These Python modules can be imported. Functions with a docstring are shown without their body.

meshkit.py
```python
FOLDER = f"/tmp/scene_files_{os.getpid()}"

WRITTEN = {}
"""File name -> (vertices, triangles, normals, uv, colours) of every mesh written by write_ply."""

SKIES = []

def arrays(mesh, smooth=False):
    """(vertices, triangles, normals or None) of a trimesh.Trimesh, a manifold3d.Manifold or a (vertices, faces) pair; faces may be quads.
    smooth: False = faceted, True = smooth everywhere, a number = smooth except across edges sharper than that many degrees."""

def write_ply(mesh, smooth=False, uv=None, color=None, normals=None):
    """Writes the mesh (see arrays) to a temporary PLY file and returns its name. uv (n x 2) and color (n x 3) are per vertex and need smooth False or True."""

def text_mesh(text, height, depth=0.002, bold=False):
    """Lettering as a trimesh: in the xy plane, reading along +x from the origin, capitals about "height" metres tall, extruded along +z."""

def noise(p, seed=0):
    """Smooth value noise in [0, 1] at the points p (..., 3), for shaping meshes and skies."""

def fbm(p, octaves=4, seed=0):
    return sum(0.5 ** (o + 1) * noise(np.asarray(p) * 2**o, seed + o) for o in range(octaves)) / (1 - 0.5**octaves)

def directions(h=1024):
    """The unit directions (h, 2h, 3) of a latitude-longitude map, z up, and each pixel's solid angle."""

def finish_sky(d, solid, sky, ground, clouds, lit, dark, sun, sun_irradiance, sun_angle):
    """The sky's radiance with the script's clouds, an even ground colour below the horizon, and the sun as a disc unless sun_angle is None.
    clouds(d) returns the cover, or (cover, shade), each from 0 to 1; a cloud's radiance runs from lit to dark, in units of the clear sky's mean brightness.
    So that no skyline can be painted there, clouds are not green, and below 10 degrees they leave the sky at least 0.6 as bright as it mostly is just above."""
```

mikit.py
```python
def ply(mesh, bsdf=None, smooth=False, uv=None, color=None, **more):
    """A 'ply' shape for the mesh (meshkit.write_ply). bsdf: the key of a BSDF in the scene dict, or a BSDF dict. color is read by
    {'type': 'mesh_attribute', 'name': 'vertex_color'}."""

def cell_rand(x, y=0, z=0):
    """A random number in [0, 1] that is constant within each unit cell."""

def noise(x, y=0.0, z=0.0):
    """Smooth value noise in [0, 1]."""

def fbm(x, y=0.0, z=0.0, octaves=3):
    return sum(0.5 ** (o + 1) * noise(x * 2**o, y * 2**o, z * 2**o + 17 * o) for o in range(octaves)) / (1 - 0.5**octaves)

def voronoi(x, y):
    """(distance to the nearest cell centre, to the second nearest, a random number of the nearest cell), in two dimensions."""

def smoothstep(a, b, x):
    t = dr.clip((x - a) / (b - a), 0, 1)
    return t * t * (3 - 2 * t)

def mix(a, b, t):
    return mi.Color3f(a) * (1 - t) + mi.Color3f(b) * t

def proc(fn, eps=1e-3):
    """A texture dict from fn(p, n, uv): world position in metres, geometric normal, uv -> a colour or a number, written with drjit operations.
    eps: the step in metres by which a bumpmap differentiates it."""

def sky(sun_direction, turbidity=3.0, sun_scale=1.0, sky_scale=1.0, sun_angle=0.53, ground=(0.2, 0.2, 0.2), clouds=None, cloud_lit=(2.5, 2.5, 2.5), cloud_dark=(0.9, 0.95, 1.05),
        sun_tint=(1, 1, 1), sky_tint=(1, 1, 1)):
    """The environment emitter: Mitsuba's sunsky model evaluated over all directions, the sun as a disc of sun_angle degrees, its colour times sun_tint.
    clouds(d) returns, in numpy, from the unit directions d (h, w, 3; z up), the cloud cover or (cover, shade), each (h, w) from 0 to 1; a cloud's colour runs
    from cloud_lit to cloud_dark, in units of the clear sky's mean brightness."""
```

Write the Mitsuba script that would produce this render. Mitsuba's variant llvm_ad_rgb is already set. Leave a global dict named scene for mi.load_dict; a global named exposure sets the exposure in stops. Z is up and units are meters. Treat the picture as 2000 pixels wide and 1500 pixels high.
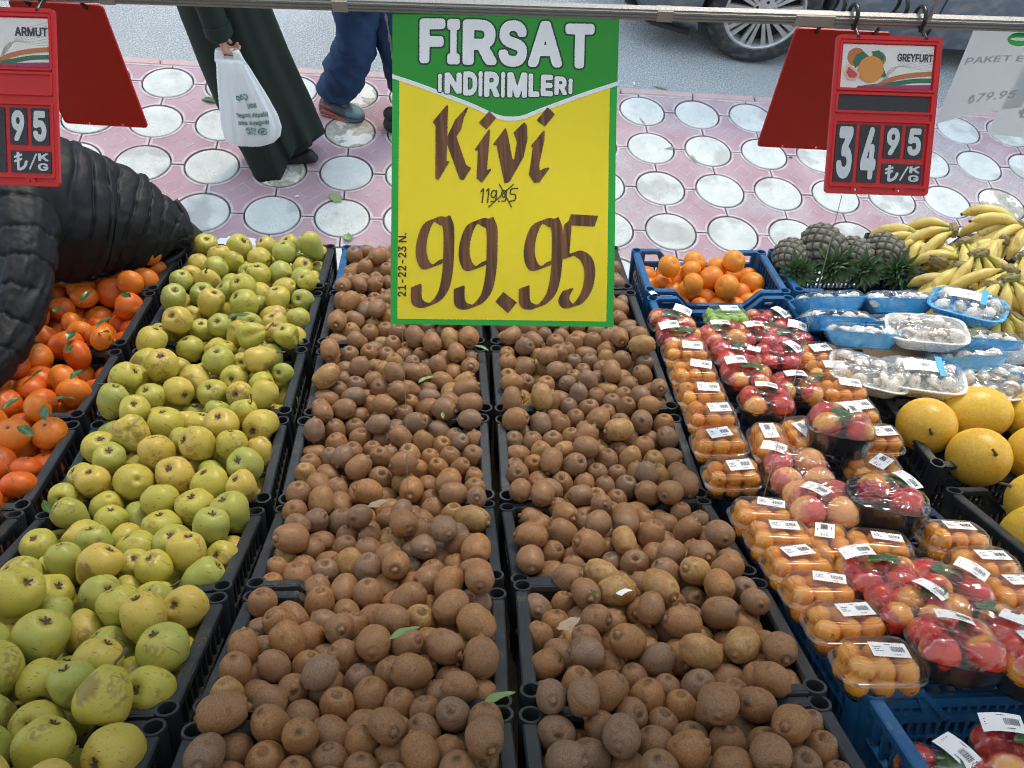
import math, random
import numpy as np, trimesh, mitsuba as mi, drjit as dr
import manifold3d as m3
import shapely, shapely.affinity as aff
from shapely.geometry import Polygon, LineString, Point, box as sbox
from shapely.ops import unary_union
from scipy.spatial import cKDTree, ConvexHull
import mikit, meshkit
from mikit import proc, noise, fbm, voronoi, cell_rand, smoothstep, mix

T = mi.ScalarTransform4f
scene, labels = {}, {}

# ------------------------------------------------------------------ camera, light, exposure
CAM = np.array([0.0, 0.0, 2.53])
CAM_RIGHT = np.array([0.9981348, 0.04923227, 0.03609859])
CAM_UP = np.array([-0.06104854, 0.80494042, 0.59020674])
CAM_FWD = np.array([0.0, 0.59130965, -0.8064446])
scene['camera'] = {'type': 'perspective', 'fov': 64.01, 'fov_axis': 'x', 'near_clip': 0.05, 'far_clip': 400.0,
                   'to_world': T().look_at(origin=CAM.tolist(), target=(CAM + CAM_FWD).tolist(), up=CAM_UP.tolist())}
scene['daylight'] = mikit.sky((0.25, 0.75, 0.75), turbidity=3, sun_scale=0.2, sun_angle=14, clouds=lambda d: 1.0,
                              cloud_lit=(2.06, 2.5, 2.92), cloud_dark=(0.9, 0.95, 1.05))
exposure = 3.1

# ------------------------------------------------------------------ frames of the place
# the display stand: x along the rows, s away from the shop (two tiers that meet at s = 0), h out of the crates
EX = np.array([0.99543025, 0.09478885, -0.01156216])
DA = np.array([-0.09367807, 0.94585854, -0.31076686])
DB = np.array([-0.08550318, 0.83084008, -0.54990361])
NA, NB = np.cross(EX, DA), np.cross(EX, DB)
O = np.array([-0.01305519, 0.71473786, 1.1885929])


def SF(x, s, h=0.0, rz=0.0, rx=0.0, ry=0.0, scale=1.0):
    """4x4 frame standing on the stand at (x, s, h): turned rz about the stand's normal, then tipped rx, ry (degrees)."""
    d, n = (DA, NA) if s >= 0 else (DB, NB)
    m = np.eye(4)
    m[:3, :3] = np.stack([EX, d, n], 1)
    m[:3, 3] = O + EX * x + d * s + n * h
    a, b, c = np.radians([rz, rx, ry])
    rzm = np.array([[math.cos(a), -math.sin(a), 0], [math.sin(a), math.cos(a), 0], [0, 0, 1]])
    rxm = np.array([[1, 0, 0], [0, math.cos(b), -math.sin(b)], [0, math.sin(b), math.cos(b)]])
    rym = np.array([[math.cos(c), 0, math.sin(c)], [0, 1, 0], [-math.sin(c), 0, math.cos(c)]])
    m[:3, :3] = m[:3, :3] @ rzm @ rxm @ rym * scale
    return m


# the street: a pavement that slopes a little sideways; x along the kerb, y towards the road
STREET = np.array([[0.9917332641, -0.1052854944, 0.0733491478, 0.0979874098],
                   [0.1058444997, 0.9943755647, -0.0037653913, 2.791439255],
                   [-0.0725401591, 0.0114978677, 0.9972992151, -0.0484952761], [0, 0, 0, 1]])


def street(x, y, z=0.0):
    return (STREET @ np.array([x, y, z, 1.0]))[:3]


def frame(o, x, y, z):
    m = np.eye(4)
    m[:3, 0], m[:3, 1], m[:3, 2], m[:3, 3] = x, y, z, o
    return m


def rot(v):
    """Rotation matrix from a rotation vector."""
    a = np.linalg.norm(v)
    if a < 1e-9:
        return np.eye(3)
    k = np.asarray(v) / a
    K = np.array([[0, -k[2], k[1]], [k[2], 0, -k[0]], [-k[1], k[0], 0]])
    return np.eye(3) + math.sin(a) * K + (1 - math.cos(a)) * K @ K


# ------------------------------------------------------------------ helpers
_count = {}


def key_for(name):
    n = _count.get(name, -1) + 1
    _count[name] = n
    return name if n == 0 else f'{name}_{n:03d}'


def tag(key, label=None, category=None, group=None, kind=None):
    d = labels.setdefault(key, {})
    for k, v in (('label', label), ('category', category), ('group', group), ('kind', kind)):
        if v is not None:
            d[k] = v
    return key


def add(key, mesh, bsdf, m=None, smooth=False, **more):
    s = mikit.ply(mesh, bsdf, smooth=smooth, **more)
    if m is not None:
        s['to_world'] = T(np.asarray(m, float).tolist())
    scene[key] = s
    return key


def piece(parent, name, mesh, bsdf, m=None, smooth=False, **more):
    return add(key_for(parent + '__' + name), mesh, bsdf, m, smooth, **more)


_groups = {}


def group(name, children):
    """children: {part name: ply dict}"""
    scene['group_' + name] = {'type': 'shapegroup', **children}
    _groups[name] = list(children)


def inst(key, gname, m):
    scene[key] = {'type': 'instance', 'shapegroup': {'type': 'ref', 'id': 'group_' + gname}, 'to_world': T(np.asarray(m, float).tolist())}
    return key


def cat(ms):
    return trimesh.util.concatenate(ms)


def bx(x0, x1, y0, y1, z0, z1):
    return trimesh.creation.box(bounds=[[min(x0, x1), min(y0, y1), min(z0, z1)], [max(x0, x1), max(y0, y1), max(z0, z1)]])


def bevel_box(sx, sy, sz, r):
    """Box centred on the origin with chamfered edges."""
    h = np.array([sx, sy, sz]) / 2
    pts = []
    for a in (-1, 1):
        for b in (-1, 1):
            for c in (-1, 1):
                for k in range(3):
                    o = h - r
                    o[k] = h[k]
                    pts.append(o * [a, b, c])
    return trimesh.convex.convex_hull(np.array(pts))


def bar(p0, p1, w, t, up=(0, 0, 1)):
    """A straight bar of width w (across) and thickness t from p0 to p1."""
    p0, p1 = np.array(p0, float), np.array(p1, float)
    z = p1 - p0
    L = np.linalg.norm(z)
    z = z / L
    x = np.cross(up, z)
    if np.linalg.norm(x) < 1e-6:
        x = np.cross([1, 0, 0], z)
    x /= np.linalg.norm(x)
    y = np.cross(z, x)
    b = trimesh.creation.box(extents=[w, t, L])
    b.apply_transform(frame((p0 + p1) / 2, x, y, z))
    return b


def tube(path, radius, n=8, cap=True):
    p = np.asarray(path, float)
    rad = np.broadcast_to(radius, (len(p),))
    t = np.gradient(p, axis=0)
    t /= np.linalg.norm(t, axis=1, keepdims=True) + 1e-12
    a = np.cross(t[0], [0.3, 0.2, 0.93])
    a /= np.linalg.norm(a)
    V = []
    for i in range(len(p)):
        a = a - t[i] * (a @ t[i])
        a /= np.linalg.norm(a)
        b = np.cross(t[i], a)
        ang = np.arange(n) * 2 * np.pi / n
        V.append(p[i] + rad[i] * (np.cos(ang)[:, None] * a + np.sin(ang)[:, None] * b))
    V = np.vstack(V)
    F = []
    for i in range(len(p) - 1):
        for j in range(n):
            k = (j + 1) % n
            F += [[i * n + j, i * n + k, (i + 1) * n + k], [i * n + j, (i + 1) * n + k, (i + 1) * n + j]]
    if cap:
        V = np.vstack([V, p[0], p[-1]])
        c0, c1 = len(V) - 2, len(V) - 1
        m = (len(p) - 1) * n
        for j in range(n):
            k = (j + 1) % n
            F += [[c0, k, j], [c1, m + j, m + k]]
    return trimesh.Trimesh(V, F, process=False)


def loft(rings, close0=True, close1=True):
    """rings: list of (n,3) closed loops with the same n."""
    n = len(rings[0])
    V = np.vstack(rings)
    F = []
    for i in range(len(rings) - 1):
        for j in range(n):
            k = (j + 1) % n
            F += [[i * n + j, i * n + k, (i + 1) * n + k], [i * n + j, (i + 1) * n + k, (i + 1) * n + j]]
    if close0:
        V = np.vstack([V, rings[0].mean(0)])
        F += [[len(V) - 1, (j + 1) % n, j] for j in range(n)]
    if close1:
        V = np.vstack([V, rings[-1].mean(0)])
        m = (len(rings) - 1) * n
        F += [[len(V) - 1, m + j, m + (j + 1) % n] for j in range(n)]
    return trimesh.Trimesh(V, F, process=False)


def sphere_mesh(nr, ns, pole=0.0):
    """Unit sphere, z axis through the poles, rings closer together near the poles. Returns vertices, faces, polar angle, azimuth."""
    u = np.linspace(0, 1, nr + 2)[1:-1]
    t = np.pi * (u - pole * np.sin(2 * np.pi * u) / (2 * np.pi) * -1) if pole == 0 else np.pi * (u + pole * np.sin(2 * np.pi * u) / (2 * np.pi) * -1)
    t = np.pi * (u - pole * np.sin(2 * np.pi * u) / (2 * np.pi)) if pole else t
    ph = np.arange(ns) * 2 * np.pi / ns
    tt, pp = np.meshgrid(t, ph, indexing='ij')
    tt, pp = np.r_[0, tt.ravel(), np.pi], np.r_[0, pp.ravel(), 0]
    v = np.stack([np.sin(tt) * np.cos(pp), np.sin(tt) * np.sin(pp), np.cos(tt)], 1)
    F = [[0, 1 + j, 1 + (j + 1) % ns] for j in range(ns)]
    for i in range(nr - 1):
        for j in range(ns):
            k = (j + 1) % ns
            a, b, c, d = 1 + i * ns + j, 1 + i * ns + k, 1 + (i + 1) * ns + j, 1 + (i + 1) * ns + k
            F += [[a, c, d], [a, d, b]]
    m = 1 + (nr - 1) * ns
    e = len(v) - 1
    F += [[e, m + (j + 1) % ns, m + j] for j in range(ns)]
    return v, np.array(F), tt, pp


def poly_plate(poly, z0, z1):
    """A shapely polygon as a plate between two heights."""
    ms = []
    for g in getattr(poly, 'geoms', [poly]):
        if g.is_empty or g.area < 1e-9 or g.geom_type != 'Polygon':
            continue
        m = trimesh.creation.extrude_polygon(g, z1 - z0, engine='earcut')
        m.apply_translation([0, 0, z0])
        ms.append(m)
    return cat(ms)


def rgb(*c):
    return {'type': 'rgb', 'value': list(c)}


def plastic(name, color, rough=0.35, **more):
    scene[name] = {'type': 'twosided', 'bsdf': {'type': 'principled', 'base_color': color if isinstance(color, dict) else rgb(*color), 'roughness': rough, 'specular': 0.5, **more}}


def clean(p, eps=1e-5):
    return p.buffer(0)
# ------------------------------------------------------------------ materials of the setting


def f_asphalt(p, n, uv):
    big = fbm(p.x * 1.3, p.y * 1.3, 0, 3)
    d1, d2, r = voronoi(p.x * 120, p.y * 120)
    stone = mix((0.30, 0.325, 0.34), (0.45, 0.48, 0.50), r)
    stone = mix(stone, (0.52, 0.52, 0.5), smoothstep(0.93, 0.97, r))
    c = mix(stone, (0.24, 0.245, 0.25), smoothstep(0.30, 0.55, d1))
    return c * (0.8 + 0.45 * big)


def f_pink(p, n, uv):
    g = fbm(p.x * 9, p.y * 9, 3, 3)
    s = noise(p.x * 420, p.y * 420, 0)
    worn = smoothstep(0.35, 0.75, uv.y * 0.75 + 0.5 * (g - 0.35))
    pink = mix((0.32, 0.195, 0.225), (0.43, 0.305, 0.345), g)
    grey = mix((0.27, 0.245, 0.26), (0.45, 0.41, 0.425), noise(p.x * 260, p.y * 260, 2))
    c = mix(pink, grey, worn * 0.85)
    c = mix(c, (0.50, 0.44, 0.46), dr.select(uv.x > 1.5, 0.30 + 0.55 * smoothstep(0.3, 0.6, fbm(p.x * 30, p.y * 30, 7, 3)), 0.0))
    c = mix(c, (0.17, 0.13, 0.13), smoothstep(0.80, 0.95, s) * (0.25 + 0.5 * worn))
    return c


def f_disc(p, n, uv):
    g = fbm(p.x * 14, p.y * 14, 5, 3)
    s = noise(p.x * 330, p.y * 330, 1)
    fine = noise(p.x * 900, p.y * 900, 4)
    white = mix((0.46, 0.475, 0.46), (0.60, 0.615, 0.60), g)
    white = mix(white, (0.2, 0.19, 0.17), smoothstep(0.80, 0.92, s) * smoothstep(0.18, 0.55, uv.y + 0.3 * (g - 0.3)) * 0.85)
    white = mix(white, (0.30, 0.29, 0.27), smoothstep(0.55, 0.72, fbm(p.x * 7 + 3, p.y * 7, 9, 4)) * 0.55)
    rough = mix((0.24, 0.22, 0.18), (0.50, 0.47, 0.42), fbm(p.x * 60, p.y * 60, 2, 3))
    rough = mix(rough, (0.62, 0.6, 0.56), smoothstep(0.52, 0.6, fbm(p.x * 22, p.y * 22, 8, 3)))
    return mix(white, rough, smoothstep(0.75, 0.85, uv.y)) * (0.92 + 0.14 * fine)


def f_mortar(p, n, uv):
    return mix((0.07, 0.07, 0.072), (0.15, 0.147, 0.145), fbm(p.x * 40, p.y * 40, 1, 3))


def f_kerb(p, n, uv):
    g = fbm(p.x * 12, p.y * 12, 1, 3)
    return mix(mix((0.42, 0.27, 0.27), (0.52, 0.38, 0.37), g), (0.34, 0.3, 0.29), smoothstep(0.55, 0.8, noise(p.x * 160, p.y * 160, 0)) * 0.5)


def diffuse(name, fn, rough=0.85):
    scene[name] = {'type': 'twosided', 'bsdf': {'type': 'principled', 'base_color': proc(fn) if callable(fn) else rgb(*fn), 'roughness': rough, 'specular': 0.3}}


diffuse('m_asphalt', f_asphalt, 0.8)
diffuse('m_pink', f_pink)
diffuse('m_disc', f_disc)
diffuse('m_mortar', f_mortar)
diffuse('m_kerb', f_kerb)
diffuse('m_plaster', (0.62, 0.60, 0.56))
diffuse('m_floor', (0.30, 0.29, 0.27))

rs = np.random.RandomState(4)
TS = 0.30
KERB_Y, ROAD_Z = 1.045, -0.06

# road, pavement bed and kerb
road = cat([bx(-60, 60, KERB_Y - 0.1, 80, ROAD_Z - 0.5, ROAD_Z)])
add('road', road, 'm_asphalt', STREET)
tag('road', 'pale grey asphalt road surface beyond the pink kerb', kind='structure')
bed = bx(-60, 60, -30, KERB_Y + 0.002, -0.4, -0.014)
add('pavement', bed, 'm_mortar', STREET)
tag('pavement', 'pavement of pink tiles and round white discs in front of the shop', kind='structure')
tag('kerb', 'narrow pink kerb between the tiled pavement and the road', kind='structure')
x = -3.6
while x < 4.2:
    L = 0.40 + rs.uniform(-0.06, 0.06)
    st = bevel_box(L - 0.008, 0.052, 0.16, 0.006)
    st.apply_translation([x + L / 2, KERB_Y + 0.031 + rs.uniform(-0.002, 0.002), -0.082 + rs.uniform(-0.004, 0.004)])
    piece('kerb', 'stone', st, 'm_kerb', STREET)
    x += L

# tiles: a 30 cm square with its corners cut by the round discs
R_CUT, R_DISC = 0.1240, 0.1150


def tile_poly(top=None):
    p = sbox(-TS / 2 + 0.0038, -TS / 2 + 0.0038, TS / 2 - 0.0038, (TS / 2 if top is None else top) - 0.0038)
    for a in (-1, 1):
        for b in (-1, 1):
            p = p.difference(Point(a * TS / 2, b * TS / 2).buffer(R_CUT, 8))
    return p


def tile_mesh(top=None):
    p = tile_poly(top)
    inner = p.buffer(-0.011)
    ms = [poly_plate(p, -0.03, -0.0022)]
    edge = [poly_plate(p.difference(inner), -0.0022, 0.0)]
    if top is None:
        dia = Polygon([(0.05, 0), (0, 0.05), (-0.05, 0), (0, -0.05)])
        edge.append(poly_plate(dia.difference(dia.buffer(-0.003)), -0.0022, -0.0008))
    a, b = cat(ms), cat(edge)
    m = cat([a, b])
    m.metadata['edge'] = np.r_[np.zeros(len(a.vertices)), np.ones(len(b.vertices))]
    return m


full_tile, cut_tile = tile_mesh(), tile_mesh(KERB_Y - 1.05)
disc_variants = []
for v in range(5):
    ns, radii = 96, [0.0, 0.012, 0.03, 0.045, 0.06, 0.075, 0.09, 0.1025, R_DISC - 0.003, R_DISC]
    V, F = [], []
    for i, r in enumerate(radii):
        a = np.arange(ns) * 2 * np.pi / ns
        z = np.zeros(ns)
        if 2 < i < 8:
            z = 0.0016 * (np.arange(ns) % 2) * (1.0 if v < 3 else 0.3)
        if i in (1, 2):
            z = np.full(ns, 0.0006) * (np.cos(8 * a) > 0)
        q = np.stack([r * np.cos(a), r * np.sin(a), z], 1)
        if v == 4:
            q[:, 2] = -0.006 + 0.012 * meshkit.fbm(q * 45 + 7, 4) * (r < 0.11)
        elif v == 3:
            q[:, 2] += 0.0035 * meshkit.fbm(q * 60 + 3, 3) - 0.002
        if i == len(radii) - 1:
            q[:, 2] = -0.003
        V.append(q)
    low = V[-1].copy()
    low[:, 2] = -0.03
    V.append(low)
    for i in range(len(V) - 1):
        for j in range(ns):
            k = (j + 1) % ns
            F += [[i * ns + j, (i + 1) * ns + j, (i + 1) * ns + k], [i * ns + j, (i + 1) * ns + k, i * ns + k]]
    disc_variants.append(trimesh.Trimesh(np.vstack(V), F, process=False))


def lay(parent, name, mesh, bsdf, m, u, v, smooth=False):
    uv = np.tile([u, v], (len(mesh.vertices), 1))
    return piece(parent, name, mesh, bsdf, m, smooth, uv=uv)


def shift(x, y, z=0.0, rz=0.0, tx=0.0, ty=0.0):
    m = np.eye(4)
    m[:3, :3] = rot([0, 0, rz]) @ rot([tx, ty, 0])
    m[:3, 3] = [x, y, z]
    return m


tile_cache = {}


def laid_tile(mesh, kind, u, v, bsdf):
    """ply dict of a tile with its wear value, shared between alike pieces"""
    k = (kind, round(u, 1), round(v, 1))
    if k not in tile_cache:
        tile_cache[k] = mikit.ply(mesh, bsdf, smooth=(20 if False else False), uv=np.stack([k[1] + 2.0 * mesh.metadata.get('edge', np.zeros(len(mesh.vertices))), np.full(len(mesh.vertices), k[2])], 1))
    return tile_cache[k]


rough_discs = {(-6 + 2, 2): 0, (2 - 4, 2): 1}
# street positions of the discs that the photograph shows worn away: (column, row) in tile units
worn_at = {(-4, 1): (4, 0.95), (-3, 2): (3, 0.9), (-3, 3): (4, 0.95), (3, 3): (3, 0.62), (4, 3): (3, 0.62), (8, 1): (4, 0.9), (-3, 0): (1, 0.55)}
for j in range(-3, 4):
    for i in range(-10, 13):
        wear = float(np.clip(0.18 + 0.055 * (i + 3) + rs.normal(0, 0.16), 0, 1))
        k = key_for('pavement__tile')
        m = STREET @ shift((i + 0.5) * TS, (j + 0.5) * TS, rs.uniform(-0.0015, 0.0015), 0, rs.normal(0, 0.003), rs.normal(0, 0.003))
        scene[k] = {**laid_tile(full_tile if j < 3 else cut_tile, 'full' if j < 3 else 'cut', rs.randint(0, 4) / 10, wear, 'm_pink'), 'to_world': T(m.tolist())}
        var, w = worn_at.get((i, j), (int(rs.randint(0, 3)), float(np.clip(rs.normal(0.2, 0.16), 0, 0.6))))
        k = key_for('pavement__disc')
        m = STREET @ shift(i * TS, j * TS, rs.uniform(-0.001, 0.002), rs.uniform(0, 6.28), rs.normal(0, 0.004), rs.normal(0, 0.004))
        scene[k] = {**laid_tile(disc_variants[var], f'disc{var}', 0.0, w, 'm_disc'), 'to_world': T(m.tolist())}

# the shop behind the camera: raised floor, wall and the awning that shades the stand
floor = bx(-6, 6, -3.0, 0.12, -0.3, 0.88)
add('shop_floor', floor, 'm_floor')
tag('shop_floor', 'raised shop floor behind the stand', kind='structure')
wall = bx(-6, 6, -3.2, -3.0, -0.3, 4.2)
add('shop_wall', wall, 'm_plaster')
tag('shop_wall', 'pale shop wall behind the photographer', kind='structure')
scene['m_canvas'] = {'type': 'principledthin', 'base_color': rgb(0.58, 0.565, 0.535), 'roughness': 0.7, 'diff_trans': 1.0, 'spec_trans': 0.0}
aw = trimesh.Trimesh([[-6, -3.0, 3.15], [6, -3.0, 3.15], [6, 1.75, 2.75], [-6, 1.75, 2.75]], [[0, 1, 2], [0, 2, 3]], process=False)
add('awning', aw, 'm_canvas')
tag('awning', 'pale canvas awning over the fruit stand', 'awning')

# the row of houses across the road, which the shiny wrappings mirror
diffuse('m_house', (0.36, 0.34, 0.31))
diffuse('m_house_dark', (0.09, 0.085, 0.085))
for hx0, hx1, hh, mat, words in ((-26, -7.5, 8.2, 'm_house', 'pale house front across the road at the left'), (-7.3, 6.5, 6.6, 'm_house_dark', 'dark house front across the road in the middle'), (6.7, 27, 8.8, 'm_house', 'pale house front across the road at the right')):
    k = key_for('house')
    piece(k, 'wall', bx(hx0, hx1, 12.0, 19, -1.2, hh), mat)
    piece(k, 'roof', bx(hx0 - 0.15, hx1 + 0.15, 11.6, 19.2, hh, hh + 0.25), 'm_house_dark')
    for fl in range(2):
        xx = hx0 + 1.6
        while xx < hx1 - 2.4:
            piece(k, 'window', bx(xx, xx + 1.2, 11.94, 12.0, 1.2 + 3 * fl, 2.8 + 3 * fl), 'm_house_dark' if mat == 'm_house' else 'm_house')
            xx += 2.9
    tag(k, words, 'house')
# ------------------------------------------------------------------ display stand and crates


def f_crate(p, n, uv):
    g = fbm(p.x * 30, p.y * 30, p.z * 30, 3)
    s = noise(p.x * 500, p.y * 500, p.z * 500)
    c = mix((0.016, 0.021, 0.028), (0.032, 0.039, 0.048), g)
    return mix(c, (0.15, 0.10, 0.065), smoothstep(0.60, 0.72, g) * smoothstep(0.5, 0.8, s) * 0.5)


def f_blue(p, n, uv):
    g = fbm(p.x * 25, p.y * 25, p.z * 25, 3)
    c = mix((0.012, 0.075, 0.20), (0.02, 0.12, 0.29), g)
    return mix(c, (0.10, 0.17, 0.24), smoothstep(0.6, 0.75, fbm(p.x * 90, p.y * 90, p.z * 90, 2)) * 0.35)


plastic('m_crate_black', proc(f_crate), 0.38)
plastic('m_crate_blue', proc(f_blue), 0.36)
plastic('m_crate_navy', (0.015, 0.032, 0.07), 0.38)
diffuse('m_wood', (0.16, 0.11, 0.07))

CW, CD, CH = 0.394, 0.258, 0.135     # crate width, depth, height


def post_mesh():
    """hollow corner post with a round socket"""
    a = np.arange(20) * 2 * np.pi / 20
    ring = lambda r, z: np.stack([r * np.cos(a), r * np.sin(a), np.full(20, z)], 1)  # noqa: E731
    return loft([ring(0.0135, -CH), ring(0.0155, -0.004), ring(0.0148, 0.0005), ring(0.0112, 0.0005), ring(0.0105, -0.002), ring(0.0105, -0.035)], False, True)


def crate_parts(low=-0.042, floor_z=-CH + 0.004):
    hx, hy = CW / 2 - 0.015, CD / 2 - 0.015
    post = post_mesh()
    posts = []
    for a in (-1, 1):
        for b in (-1, 1):
            p = post.copy()
            p.apply_translation([a * hx, b * hy, 0])
            posts.append(p)
    ends = []
    for a in (-1, 1):
        xs = a * (hx + 0.002)
        ms = [bevel_prism(xs - 0.0095, xs + 0.0095, -hy + 0.012, hy - 0.012, -0.012, -0.001)]
        ms.append(bx(xs - 0.003 * a, xs + 0.006 * a, -hy + 0.012, hy - 0.012, -0.020, -0.0115))
        for z in (-0.062, -0.1):
            ms.append(bx(xs - 0.005, xs + 0.005, -hy + 0.01, hy - 0.01, z - 0.004, z))
        ms.append(bx(xs - 0.006, xs + 0.006, -hy + 0.01, hy - 0.01, -CH, -CH + 0.014))
        n = 9
        for i in range(n):
            y = -hy + 0.025 + (2 * hy - 0.05) * i / (n - 1)
            ms.append(bx(xs - 0.0035, xs + 0.0035, y - 0.003, y + 0.003, -CH + 0.013, -0.0195))
        ends.append(cat(ms))
    sides = []
    for b in (-1, 1):
        ys = b * (hy + 0.004)
        ms = []
        reach, drop = 0.066, 0.105
        for a in (-1, 1):
            x0, x1, x2 = a * (hx - 0.012), a * (hx - reach), a * (hx - drop)
            top = Polygon([(x0, 0), (x1, 0), (x2, low), (x2, low - 0.012), (a * (hx - reach - 0.004) + 0 * a, low - 0.012), (x0, low - 0.012)])
            win = Polygon([(a * (hx - 0.026), -0.013), (a * (hx - reach + 0.006), -0.013), (a * (hx - reach - 0.006), low + 0.004), (a * (hx - 0.026), low + 0.004)])
            g = poly_plate(top.buffer(0).difference(win.buffer(0)), -0.0045, 0.0045)
            g.apply_transform(np.array([[1, 0, 0, 0], [0, 0, -1, ys], [0, 1, 0, 0], [0, 0, 0, 1.0]]))
            ms.append(g)
            lip = bx(min(x0, x1), max(x0, x1), ys - 0.0085, ys + 0.0085, -0.008, -0.0006)
            ms.append(lip)
            sl = bar([x1, ys, -0.0045], [x2, ys, low - 0.0045], 0.0165, 0.0072)
            ms.append(sl)
        ms.append(bx(-(hx - drop) + 0.001, hx - drop - 0.001, ys - 0.0085, ys + 0.0085, low - 0.009, low - 0.0005))
        for z in (low - 0.035, low - 0.06):
            ms.append(bx(-hx + 0.01, hx - 0.01, ys - 0.0035, ys + 0.0035, z - 0.004, z))
        ms.append(bx(-hx + 0.01, hx - 0.01, ys - 0.006, ys + 0.006, -CH, -CH + 0.014))
        n = 26
        for i in range(n):
            xx = -hx + 0.02 + (2 * hx - 0.04) * i / (n - 1)
            ms.append(bx(xx - 0.0022, xx + 0.0022, ys - 0.003, ys + 0.003, -CH + 0.013, low - 0.0085))
        sides.append(cat(ms))
    fl = []
    for i in range(19):
        xx = -hx + 2 * hx * i / 18
        fl.append(bx(xx - 0.0035, xx + 0.0035, -hy, hy, floor_z - 0.004, floor_z))
    for i in range(13):
        yy = -hy + 2 * hy * i / 12
        fl.append(bx(-hx, hx, yy - 0.0035, yy + 0.0035, floor_z - 0.0045, floor_z - 0.0006))
    return {'end_panel': ends[0], 'end_panel_001': ends[1], 'side_panel': sides[0], 'side_panel_001': sides[1],
            'corner_post': posts[0], 'corner_post_001': posts[1], 'corner_post_002': posts[2], 'corner_post_003': posts[3], 'floor': cat(fl)}


def bevel_prism(x0, x1, y0, y1, z0, z1):
    b = bevel_box(abs(x1 - x0), abs(y1 - y0), abs(z1 - z0), 0.0022)
    b.apply_translation([(x0 + x1) / 2, (y0 + y1) / 2, (z0 + z1) / 2])
    return b


for nm, mat, fz in (('crate_black', 'm_crate_black', -CH + 0.004), ('crate_blue', 'm_crate_blue', -CH + 0.004), ('crate_navy', 'm_crate_navy', -CH + 0.004), ('crate_flat', 'm_crate_navy', -0.062), ('crate_flat_blue', 'm_crate_blue', -0.062)):
    group(nm, {k: mikit.ply(m, mat, smooth=30 if 'post' in k else False) for k, m in crate_parts(floor_z=fz).items()})

ROW = 0.2652


def row_s(r):
    """s of the middle of row r (0 at the street end)"""
    return (3 - r) * ROW + ROW / 2 if r <= 3 else (3 - r) * 0.2613 + 0.2613 / 2


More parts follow.
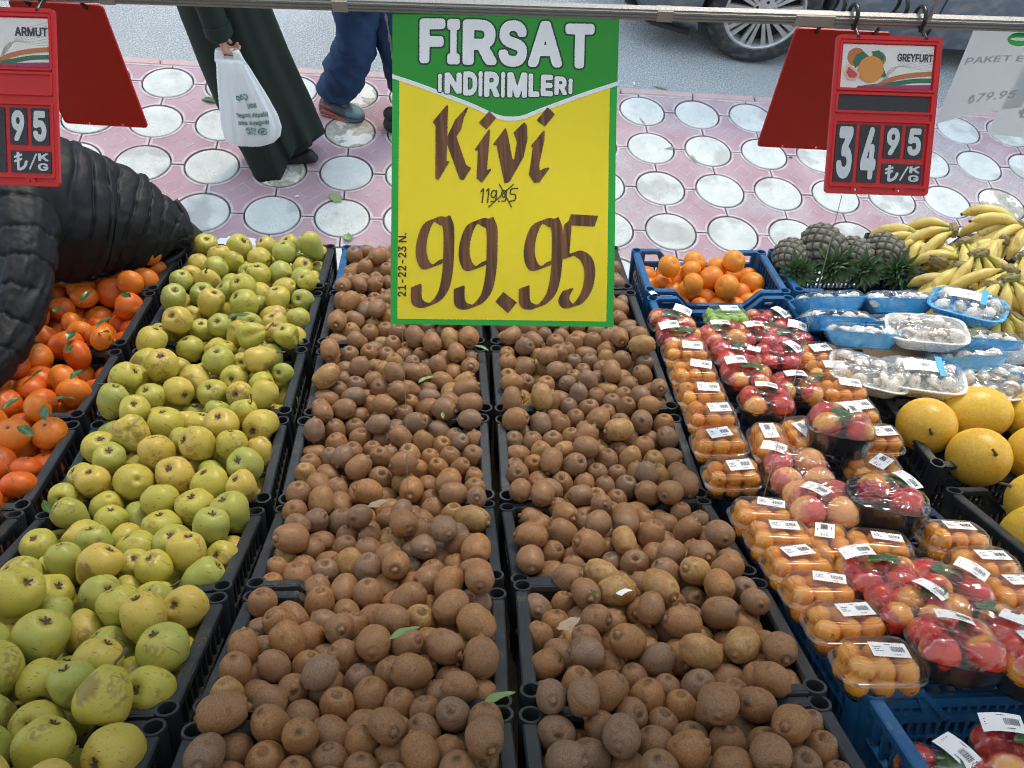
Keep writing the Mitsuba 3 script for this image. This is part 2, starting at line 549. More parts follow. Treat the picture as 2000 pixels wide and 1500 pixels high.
def crate(kind, x, s, label, h=0.0, rz=0.0, rx=0.0, grp=None, name=None):
    k = key_for(name or 'fruit_crate')
    inst(k, kind, SF(x, s, h, rz, rx))
    return tag(k, label, 'crate', grp)


ORD = ['first', 'second', 'third', 'fourth', 'fifth', 'sixth', 'seventh', 'eighth']
COLX = {'mandarin': -1.032, 'pear': -0.613, 'kiwi_left': -0.201, 'kiwi_right': 0.2005}
COLN = {'mandarin': 'mandarin column', 'pear': 'green pear column', 'kiwi_left': 'left kiwi column', 'kiwi_right': 'right kiwi column'}
jit = np.random.RandomState(11)
for c in ('mandarin', 'pear', 'kiwi_left', 'kiwi_right'):
    for r in range(0, 8 if c != 'mandarin' else 6):
        kind = 'crate_blue' if (c, r) in (('kiwi_left', 0),) else 'crate_black'
        hue = 'blue' if kind == 'crate_blue' else 'black'
        crate(kind, COLX[c] + jit.normal(0, 0.0015), row_s(r) + jit.normal(0, 0.002), f'{hue} plastic crate in the {COLN[c]}, {ORD[r]} from the street', jit.normal(0, 0.0022), jit.normal(0, 0.8))

# the stand's two sloping decks and legs
for (s0, s1, nm) in ((0.0, 1.07, 'deck'), (-1.06, 0.0, 'deck')):
    d, n = (DA, NA) if s1 > 0 else (DB, NB)
    b = bx(-1.3, 1.75, s0 + (0.0 if s1 > 0 else 0.0), s1, -CH - 0.035, -CH - 0.004)
    piece('display_stand', nm, b, 'm_wood', frame(O, EX, d, n))
for x in (-1.2, -0.4, 0.4, 1.6):
    for s in (0.98, 0.05, -0.95):
        top = SF(x, s, -CH - 0.03)[:3, 3]
        piece('display_stand', 'leg', bar(top, [top[0], top[1], -0.1 if s > 0 else 0.85], 0.04, 0.04, (0, 1, 0)), 'm_wood')
tag('display_stand', 'sloping wooden display stand carrying the fruit crates', 'stand')
# ------------------------------------------------------------------ loose fruit: piles that settle in the crates


def wall_top(x):
    """height of a crate's long side at x (0 in the middle of the crate): low in the middle, full at the corners"""
    return np.interp(np.abs(x), [0.078, 0.116], [-0.042, 0.0])


def pile(n, half, s0, s1, walls, r1, r2, off, seed, floor=-0.085, spread=0.06, its=240, top=0.05):
    """Settles n bodies of two joined balls (radii r1, r2, centres off apart from the middle) in a column of crates.
    Returns middles (n,3), axes (n,3), sizes (n)."""
    g = np.random.RandomState(seed)
    size = np.clip(g.normal(1.0, spread, n), 0.82, 1.2)
    mid = np.stack([g.uniform(-half * 0.85, half * 0.85, n), s0 + (np.arange(n) + g.uniform(0, 1, n)) * (s1 - s0) / n, g.uniform(floor + r1, top, n)], 1)
    ax = g.normal(0, 1, (n, 3))
    ax[:, 2] *= 0.6
    ax /= np.linalg.norm(ax, axis=1, keepdims=True)
    rad = np.stack([size * r1, size * r2], 1).ravel()
    offs = size * off
    P = np.stack([mid - ax * offs[:, None], mid + ax * offs[:, None]], 1)
    body = np.repeat(np.arange(n), 2)
    for it in range(its):
        grow = min(1.0, 0.6 + 0.4 * it / (its * 0.5))
        q = P.reshape(-1, 3)
        q[:, 2] -= 0.0022 * (1 - it / its) + 0.0002
        r = rad * grow
        pr = cKDTree(q).query_pairs(2 * r.max(), output_type='ndarray')
        pr = pr[body[pr[:, 0]] != body[pr[:, 1]]]
        d = q[pr[:, 0]] - q[pr[:, 1]]
        L = np.linalg.norm(d, axis=1) + 1e-9
        ov = r[pr[:, 0]] + r[pr[:, 1]] - L
        hit = ov > 0
        pr, d, L, ov = pr[hit], d[hit], L[hit], ov[hit]
        mv = d / L[:, None] * (0.48 * ov)[:, None]
        acc = np.zeros_like(q)
        cnt = np.zeros(len(q))
        np.add.at(acc, pr[:, 0], mv)
        np.add.at(acc, pr[:, 1], -mv)
        np.add.at(cnt, pr.ravel(), 1)
        q += acc / np.sqrt(np.maximum(cnt, 1))[:, None]
        q[:, 0] = np.clip(q[:, 0], -half + r, half - r)
        q[:, 1] = np.clip(q[:, 1], s0 + r, s1 - r)
        wt = wall_top(q[:, 0])
        for w in walls:
            ds = q[:, 1] - w
            near = (np.abs(ds) < r + 0.013)
            low = near & (q[:, 2] < wt)
            q[low, 1] = w + np.sign(ds[low]) * (r[low] + 0.013)
            high = near & ~low & (np.abs(ds) < r * 0.8)
            q[high, 2] = np.maximum(q[high, 2], wt[high] + 0.8 * r[high])
        q[:, 2] = np.maximum(q[:, 2], floor + r)
        P = q.reshape(-1, 2, 3)
        m = P.mean(1)
        a = P[:, 1] - P[:, 0]
        L = np.linalg.norm(a, axis=1, keepdims=True)
        a = ax = np.where(L > 2e-4, a / np.maximum(L, 1e-9), ax)
        P = np.stack([m - a * offs[:, None], m + a * offs[:, None]], 1)
    return P.mean(1), a, size


def lie(x0, mid, axis, size, spin):
    """world matrix of a fruit whose z axis lies along the axis given in stand coordinates"""
    z = axis / np.linalg.norm(axis)
    x = np.cross([0.31, 0.52, 0.8], z)
    x /= np.linalg.norm(x)
    y = np.cross(z, x)
    x, y = math.cos(spin) * x + math.sin(spin) * y, -math.sin(spin) * x + math.cos(spin) * y
    m = SF(x0 + mid[0], mid[1], mid[2])
    m[:3, :3] = m[:3, :3] @ np.stack([x, y, z], 1) * size
    return m


def to_pixels(p, w=1024, h=768):
    c = (np.atleast_2d(p) - CAM) @ np.stack([CAM_RIGHT, -CAM_UP, CAM_FWD], 1)
    f = w / 2 / math.tan(math.radians(32.005))
    return w / 2 + f * c[:, 0] / c[:, 2], h / 2 + f * c[:, 1] / c[:, 2], c[:, 2], f


def seen_size(centres, radii):
    """about how many pixels of each fruit the photograph shows: decides which are objects of their own"""
    u, v, z, f = to_pixels(centres)
    ids, zb = np.full((768, 1024), -1), np.full((768, 1024), 1e9)
    zb[0:326, 391:616] = 0                                    # behind the hanging poster
    for i in np.argsort(-z):
        r = radii[i] * f / z[i]
        x0, x1, y0, y1 = int(max(0, u[i] - r)), int(min(1023, u[i] + r)), int(max(0, v[i] - r)), int(min(767, v[i] + r))
        if x1 < x0 or y1 < y0:
            continue
        yy, xx = np.mgrid[y0:y1 + 1, x0:x1 + 1]
        k = r * r - (xx - u[i]) ** 2 - (yy - v[i]) ** 2
        zz = z[i] - np.sqrt(np.maximum(k, 0)) / f * z[i]
        s = (k > 0) & (zz < zb[y0:y1 + 1, x0:x1 + 1])
        ids[y0:y1 + 1, x0:x1 + 1][s] = i
        zb[y0:y1 + 1, x0:x1 + 1][s] = zz[s]
    return np.bincount(ids[ids >= 0].ravel(), minlength=len(u))


def lump(v, amp, freq, seed):
    """low bumps along the vertices' own direction"""
    d = meshkit.fbm(v * freq + 31.7 * seed, 3, seed) - 0.5
    return v * (1 + amp * 2 * d)[:, None]


# --- kiwi


def f_kiwi(p, n, uv):
    hair = noise(p.x * 900, p.y * 900, p.z * 900)
    blotch = fbm(p.x * 95, p.y * 95, p.z * 95, 3)
    t = uv.x + 0.35 * (blotch - 0.5)
    c = mix((0.195, 0.124, 0.084), (0.235, 0.122, 0.060), smoothstep(0.05, 0.40, t))
    c = mix(c, (0.285, 0.140, 0.055), smoothstep(0.45, 0.75, t))
    c = mix(c, (0.33, 0.20, 0.078), smoothstep(0.86, 1.0, t))
    c = c * (0.66 + 0.68 * hair)
    c = mix(c, (0.12, 0.055, 0.022), smoothstep(0.62, 0.78, blotch) * 0.55)
    return mix(c, (0.035, 0.022, 0.013), dr.clip(uv.y, 0, 1))


scene['m_kiwi'] = {'type': 'principled', 'base_color': proc(f_kiwi), 'roughness': 0.5, 'specular': 0.4, 'sheen': 0.7, 'sheen_tint': 0.5}


def kiwi_mesh(seed, tint):
    g = np.random.RandomState(100 + seed)
    V, F, t, ph = sphere_mesh(24, 28, 0.45)
    st, ct = np.sin(t), np.cos(t)
    blunt = 0.86 + 0.08 * g.rand()
    r = 0.0222 * st ** blunt
    z = 0.0258 * (1 + 0.09 * g.normal()) * np.sign(ct) * np.abs(ct) ** 0.96
    r = r * (1 + 0.10 * (g.rand() - 0.5) * ct)
    v = np.stack([r * np.cos(ph), r * np.sin(ph) * (0.88 + 0.1 * g.rand()), z], 1)
    v = v * (1 + 0.085 * (meshkit.fbm(v * 50 + 9.1 * seed, 2, seed)[:, None] - 0.5) * 2)
    for sgn, deep in ((1, 1.0), (-1, 0.6)):
        a = t if sgn > 0 else np.pi - t
        rough = 0.6 + 0.8 * meshkit.noise(v * 900, seed)
        v[:, 2] -= sgn * 0.0022 * deep * np.exp(-((a - 0.24) / 0.12) ** 2) * rough
        v[:, 2] += sgn * 0.0030 * deep * np.exp(-(a / 0.15) ** 2) * rough
    top = np.exp(-(t / 0.06) ** 2) * 0.7 + 0.75 * np.exp(-((t - 0.24) / 0.065) ** 2) * (meshkit.noise(v * 1300, 3) > 0.35)
    bot = np.exp(-((np.pi - t) / 0.16) ** 2) * (0.5 + 0.5 * (meshkit.noise(v * 1500, 5) > 0.4)) * (0.9 if seed % 3 else 0.35)
    mark = np.clip(top * (0.95 if seed % 4 else 0.5) + bot, 0, 1)
    u = np.clip(tint + 0.10 * (meshkit.fbm(v * 70, 2, seed + 4) - 0.5), 0, 1)
    return trimesh.Trimesh(v, F, process=False), np.stack([u, mark], 1)


KIWI_LOOK = [(0.14, 'greyish brown'), (0.28, 'dull brown'), (0.34, 'dark brown'), (0.36, 'brown'), (0.42, 'brown'), (0.50, 'warm brown'), (0.56, 'warm brown'), (0.63, 'reddish brown'), (0.72, 'reddish brown'), (0.95, 'pale golden brown')]
for i, (tint, _) in enumerate(KIWI_LOOK):
    m, uv = kiwi_mesh(i, tint)
    group(f'kiwi{i}', {'fruit': mikit.ply(m, 'm_kiwi', smooth=True, uv=uv)})

# --- pear


def f_pear(p, n, uv):
    g = fbm(p.x * 28, p.y * 28, p.z * 28, 3)
    fine = noise(p.x * 700, p.y * 700, p.z * 700)
    t = uv.x + 0.35 * (g - 0.5)
    c = mix((0.315, 0.335, 0.075), (0.41, 0.37, 0.062), smoothstep(0.05, 0.4, t))
    c = mix(c, (0.48, 0.365, 0.075), smoothstep(0.45, 0.8, t))
    c = mix(c, (0.52, 0.33, 0.14), smoothstep(0.9, 1.05, t))
    c = c * (0.93 + 0.14 * fine)
    d1, d2, r = voronoi(p.x * 120 + 40 * p.z, p.y * 120 + 63 * p.z)
    dots = (1 - smoothstep(0.05, 0.10, d1)) * smoothstep(0.55, 0.6, r)
    c = mix(c, (0.17, 0.12, 0.04), dots * 0.75)
    e1, e2, q = voronoi(p.x * 42 + 31 * p.z, p.y * 160 - 22 * p.z)
    scratch = (1 - smoothstep(0.06, 0.13, e1)) * smoothstep(0.70, 0.74, q)
    c = mix(c, (0.14, 0.095, 0.03), scratch * 0.8)
    rus = smoothstep(0.60, 0.68, fbm(p.x * 34 + 5, p.y * 34, p.z * 34, 4)) * smoothstep(0.4, 0.6, noise(p.x * 240, p.y * 240, p.z * 240))
    c = mix(c, (0.24, 0.15, 0.06), rus * 0.65)
    return mix(c, (0.11, 0.062, 0.024), dr.clip(uv.y, 0, 1))


scene['m_pear'] = {'type': 'principled', 'base_color': proc(f_pear), 'roughness': 0.40, 'specular': 0.42}
plastic('m_stem', (0.11, 0.075, 0.042), 0.8)
plastic('m_calyx', (0.075, 0.045, 0.022), 0.85)


def pear_mesh(seed, tint):
    g = np.random.RandomState(300 + seed)
    V, F, t, ph = sphere_mesh(30, 34, 0.35)
    ct, st = np.cos(t), np.sin(t)
    neck = [0.18, 0.46, 0.30, 0.34, 0.12, 0.26, 0.62, 0.20, 0.40, 0.52][seed % 10]
    r = 0.0317 * st * (1 - neck * (0.5 + 0.5 * ct) ** 1.4) * (1 + 0.10 * neck)
    z = 0.0288 * (1 + 0.55 * neck) * ct
    lobes = 1 + 0.030 * np.cos(5 * ph + seed) * np.exp(-((np.pi - t) / 0.9) ** 2)
    r = r * lobes
    v = np.stack([r * np.cos(ph), r * np.sin(ph) * (0.94 + 0.1 * g.rand()), z], 1)
    a = np.pi - t
    v[:, 2] += 0.0065 * np.exp(-(a / 0.30) ** 2)                     # eye basin
    v[:, 2] -= 0.006 * np.exp(-(t / 0.25) ** 2)                     # stem dimple
    v = v * (1 + 0.135 * (meshkit.fbm(v * 31 + 5.3 * seed, 2, seed)[:, None] - 0.5) * 2)
    if seed in (3, 8):                                               # cleft fruit
        cl = np.exp(-(np.arctan2(np.sin(ph - 1), np.cos(ph - 1)) / 0.38) ** 2) * (0.3 + 0.7 * (ct > -0.4))
        v[:, :2] *= (1 - 0.26 * cl)[:, None]
    rough = meshkit.noise(v * 420, seed)
    mark = 0.95 * np.exp(-(a / 0.13) ** 2) + 0.75 * np.exp(-(a / 0.22) ** 2) * (rough > 0.5) + 0.8 * np.exp(-(t / 0.12) ** 2) * (rough > 0.3)
    if seed in (2, 6, 9):
        c = np.array([1, 0.3, 0.2]) / 1.06
        d = v / np.linalg.norm(v, axis=1, keepdims=True) @ c
        mark = mark + 0.55 * (d > 0.86 + 0.12 * (meshkit.fbm(v * 130, 3, seed) - 0.5) * 2)
    u = np.clip(tint + 0.30 * (meshkit.fbm(v * 22, 2, seed + 7) - 0.5), 0, 1.05)
    body = trimesh.Trimesh(v, F, process=False)
    top, bot = v[0], v[-1]
    bend = g.normal(0, 0.004, 2)
    stem = tube([top + [0, 0, -0.002], top + [0, 0, 0.007], top + [bend[0], bend[1], 0.013], top + [bend[0] * 2, bend[1] * 2, 0.018 + 0.006 * g.rand()]], [0.0021, 0.0015, 0.0015, 0.0023], 7)
    cal = []
    for k in range(5):
        th = k * 2 * np.pi / 5 + g.normal(0, 0.15)
        dirn = np.array([math.cos(th), math.sin(th), 0])
        cal.append(bar(bot + [0, 0, 0.0006], bot + dirn * (0.0045 + 0.003 * g.rand()) + [0, 0, -0.0010 - 0.002 * g.rand()], 0.0022, 0.0009))
        cal[-1].vertices[:] = cal[-1].vertices
    return body, np.stack([u, np.clip(mark, 0, 1)], 1), stem, cat(cal)


PEAR_LOOK = [(0.30, 'round yellow-green'), (0.05, 'pale green'), (0.50, 'speckled yellow-green'), (0.42, 'cleft yellow-green'), (0.22, 'light green'), (0.62, 'round yellow'), (0.12, 'necked green'), (0.45, 'yellow-green'), (0.68, 'lumpy yellow'), (0.86, 'blushed yellow')]
for i, (tint, _) in enumerate(PEAR_LOOK):
    m, uv, stem, cal = pear_mesh(i, tint)
    ch = {'flesh': mikit.ply(m, 'm_pear', smooth=True, uv=uv), 'calyx': mikit.ply(cal, 'm_calyx')}
    if i not in (5, 7):
        ch['stem'] = mikit.ply(stem, 'm_stem', smooth=True)
    group(f'pear{i}', ch)

# --- mandarin and orange


def f_citrus(p, n, uv):
    g = fbm(p.x * 22, p.y * 22, p.z * 22, 3)
    pore = noise(p.x * 620, p.y * 620, p.z * 620)
    t = uv.x + 0.3 * (g - 0.5)
    c = mix((0.58, 0.105, 0.012), (0.64, 0.175, 0.016), smoothstep(0.0, 0.5, t))
    c = mix(c, (0.68, 0.235, 0.02), smoothstep(0.5, 0.9, t))
    c = c * (0.88 + 0.2 * pore)
    return mix(c, (0.20, 0.17, 0.05), dr.clip(uv.y, 0, 1))


scene['m_citrus'] = {'type': 'principled', 'base_color': proc(f_citrus), 'roughness': 0.40, 'specular': 0.45}


def f_leaf(p, n, uv):
    g = fbm(p.x * 120, p.y * 120, p.z * 120, 2)
    vein = smoothstep(0.42, 0.5, dr.abs(uv.x - 0.5) * -1 + 0.5) * 0.0
    mid = 1 - smoothstep(0.012, 0.035, dr.abs(uv.x - 0.5))
    rib = 1 - smoothstep(0.04, 0.10, dr.abs(dr.abs((uv.y * 9 - dr.abs(uv.x - 0.5) * 6) - dr.round(uv.y * 9 - dr.abs(uv.x - 0.5) * 6))))
    c = mix((0.020, 0.062, 0.018), (0.042, 0.105, 0.028), g)
    return mix(c, (0.12, 0.19, 0.07), dr.maximum(mid * 0.8, rib * 0.25) + vein)


scene['m_leaf'] = {'type': 'twosided', 'bsdf': {'type': 'principled', 'base_color': proc(f_leaf), 'roughness': 0.32, 'specular': 0.5}}
diffuse('m_leaf_pale', (0.22, 0.30, 0.13), 0.7)


def leaf_mesh(L=0.06, w=0.026, curl=0.25, fold=0.35, seed=0, n=9):
    """a leaf with a folded midrib and a curl, lying along +y from the origin"""
    g = np.random.RandomState(seed)
    V, UV, F = [], [], []
    for i in range(n):
        t = i / (n - 1)
        half = w / 2 * max(0.02, math.sin(math.pi * t ** 0.85) ** 0.85)
        for j in range(5):
            s = (j - 2) / 2
            wave = 0.08 * w * math.sin(9 * t + seed + j) * abs(s)
            V.append([s * half, L * t, fold * abs(s) * half + curl * L * (t * t) * -1 * 0.6 + wave + 0.02 * L * math.sin(5 * t + seed)])
            UV.append([0.5 + s * 0.5 * max(0.1, half * 2 / w), t])
    for i in range(n - 1):
        for j in range(4):
            a = i * 5 + j
            F += [[a, a + 1, a + 6], [a, a + 6, a + 5]]
    return trimesh.Trimesh(V, F, process=False), np.array(UV)


def citrus_mesh(seed, tint, R, flat, bumps=0.02):
    V, F, t, ph = sphere_mesh(24, 30, 0.3)
    v = V * [1, 1, flat] * R
    v[:, 2] -= 0.10 * R * np.exp(-(t / 0.28) ** 2)
    v[:, 2] += 0.07 * R * np.exp(-((np.pi - t) / 0.25) ** 2)
    v *= (1 + 0.012 * np.cos(9 * ph + seed) * np.exp(-(t / 0.7) ** 2))[:, None]
    v = v * (1 + bumps * 2 * (meshkit.fbm(v * 30 + seed * 3.1, 2, seed)[:, None] - 0.5) * 2 + 0.006 * (meshkit.noise(v * 420, seed)[:, None] - 0.5))
    mark = np.exp(-(t / 0.09) ** 2) + 0.35 * np.exp(-((np.pi - t) / 0.08) ** 2)
    u = np.clip(tint + 0.2 * (meshkit.fbm(v * 18, 2, seed + 2) - 0.5), 0, 1)
    return trimesh.Trimesh(v, F, process=False), np.stack([u, np.clip(mark, 0, 1)], 1)


MAND_LOOK = [(0.03, 'deep red-orange'), (0.15, 'red-orange'), (0.30, 'orange'), (0.42, 'orange'), (0.12, 'leafy red-orange'), (0.55, 'light orange')]
for i, (tint, _) in enumerate(MAND_LOOK):
    m, uv = citrus_mesh(i, tint, 0.0320, 0.80)
    top = m.vertices[0]
    a = np.arange(8) * np.pi / 4
    but = loft([np.stack([0.0030 * np.cos(a), 0.0030 * np.sin(a), np.full(8, top[2] - 0.001)], 1), np.stack([0.0024 * np.cos(a), 0.0024 * np.sin(a), np.full(8, top[2] + 0.0014)], 1)], False, True)
    ch = {'peel': mikit.ply(m, 'm_citrus', smooth=True, uv=uv), 'stalk_button': mikit.ply(but, 'm_stem')}
    if i == 4:
        lf, luv = leaf_mesh(0.052, 0.022, 0.5, 0.3, 3)
        lf.apply_transform(frame(top + [0, 0, 0.001], [1, 0, 0], [0, 0.9, 0.43], [0, -0.43, 0.9]))
        ch['leaf'] = mikit.ply(lf, 'm_leaf', smooth=True, uv=luv)
    group(f'mandarin{i}', ch)
for i in range(3):
    m, uv = citrus_mesh(20 + i, [0.75, 0.9, 0.65][i], 0.0315, 0.88, 0.014)
    group(f'orange{i}', {'peel': mikit.ply(m, 'm_citrus', smooth=True, uv=uv)})


def zone(x, half, ds, depth):
    a = 'left' if x < -half / 3 else 'right' if x > half / 3 else 'middle'
    b = 'front' if ds < -depth / 6 else 'back' if ds > depth / 6 else 'centre'
    return {('left', 'centre'): 'left side', ('right', 'centre'): 'right side', ('middle', 'centre'): 'centre', ('middle', 'front'): 'front edge', ('middle', 'back'): 'back edge'}.get((a, b), f'{b} {a} corner')


def row_of(s):
    return int(np.clip(math.floor(4 - s / ROW) if s >= 0 else math.floor(4 - s / 0.2613), 0, 7))


rp = np.random.RandomState(77)
rows_all = [(3 - r) * ROW for r in range(-1, 4)] + [-0.2613 * k for k in range(1, 5)]
WALLS = [s for s in rows_all if -1.0 < s < 1.0]


def heap(name, plural, colname, bodies, looks, half, limit, axis_mix=None, minpx=5):
    """turns settled bodies into objects: the ones seen largest one by one, the rest as one heap"""
    cols = []
    for col, (mid, ax, size) in bodies.items():
        for i in range(len(mid)):
            look = int(rp.randint(0, len(looks)))
            cols.append((col, mid[i], ax[i], size[i], look, lie(COLX[col], mid[i], ax[i], size[i], rp.uniform(0, 6.28))))
    px = seen_size(np.array([c[5][:3, 3] for c in cols]), np.array([c[3] for c in cols]) * looks_radius[name])
    order = np.argsort(-px)
    chosen = set(order[:limit][px[order[:limit]] >= minpx].tolist())
    rest = 0
    for i, (col, mid, ax, size, look, m) in enumerate(cols):
        r = row_of(mid[1])
        if i in chosen:
            k = inst(key_for(name), f'{name}{look}', m)
            z = zone(mid[0], half, mid[1] - row_s(r), ROW)
            tag(k, f"{looks[look][1]} {name}, {z}, {COLN[col]}'s {ORD[r]} crate from street", name, f'{plural} in the {ORD[r]} crate of the {COLN[col]}')
        elif px[i] > 0 or mid[2] > -0.045:
            rest += 1
            inst(f'{name}_heap__{rest:03d}', f'{name}{look}', m)
    if rest:
        tag(f'{name}_heap', {'kiwi': 'brown kiwis filling the crates of the two kiwi columns, farther back and underneath', 'pear': 'yellow-green pears lying half buried below the others in their crates',
                             'mandarin': 'orange mandarins lying half buried below the others in their crates'}[name], name, kind='stuff')


looks_radius = {'kiwi': 0.0233, 'pear': 0.031, 'mandarin': 0.030}
kiwis = {c: pile(1025, 0.181, -1.0, 1.045, WALLS, 0.0216, 0.0216, 0.0047, sd, spread=0.06) for c, sd in (('kiwi_left', 5), ('kiwi_right', 6))}
heap('kiwi', 'kiwis', None, kiwis, KIWI_LOOK, 0.18, 300)
pears = {'pear': pile(455, 0.183, -0.95, 1.045, WALLS, 0.0308, 0.0255, 0.0095, 9, spread=0.12, floor=-0.095)}
heap('pear', 'pears', None, pears, PEAR_LOOK, 0.18, 300)
mands = {'mandarin': pile(305, 0.183, -0.55, 1.045, [w for w in WALLS if w > -0.5], 0.0298, 0.0298, 0.002, 13, spread=0.11, floor=-0.09)}
heap('mandarin', 'mandarins', None, mands, MAND_LOOK, 0.18, 300)
# ------------------------------------------------------------------ packed fruit, mushrooms, melons, pineapples, bananas
scene['m_clear'] = {'type': 'blendbsdf', 'weight': 0.02, 'bsdf_0': {'type': 'thindielectric', 'int_ior': 1.55}, 'bsdf_1': {'type': 'twosided', 'bsdf': {'type': 'diffuse', 'reflectance': rgb(0.7, 0.7, 0.7)}}}
scene['m_film'] = {'type': 'blendbsdf', 'weight': 0.012, 'bsdf_0': {'type': 'thindielectric', 'int_ior': 1.5}, 'bsdf_1': {'type': 'twosided', 'bsdf': {'type': 'diffuse', 'reflectance': rgb(0.7, 0.7, 0.7)}}}
plastic('m_tray_black', (0.010, 0.010, 0.013), 0.22)
plastic('m_tray_blue', (0.035, 0.34, 0.68), 0.45)
plastic('m_tray_white', (0.72, 0.73, 0.72), 0.45)
plastic('m_label', (0.78, 0.80, 0.84), 0.45)
plastic('m_ink', (0.09, 0.09, 0.10), 0.6)
plastic('m_ink_grey', (0.22, 0.22, 0.24), 0.6)


def f_loquat(p, n, uv):
    g = fbm(p.x * 60, p.y * 60, p.z * 60, 3)
    c = mix((0.68, 0.22, 0.018), (0.72, 0.34, 0.035), dr.clip(uv.x + 0.5 * (g - 0.5), 0, 1))
    d1, d2, r = voronoi(p.x * 150 + 70 * p.z, p.y * 150 + 50 * p.z)
    c = mix(c, (0.16, 0.08, 0.03), (1 - smoothstep(0.08, 0.16, d1)) * smoothstep(0.7, 0.75, r) * 0.8)
    return mix(c, (0.045, 0.028, 0.018), dr.clip(uv.y, 0, 1))


def f_nectarine(p, n, uv):
    g = fbm(p.x * 45, p.y * 45, p.z * 45, 3)
    st = noise(p.x * 260, p.y * 260, p.z * 260)
    t = smoothstep(0.32, 0.68, uv.x + 0.5 * (g - 0.5) + 0.12 * (st - 0.5))
    c = mix((0.33, 0.006, 0.014), (0.58, 0.040, 0.016), smoothstep(0.2, 0.7, g))
    c = mix(c, (0.66, 0.30, 0.05), t)
    return mix(c, (0.12, 0.05, 0.03), dr.clip(uv.y, 0, 1))


def f_peach(p, n, uv):
    g = fbm(p.x * 40, p.y * 40, p.z * 40, 3)
    st = noise(p.x * 420, p.y * 420, p.z * 420)
    t = smoothstep(0.25, 0.75, uv.x + 0.55 * (g - 0.5) + 0.2 * (st - 0.5))
    return mix((0.55, 0.10, 0.10), (0.72, 0.36, 0.14), t) * (0.92 + 0.16 * st)


def f_plum(p, n, uv):
    return mix((0.22, 0.42, 0.06), (0.34, 0.52, 0.10), fbm(p.x * 70, p.y * 70, p.z * 70, 2))


def f_mushroom(p, n, uv):
    g = fbm(p.x * 70, p.y * 70, p.z * 70, 3)
    c = mix((0.62, 0.56, 0.49), (0.76, 0.72, 0.66), g)
    c = mix(c, (0.36, 0.26, 0.18), smoothstep(0.62, 0.72, fbm(p.x * 140, p.y * 140, p.z * 140, 3)) * 0.6)
    return mix(c, (0.22, 0.15, 0.11), dr.clip(uv.y, 0, 1))


scene['m_loquat'] = {'type': 'principled', 'base_color': proc(f_loquat), 'roughness': 0.4, 'specular': 0.4}
scene['m_nectarine'] = {'type': 'principled', 'base_color': proc(f_nectarine), 'roughness': 0.25, 'specular': 0.5}
scene['m_peach'] = {'type': 'principled', 'base_color': proc(f_peach), 'roughness': 0.6, 'specular': 0.3, 'sheen': 0.6}
scene['m_plum'] = {'type': 'principled', 'base_color': proc(f_plum), 'roughness': 0.4, 'specular': 0.4}
scene['m_mushroom'] = {'type': 'principled', 'base_color': proc(f_mushroom), 'roughness': 0.6, 'specular': 0.3}


def round_fruit(seed, R, tall, seam=0.0, tint=0.5, nr=16, ns=20, eye=0.0, patch=None):
    V, F, t, ph = sphere_mesh(nr, ns, 0.2)
    v = V * [1, 1, tall] * R
    v[:, 2] -= 0.10 * R * np.exp(-(t / 0.35) ** 2)
    if seam:
        v[:, :2] *= (1 - seam * np.exp(-(np.arctan2(np.sin(ph), np.cos(ph)) / 0.22) ** 2) * np.sin(t))[:, None]
    v = v * (1 + 0.05 * (meshkit.fbm(v * 45 + seed * 2.7, 2, seed)[:, None] - 0.5) * 2)
    mark = eye * np.exp(-((np.pi - t) / 0.22) ** 2) + 0.5 * np.exp(-(t / 0.12) ** 2) * (eye == 0)
    u = tint + 0.25 * (meshkit.fbm(v * 20, 2, seed + 1) - 0.5)
    if patch is not None:
        d = V @ (np.array(patch) / np.linalg.norm(patch))
        u = u + 0.55 * np.clip(d - 0.1, -0.6, 1)
    return trimesh.Trimesh(v, F, process=False), np.stack([np.clip(u, 0, 1), np.clip(mark, 0, 1)], 1)


for i in range(5):
    m, uv = round_fruit(i, 0.0185, 1.08 + 0.04 * i, 0, [0.2, 0.5, 0.8, 0.35, 0.65][i], eye=1.0)
    group(f'loquat{i}', {'fruit': mikit.ply(m, 'm_loquat', smooth=True, uv=uv)})
for i in range(6):
    m, uv = round_fruit(10 + i, 0.0275, 0.95, 0.07, [0.05, 0.2, 0.45, 0.1, 0.6, 0.3][i], 22, 28, patch=[(1, 0, -.3), (0, 1, .5), (-1, .4, .2), (.3, -1, 0), (.2, .5, .9), (-.5, -.5, -.6)][i])
    group(f'nectarine{i}', {'fruit': mikit.ply(m, 'm_nectarine', smooth=True, uv=uv)})
for i in range(3):
    m, uv = round_fruit(20 + i, 0.0305, 0.95, 0.06, [0.3, 0.55, 0.75][i], 22, 28, patch=[(1, 0, .3), (0, 1, -.5), (-1, -.4, .2)][i])
    group(f'peach{i}', {'fruit': mikit.ply(m, 'm_peach', smooth=True, uv=uv)})
m, uv = round_fruit(31, 0.0125, 0.97, 0.03, 0.5)
group('plum0', {'fruit': mikit.ply(m, 'm_plum', smooth=True, uv=uv)})

NECT_LOOK = ['dark red', 'red', 'red and yellow', 'crimson', 'orange-red', 'mottled red']


def superloop(a, b, z, n=56, e=3.6, wave=0.0, k=28):
    t = np.arange(n) * 2 * np.pi / n
    c, s = np.cos(t), np.sin(t)
    r = (np.abs(c) ** e + np.abs(s) ** e) ** (-1 / e)
    r = r * (1 + wave * np.sign(np.sin(k * t + 0.01)))
    return np.stack([a * r * c, b * r * s, np.full(n, z)], 1)


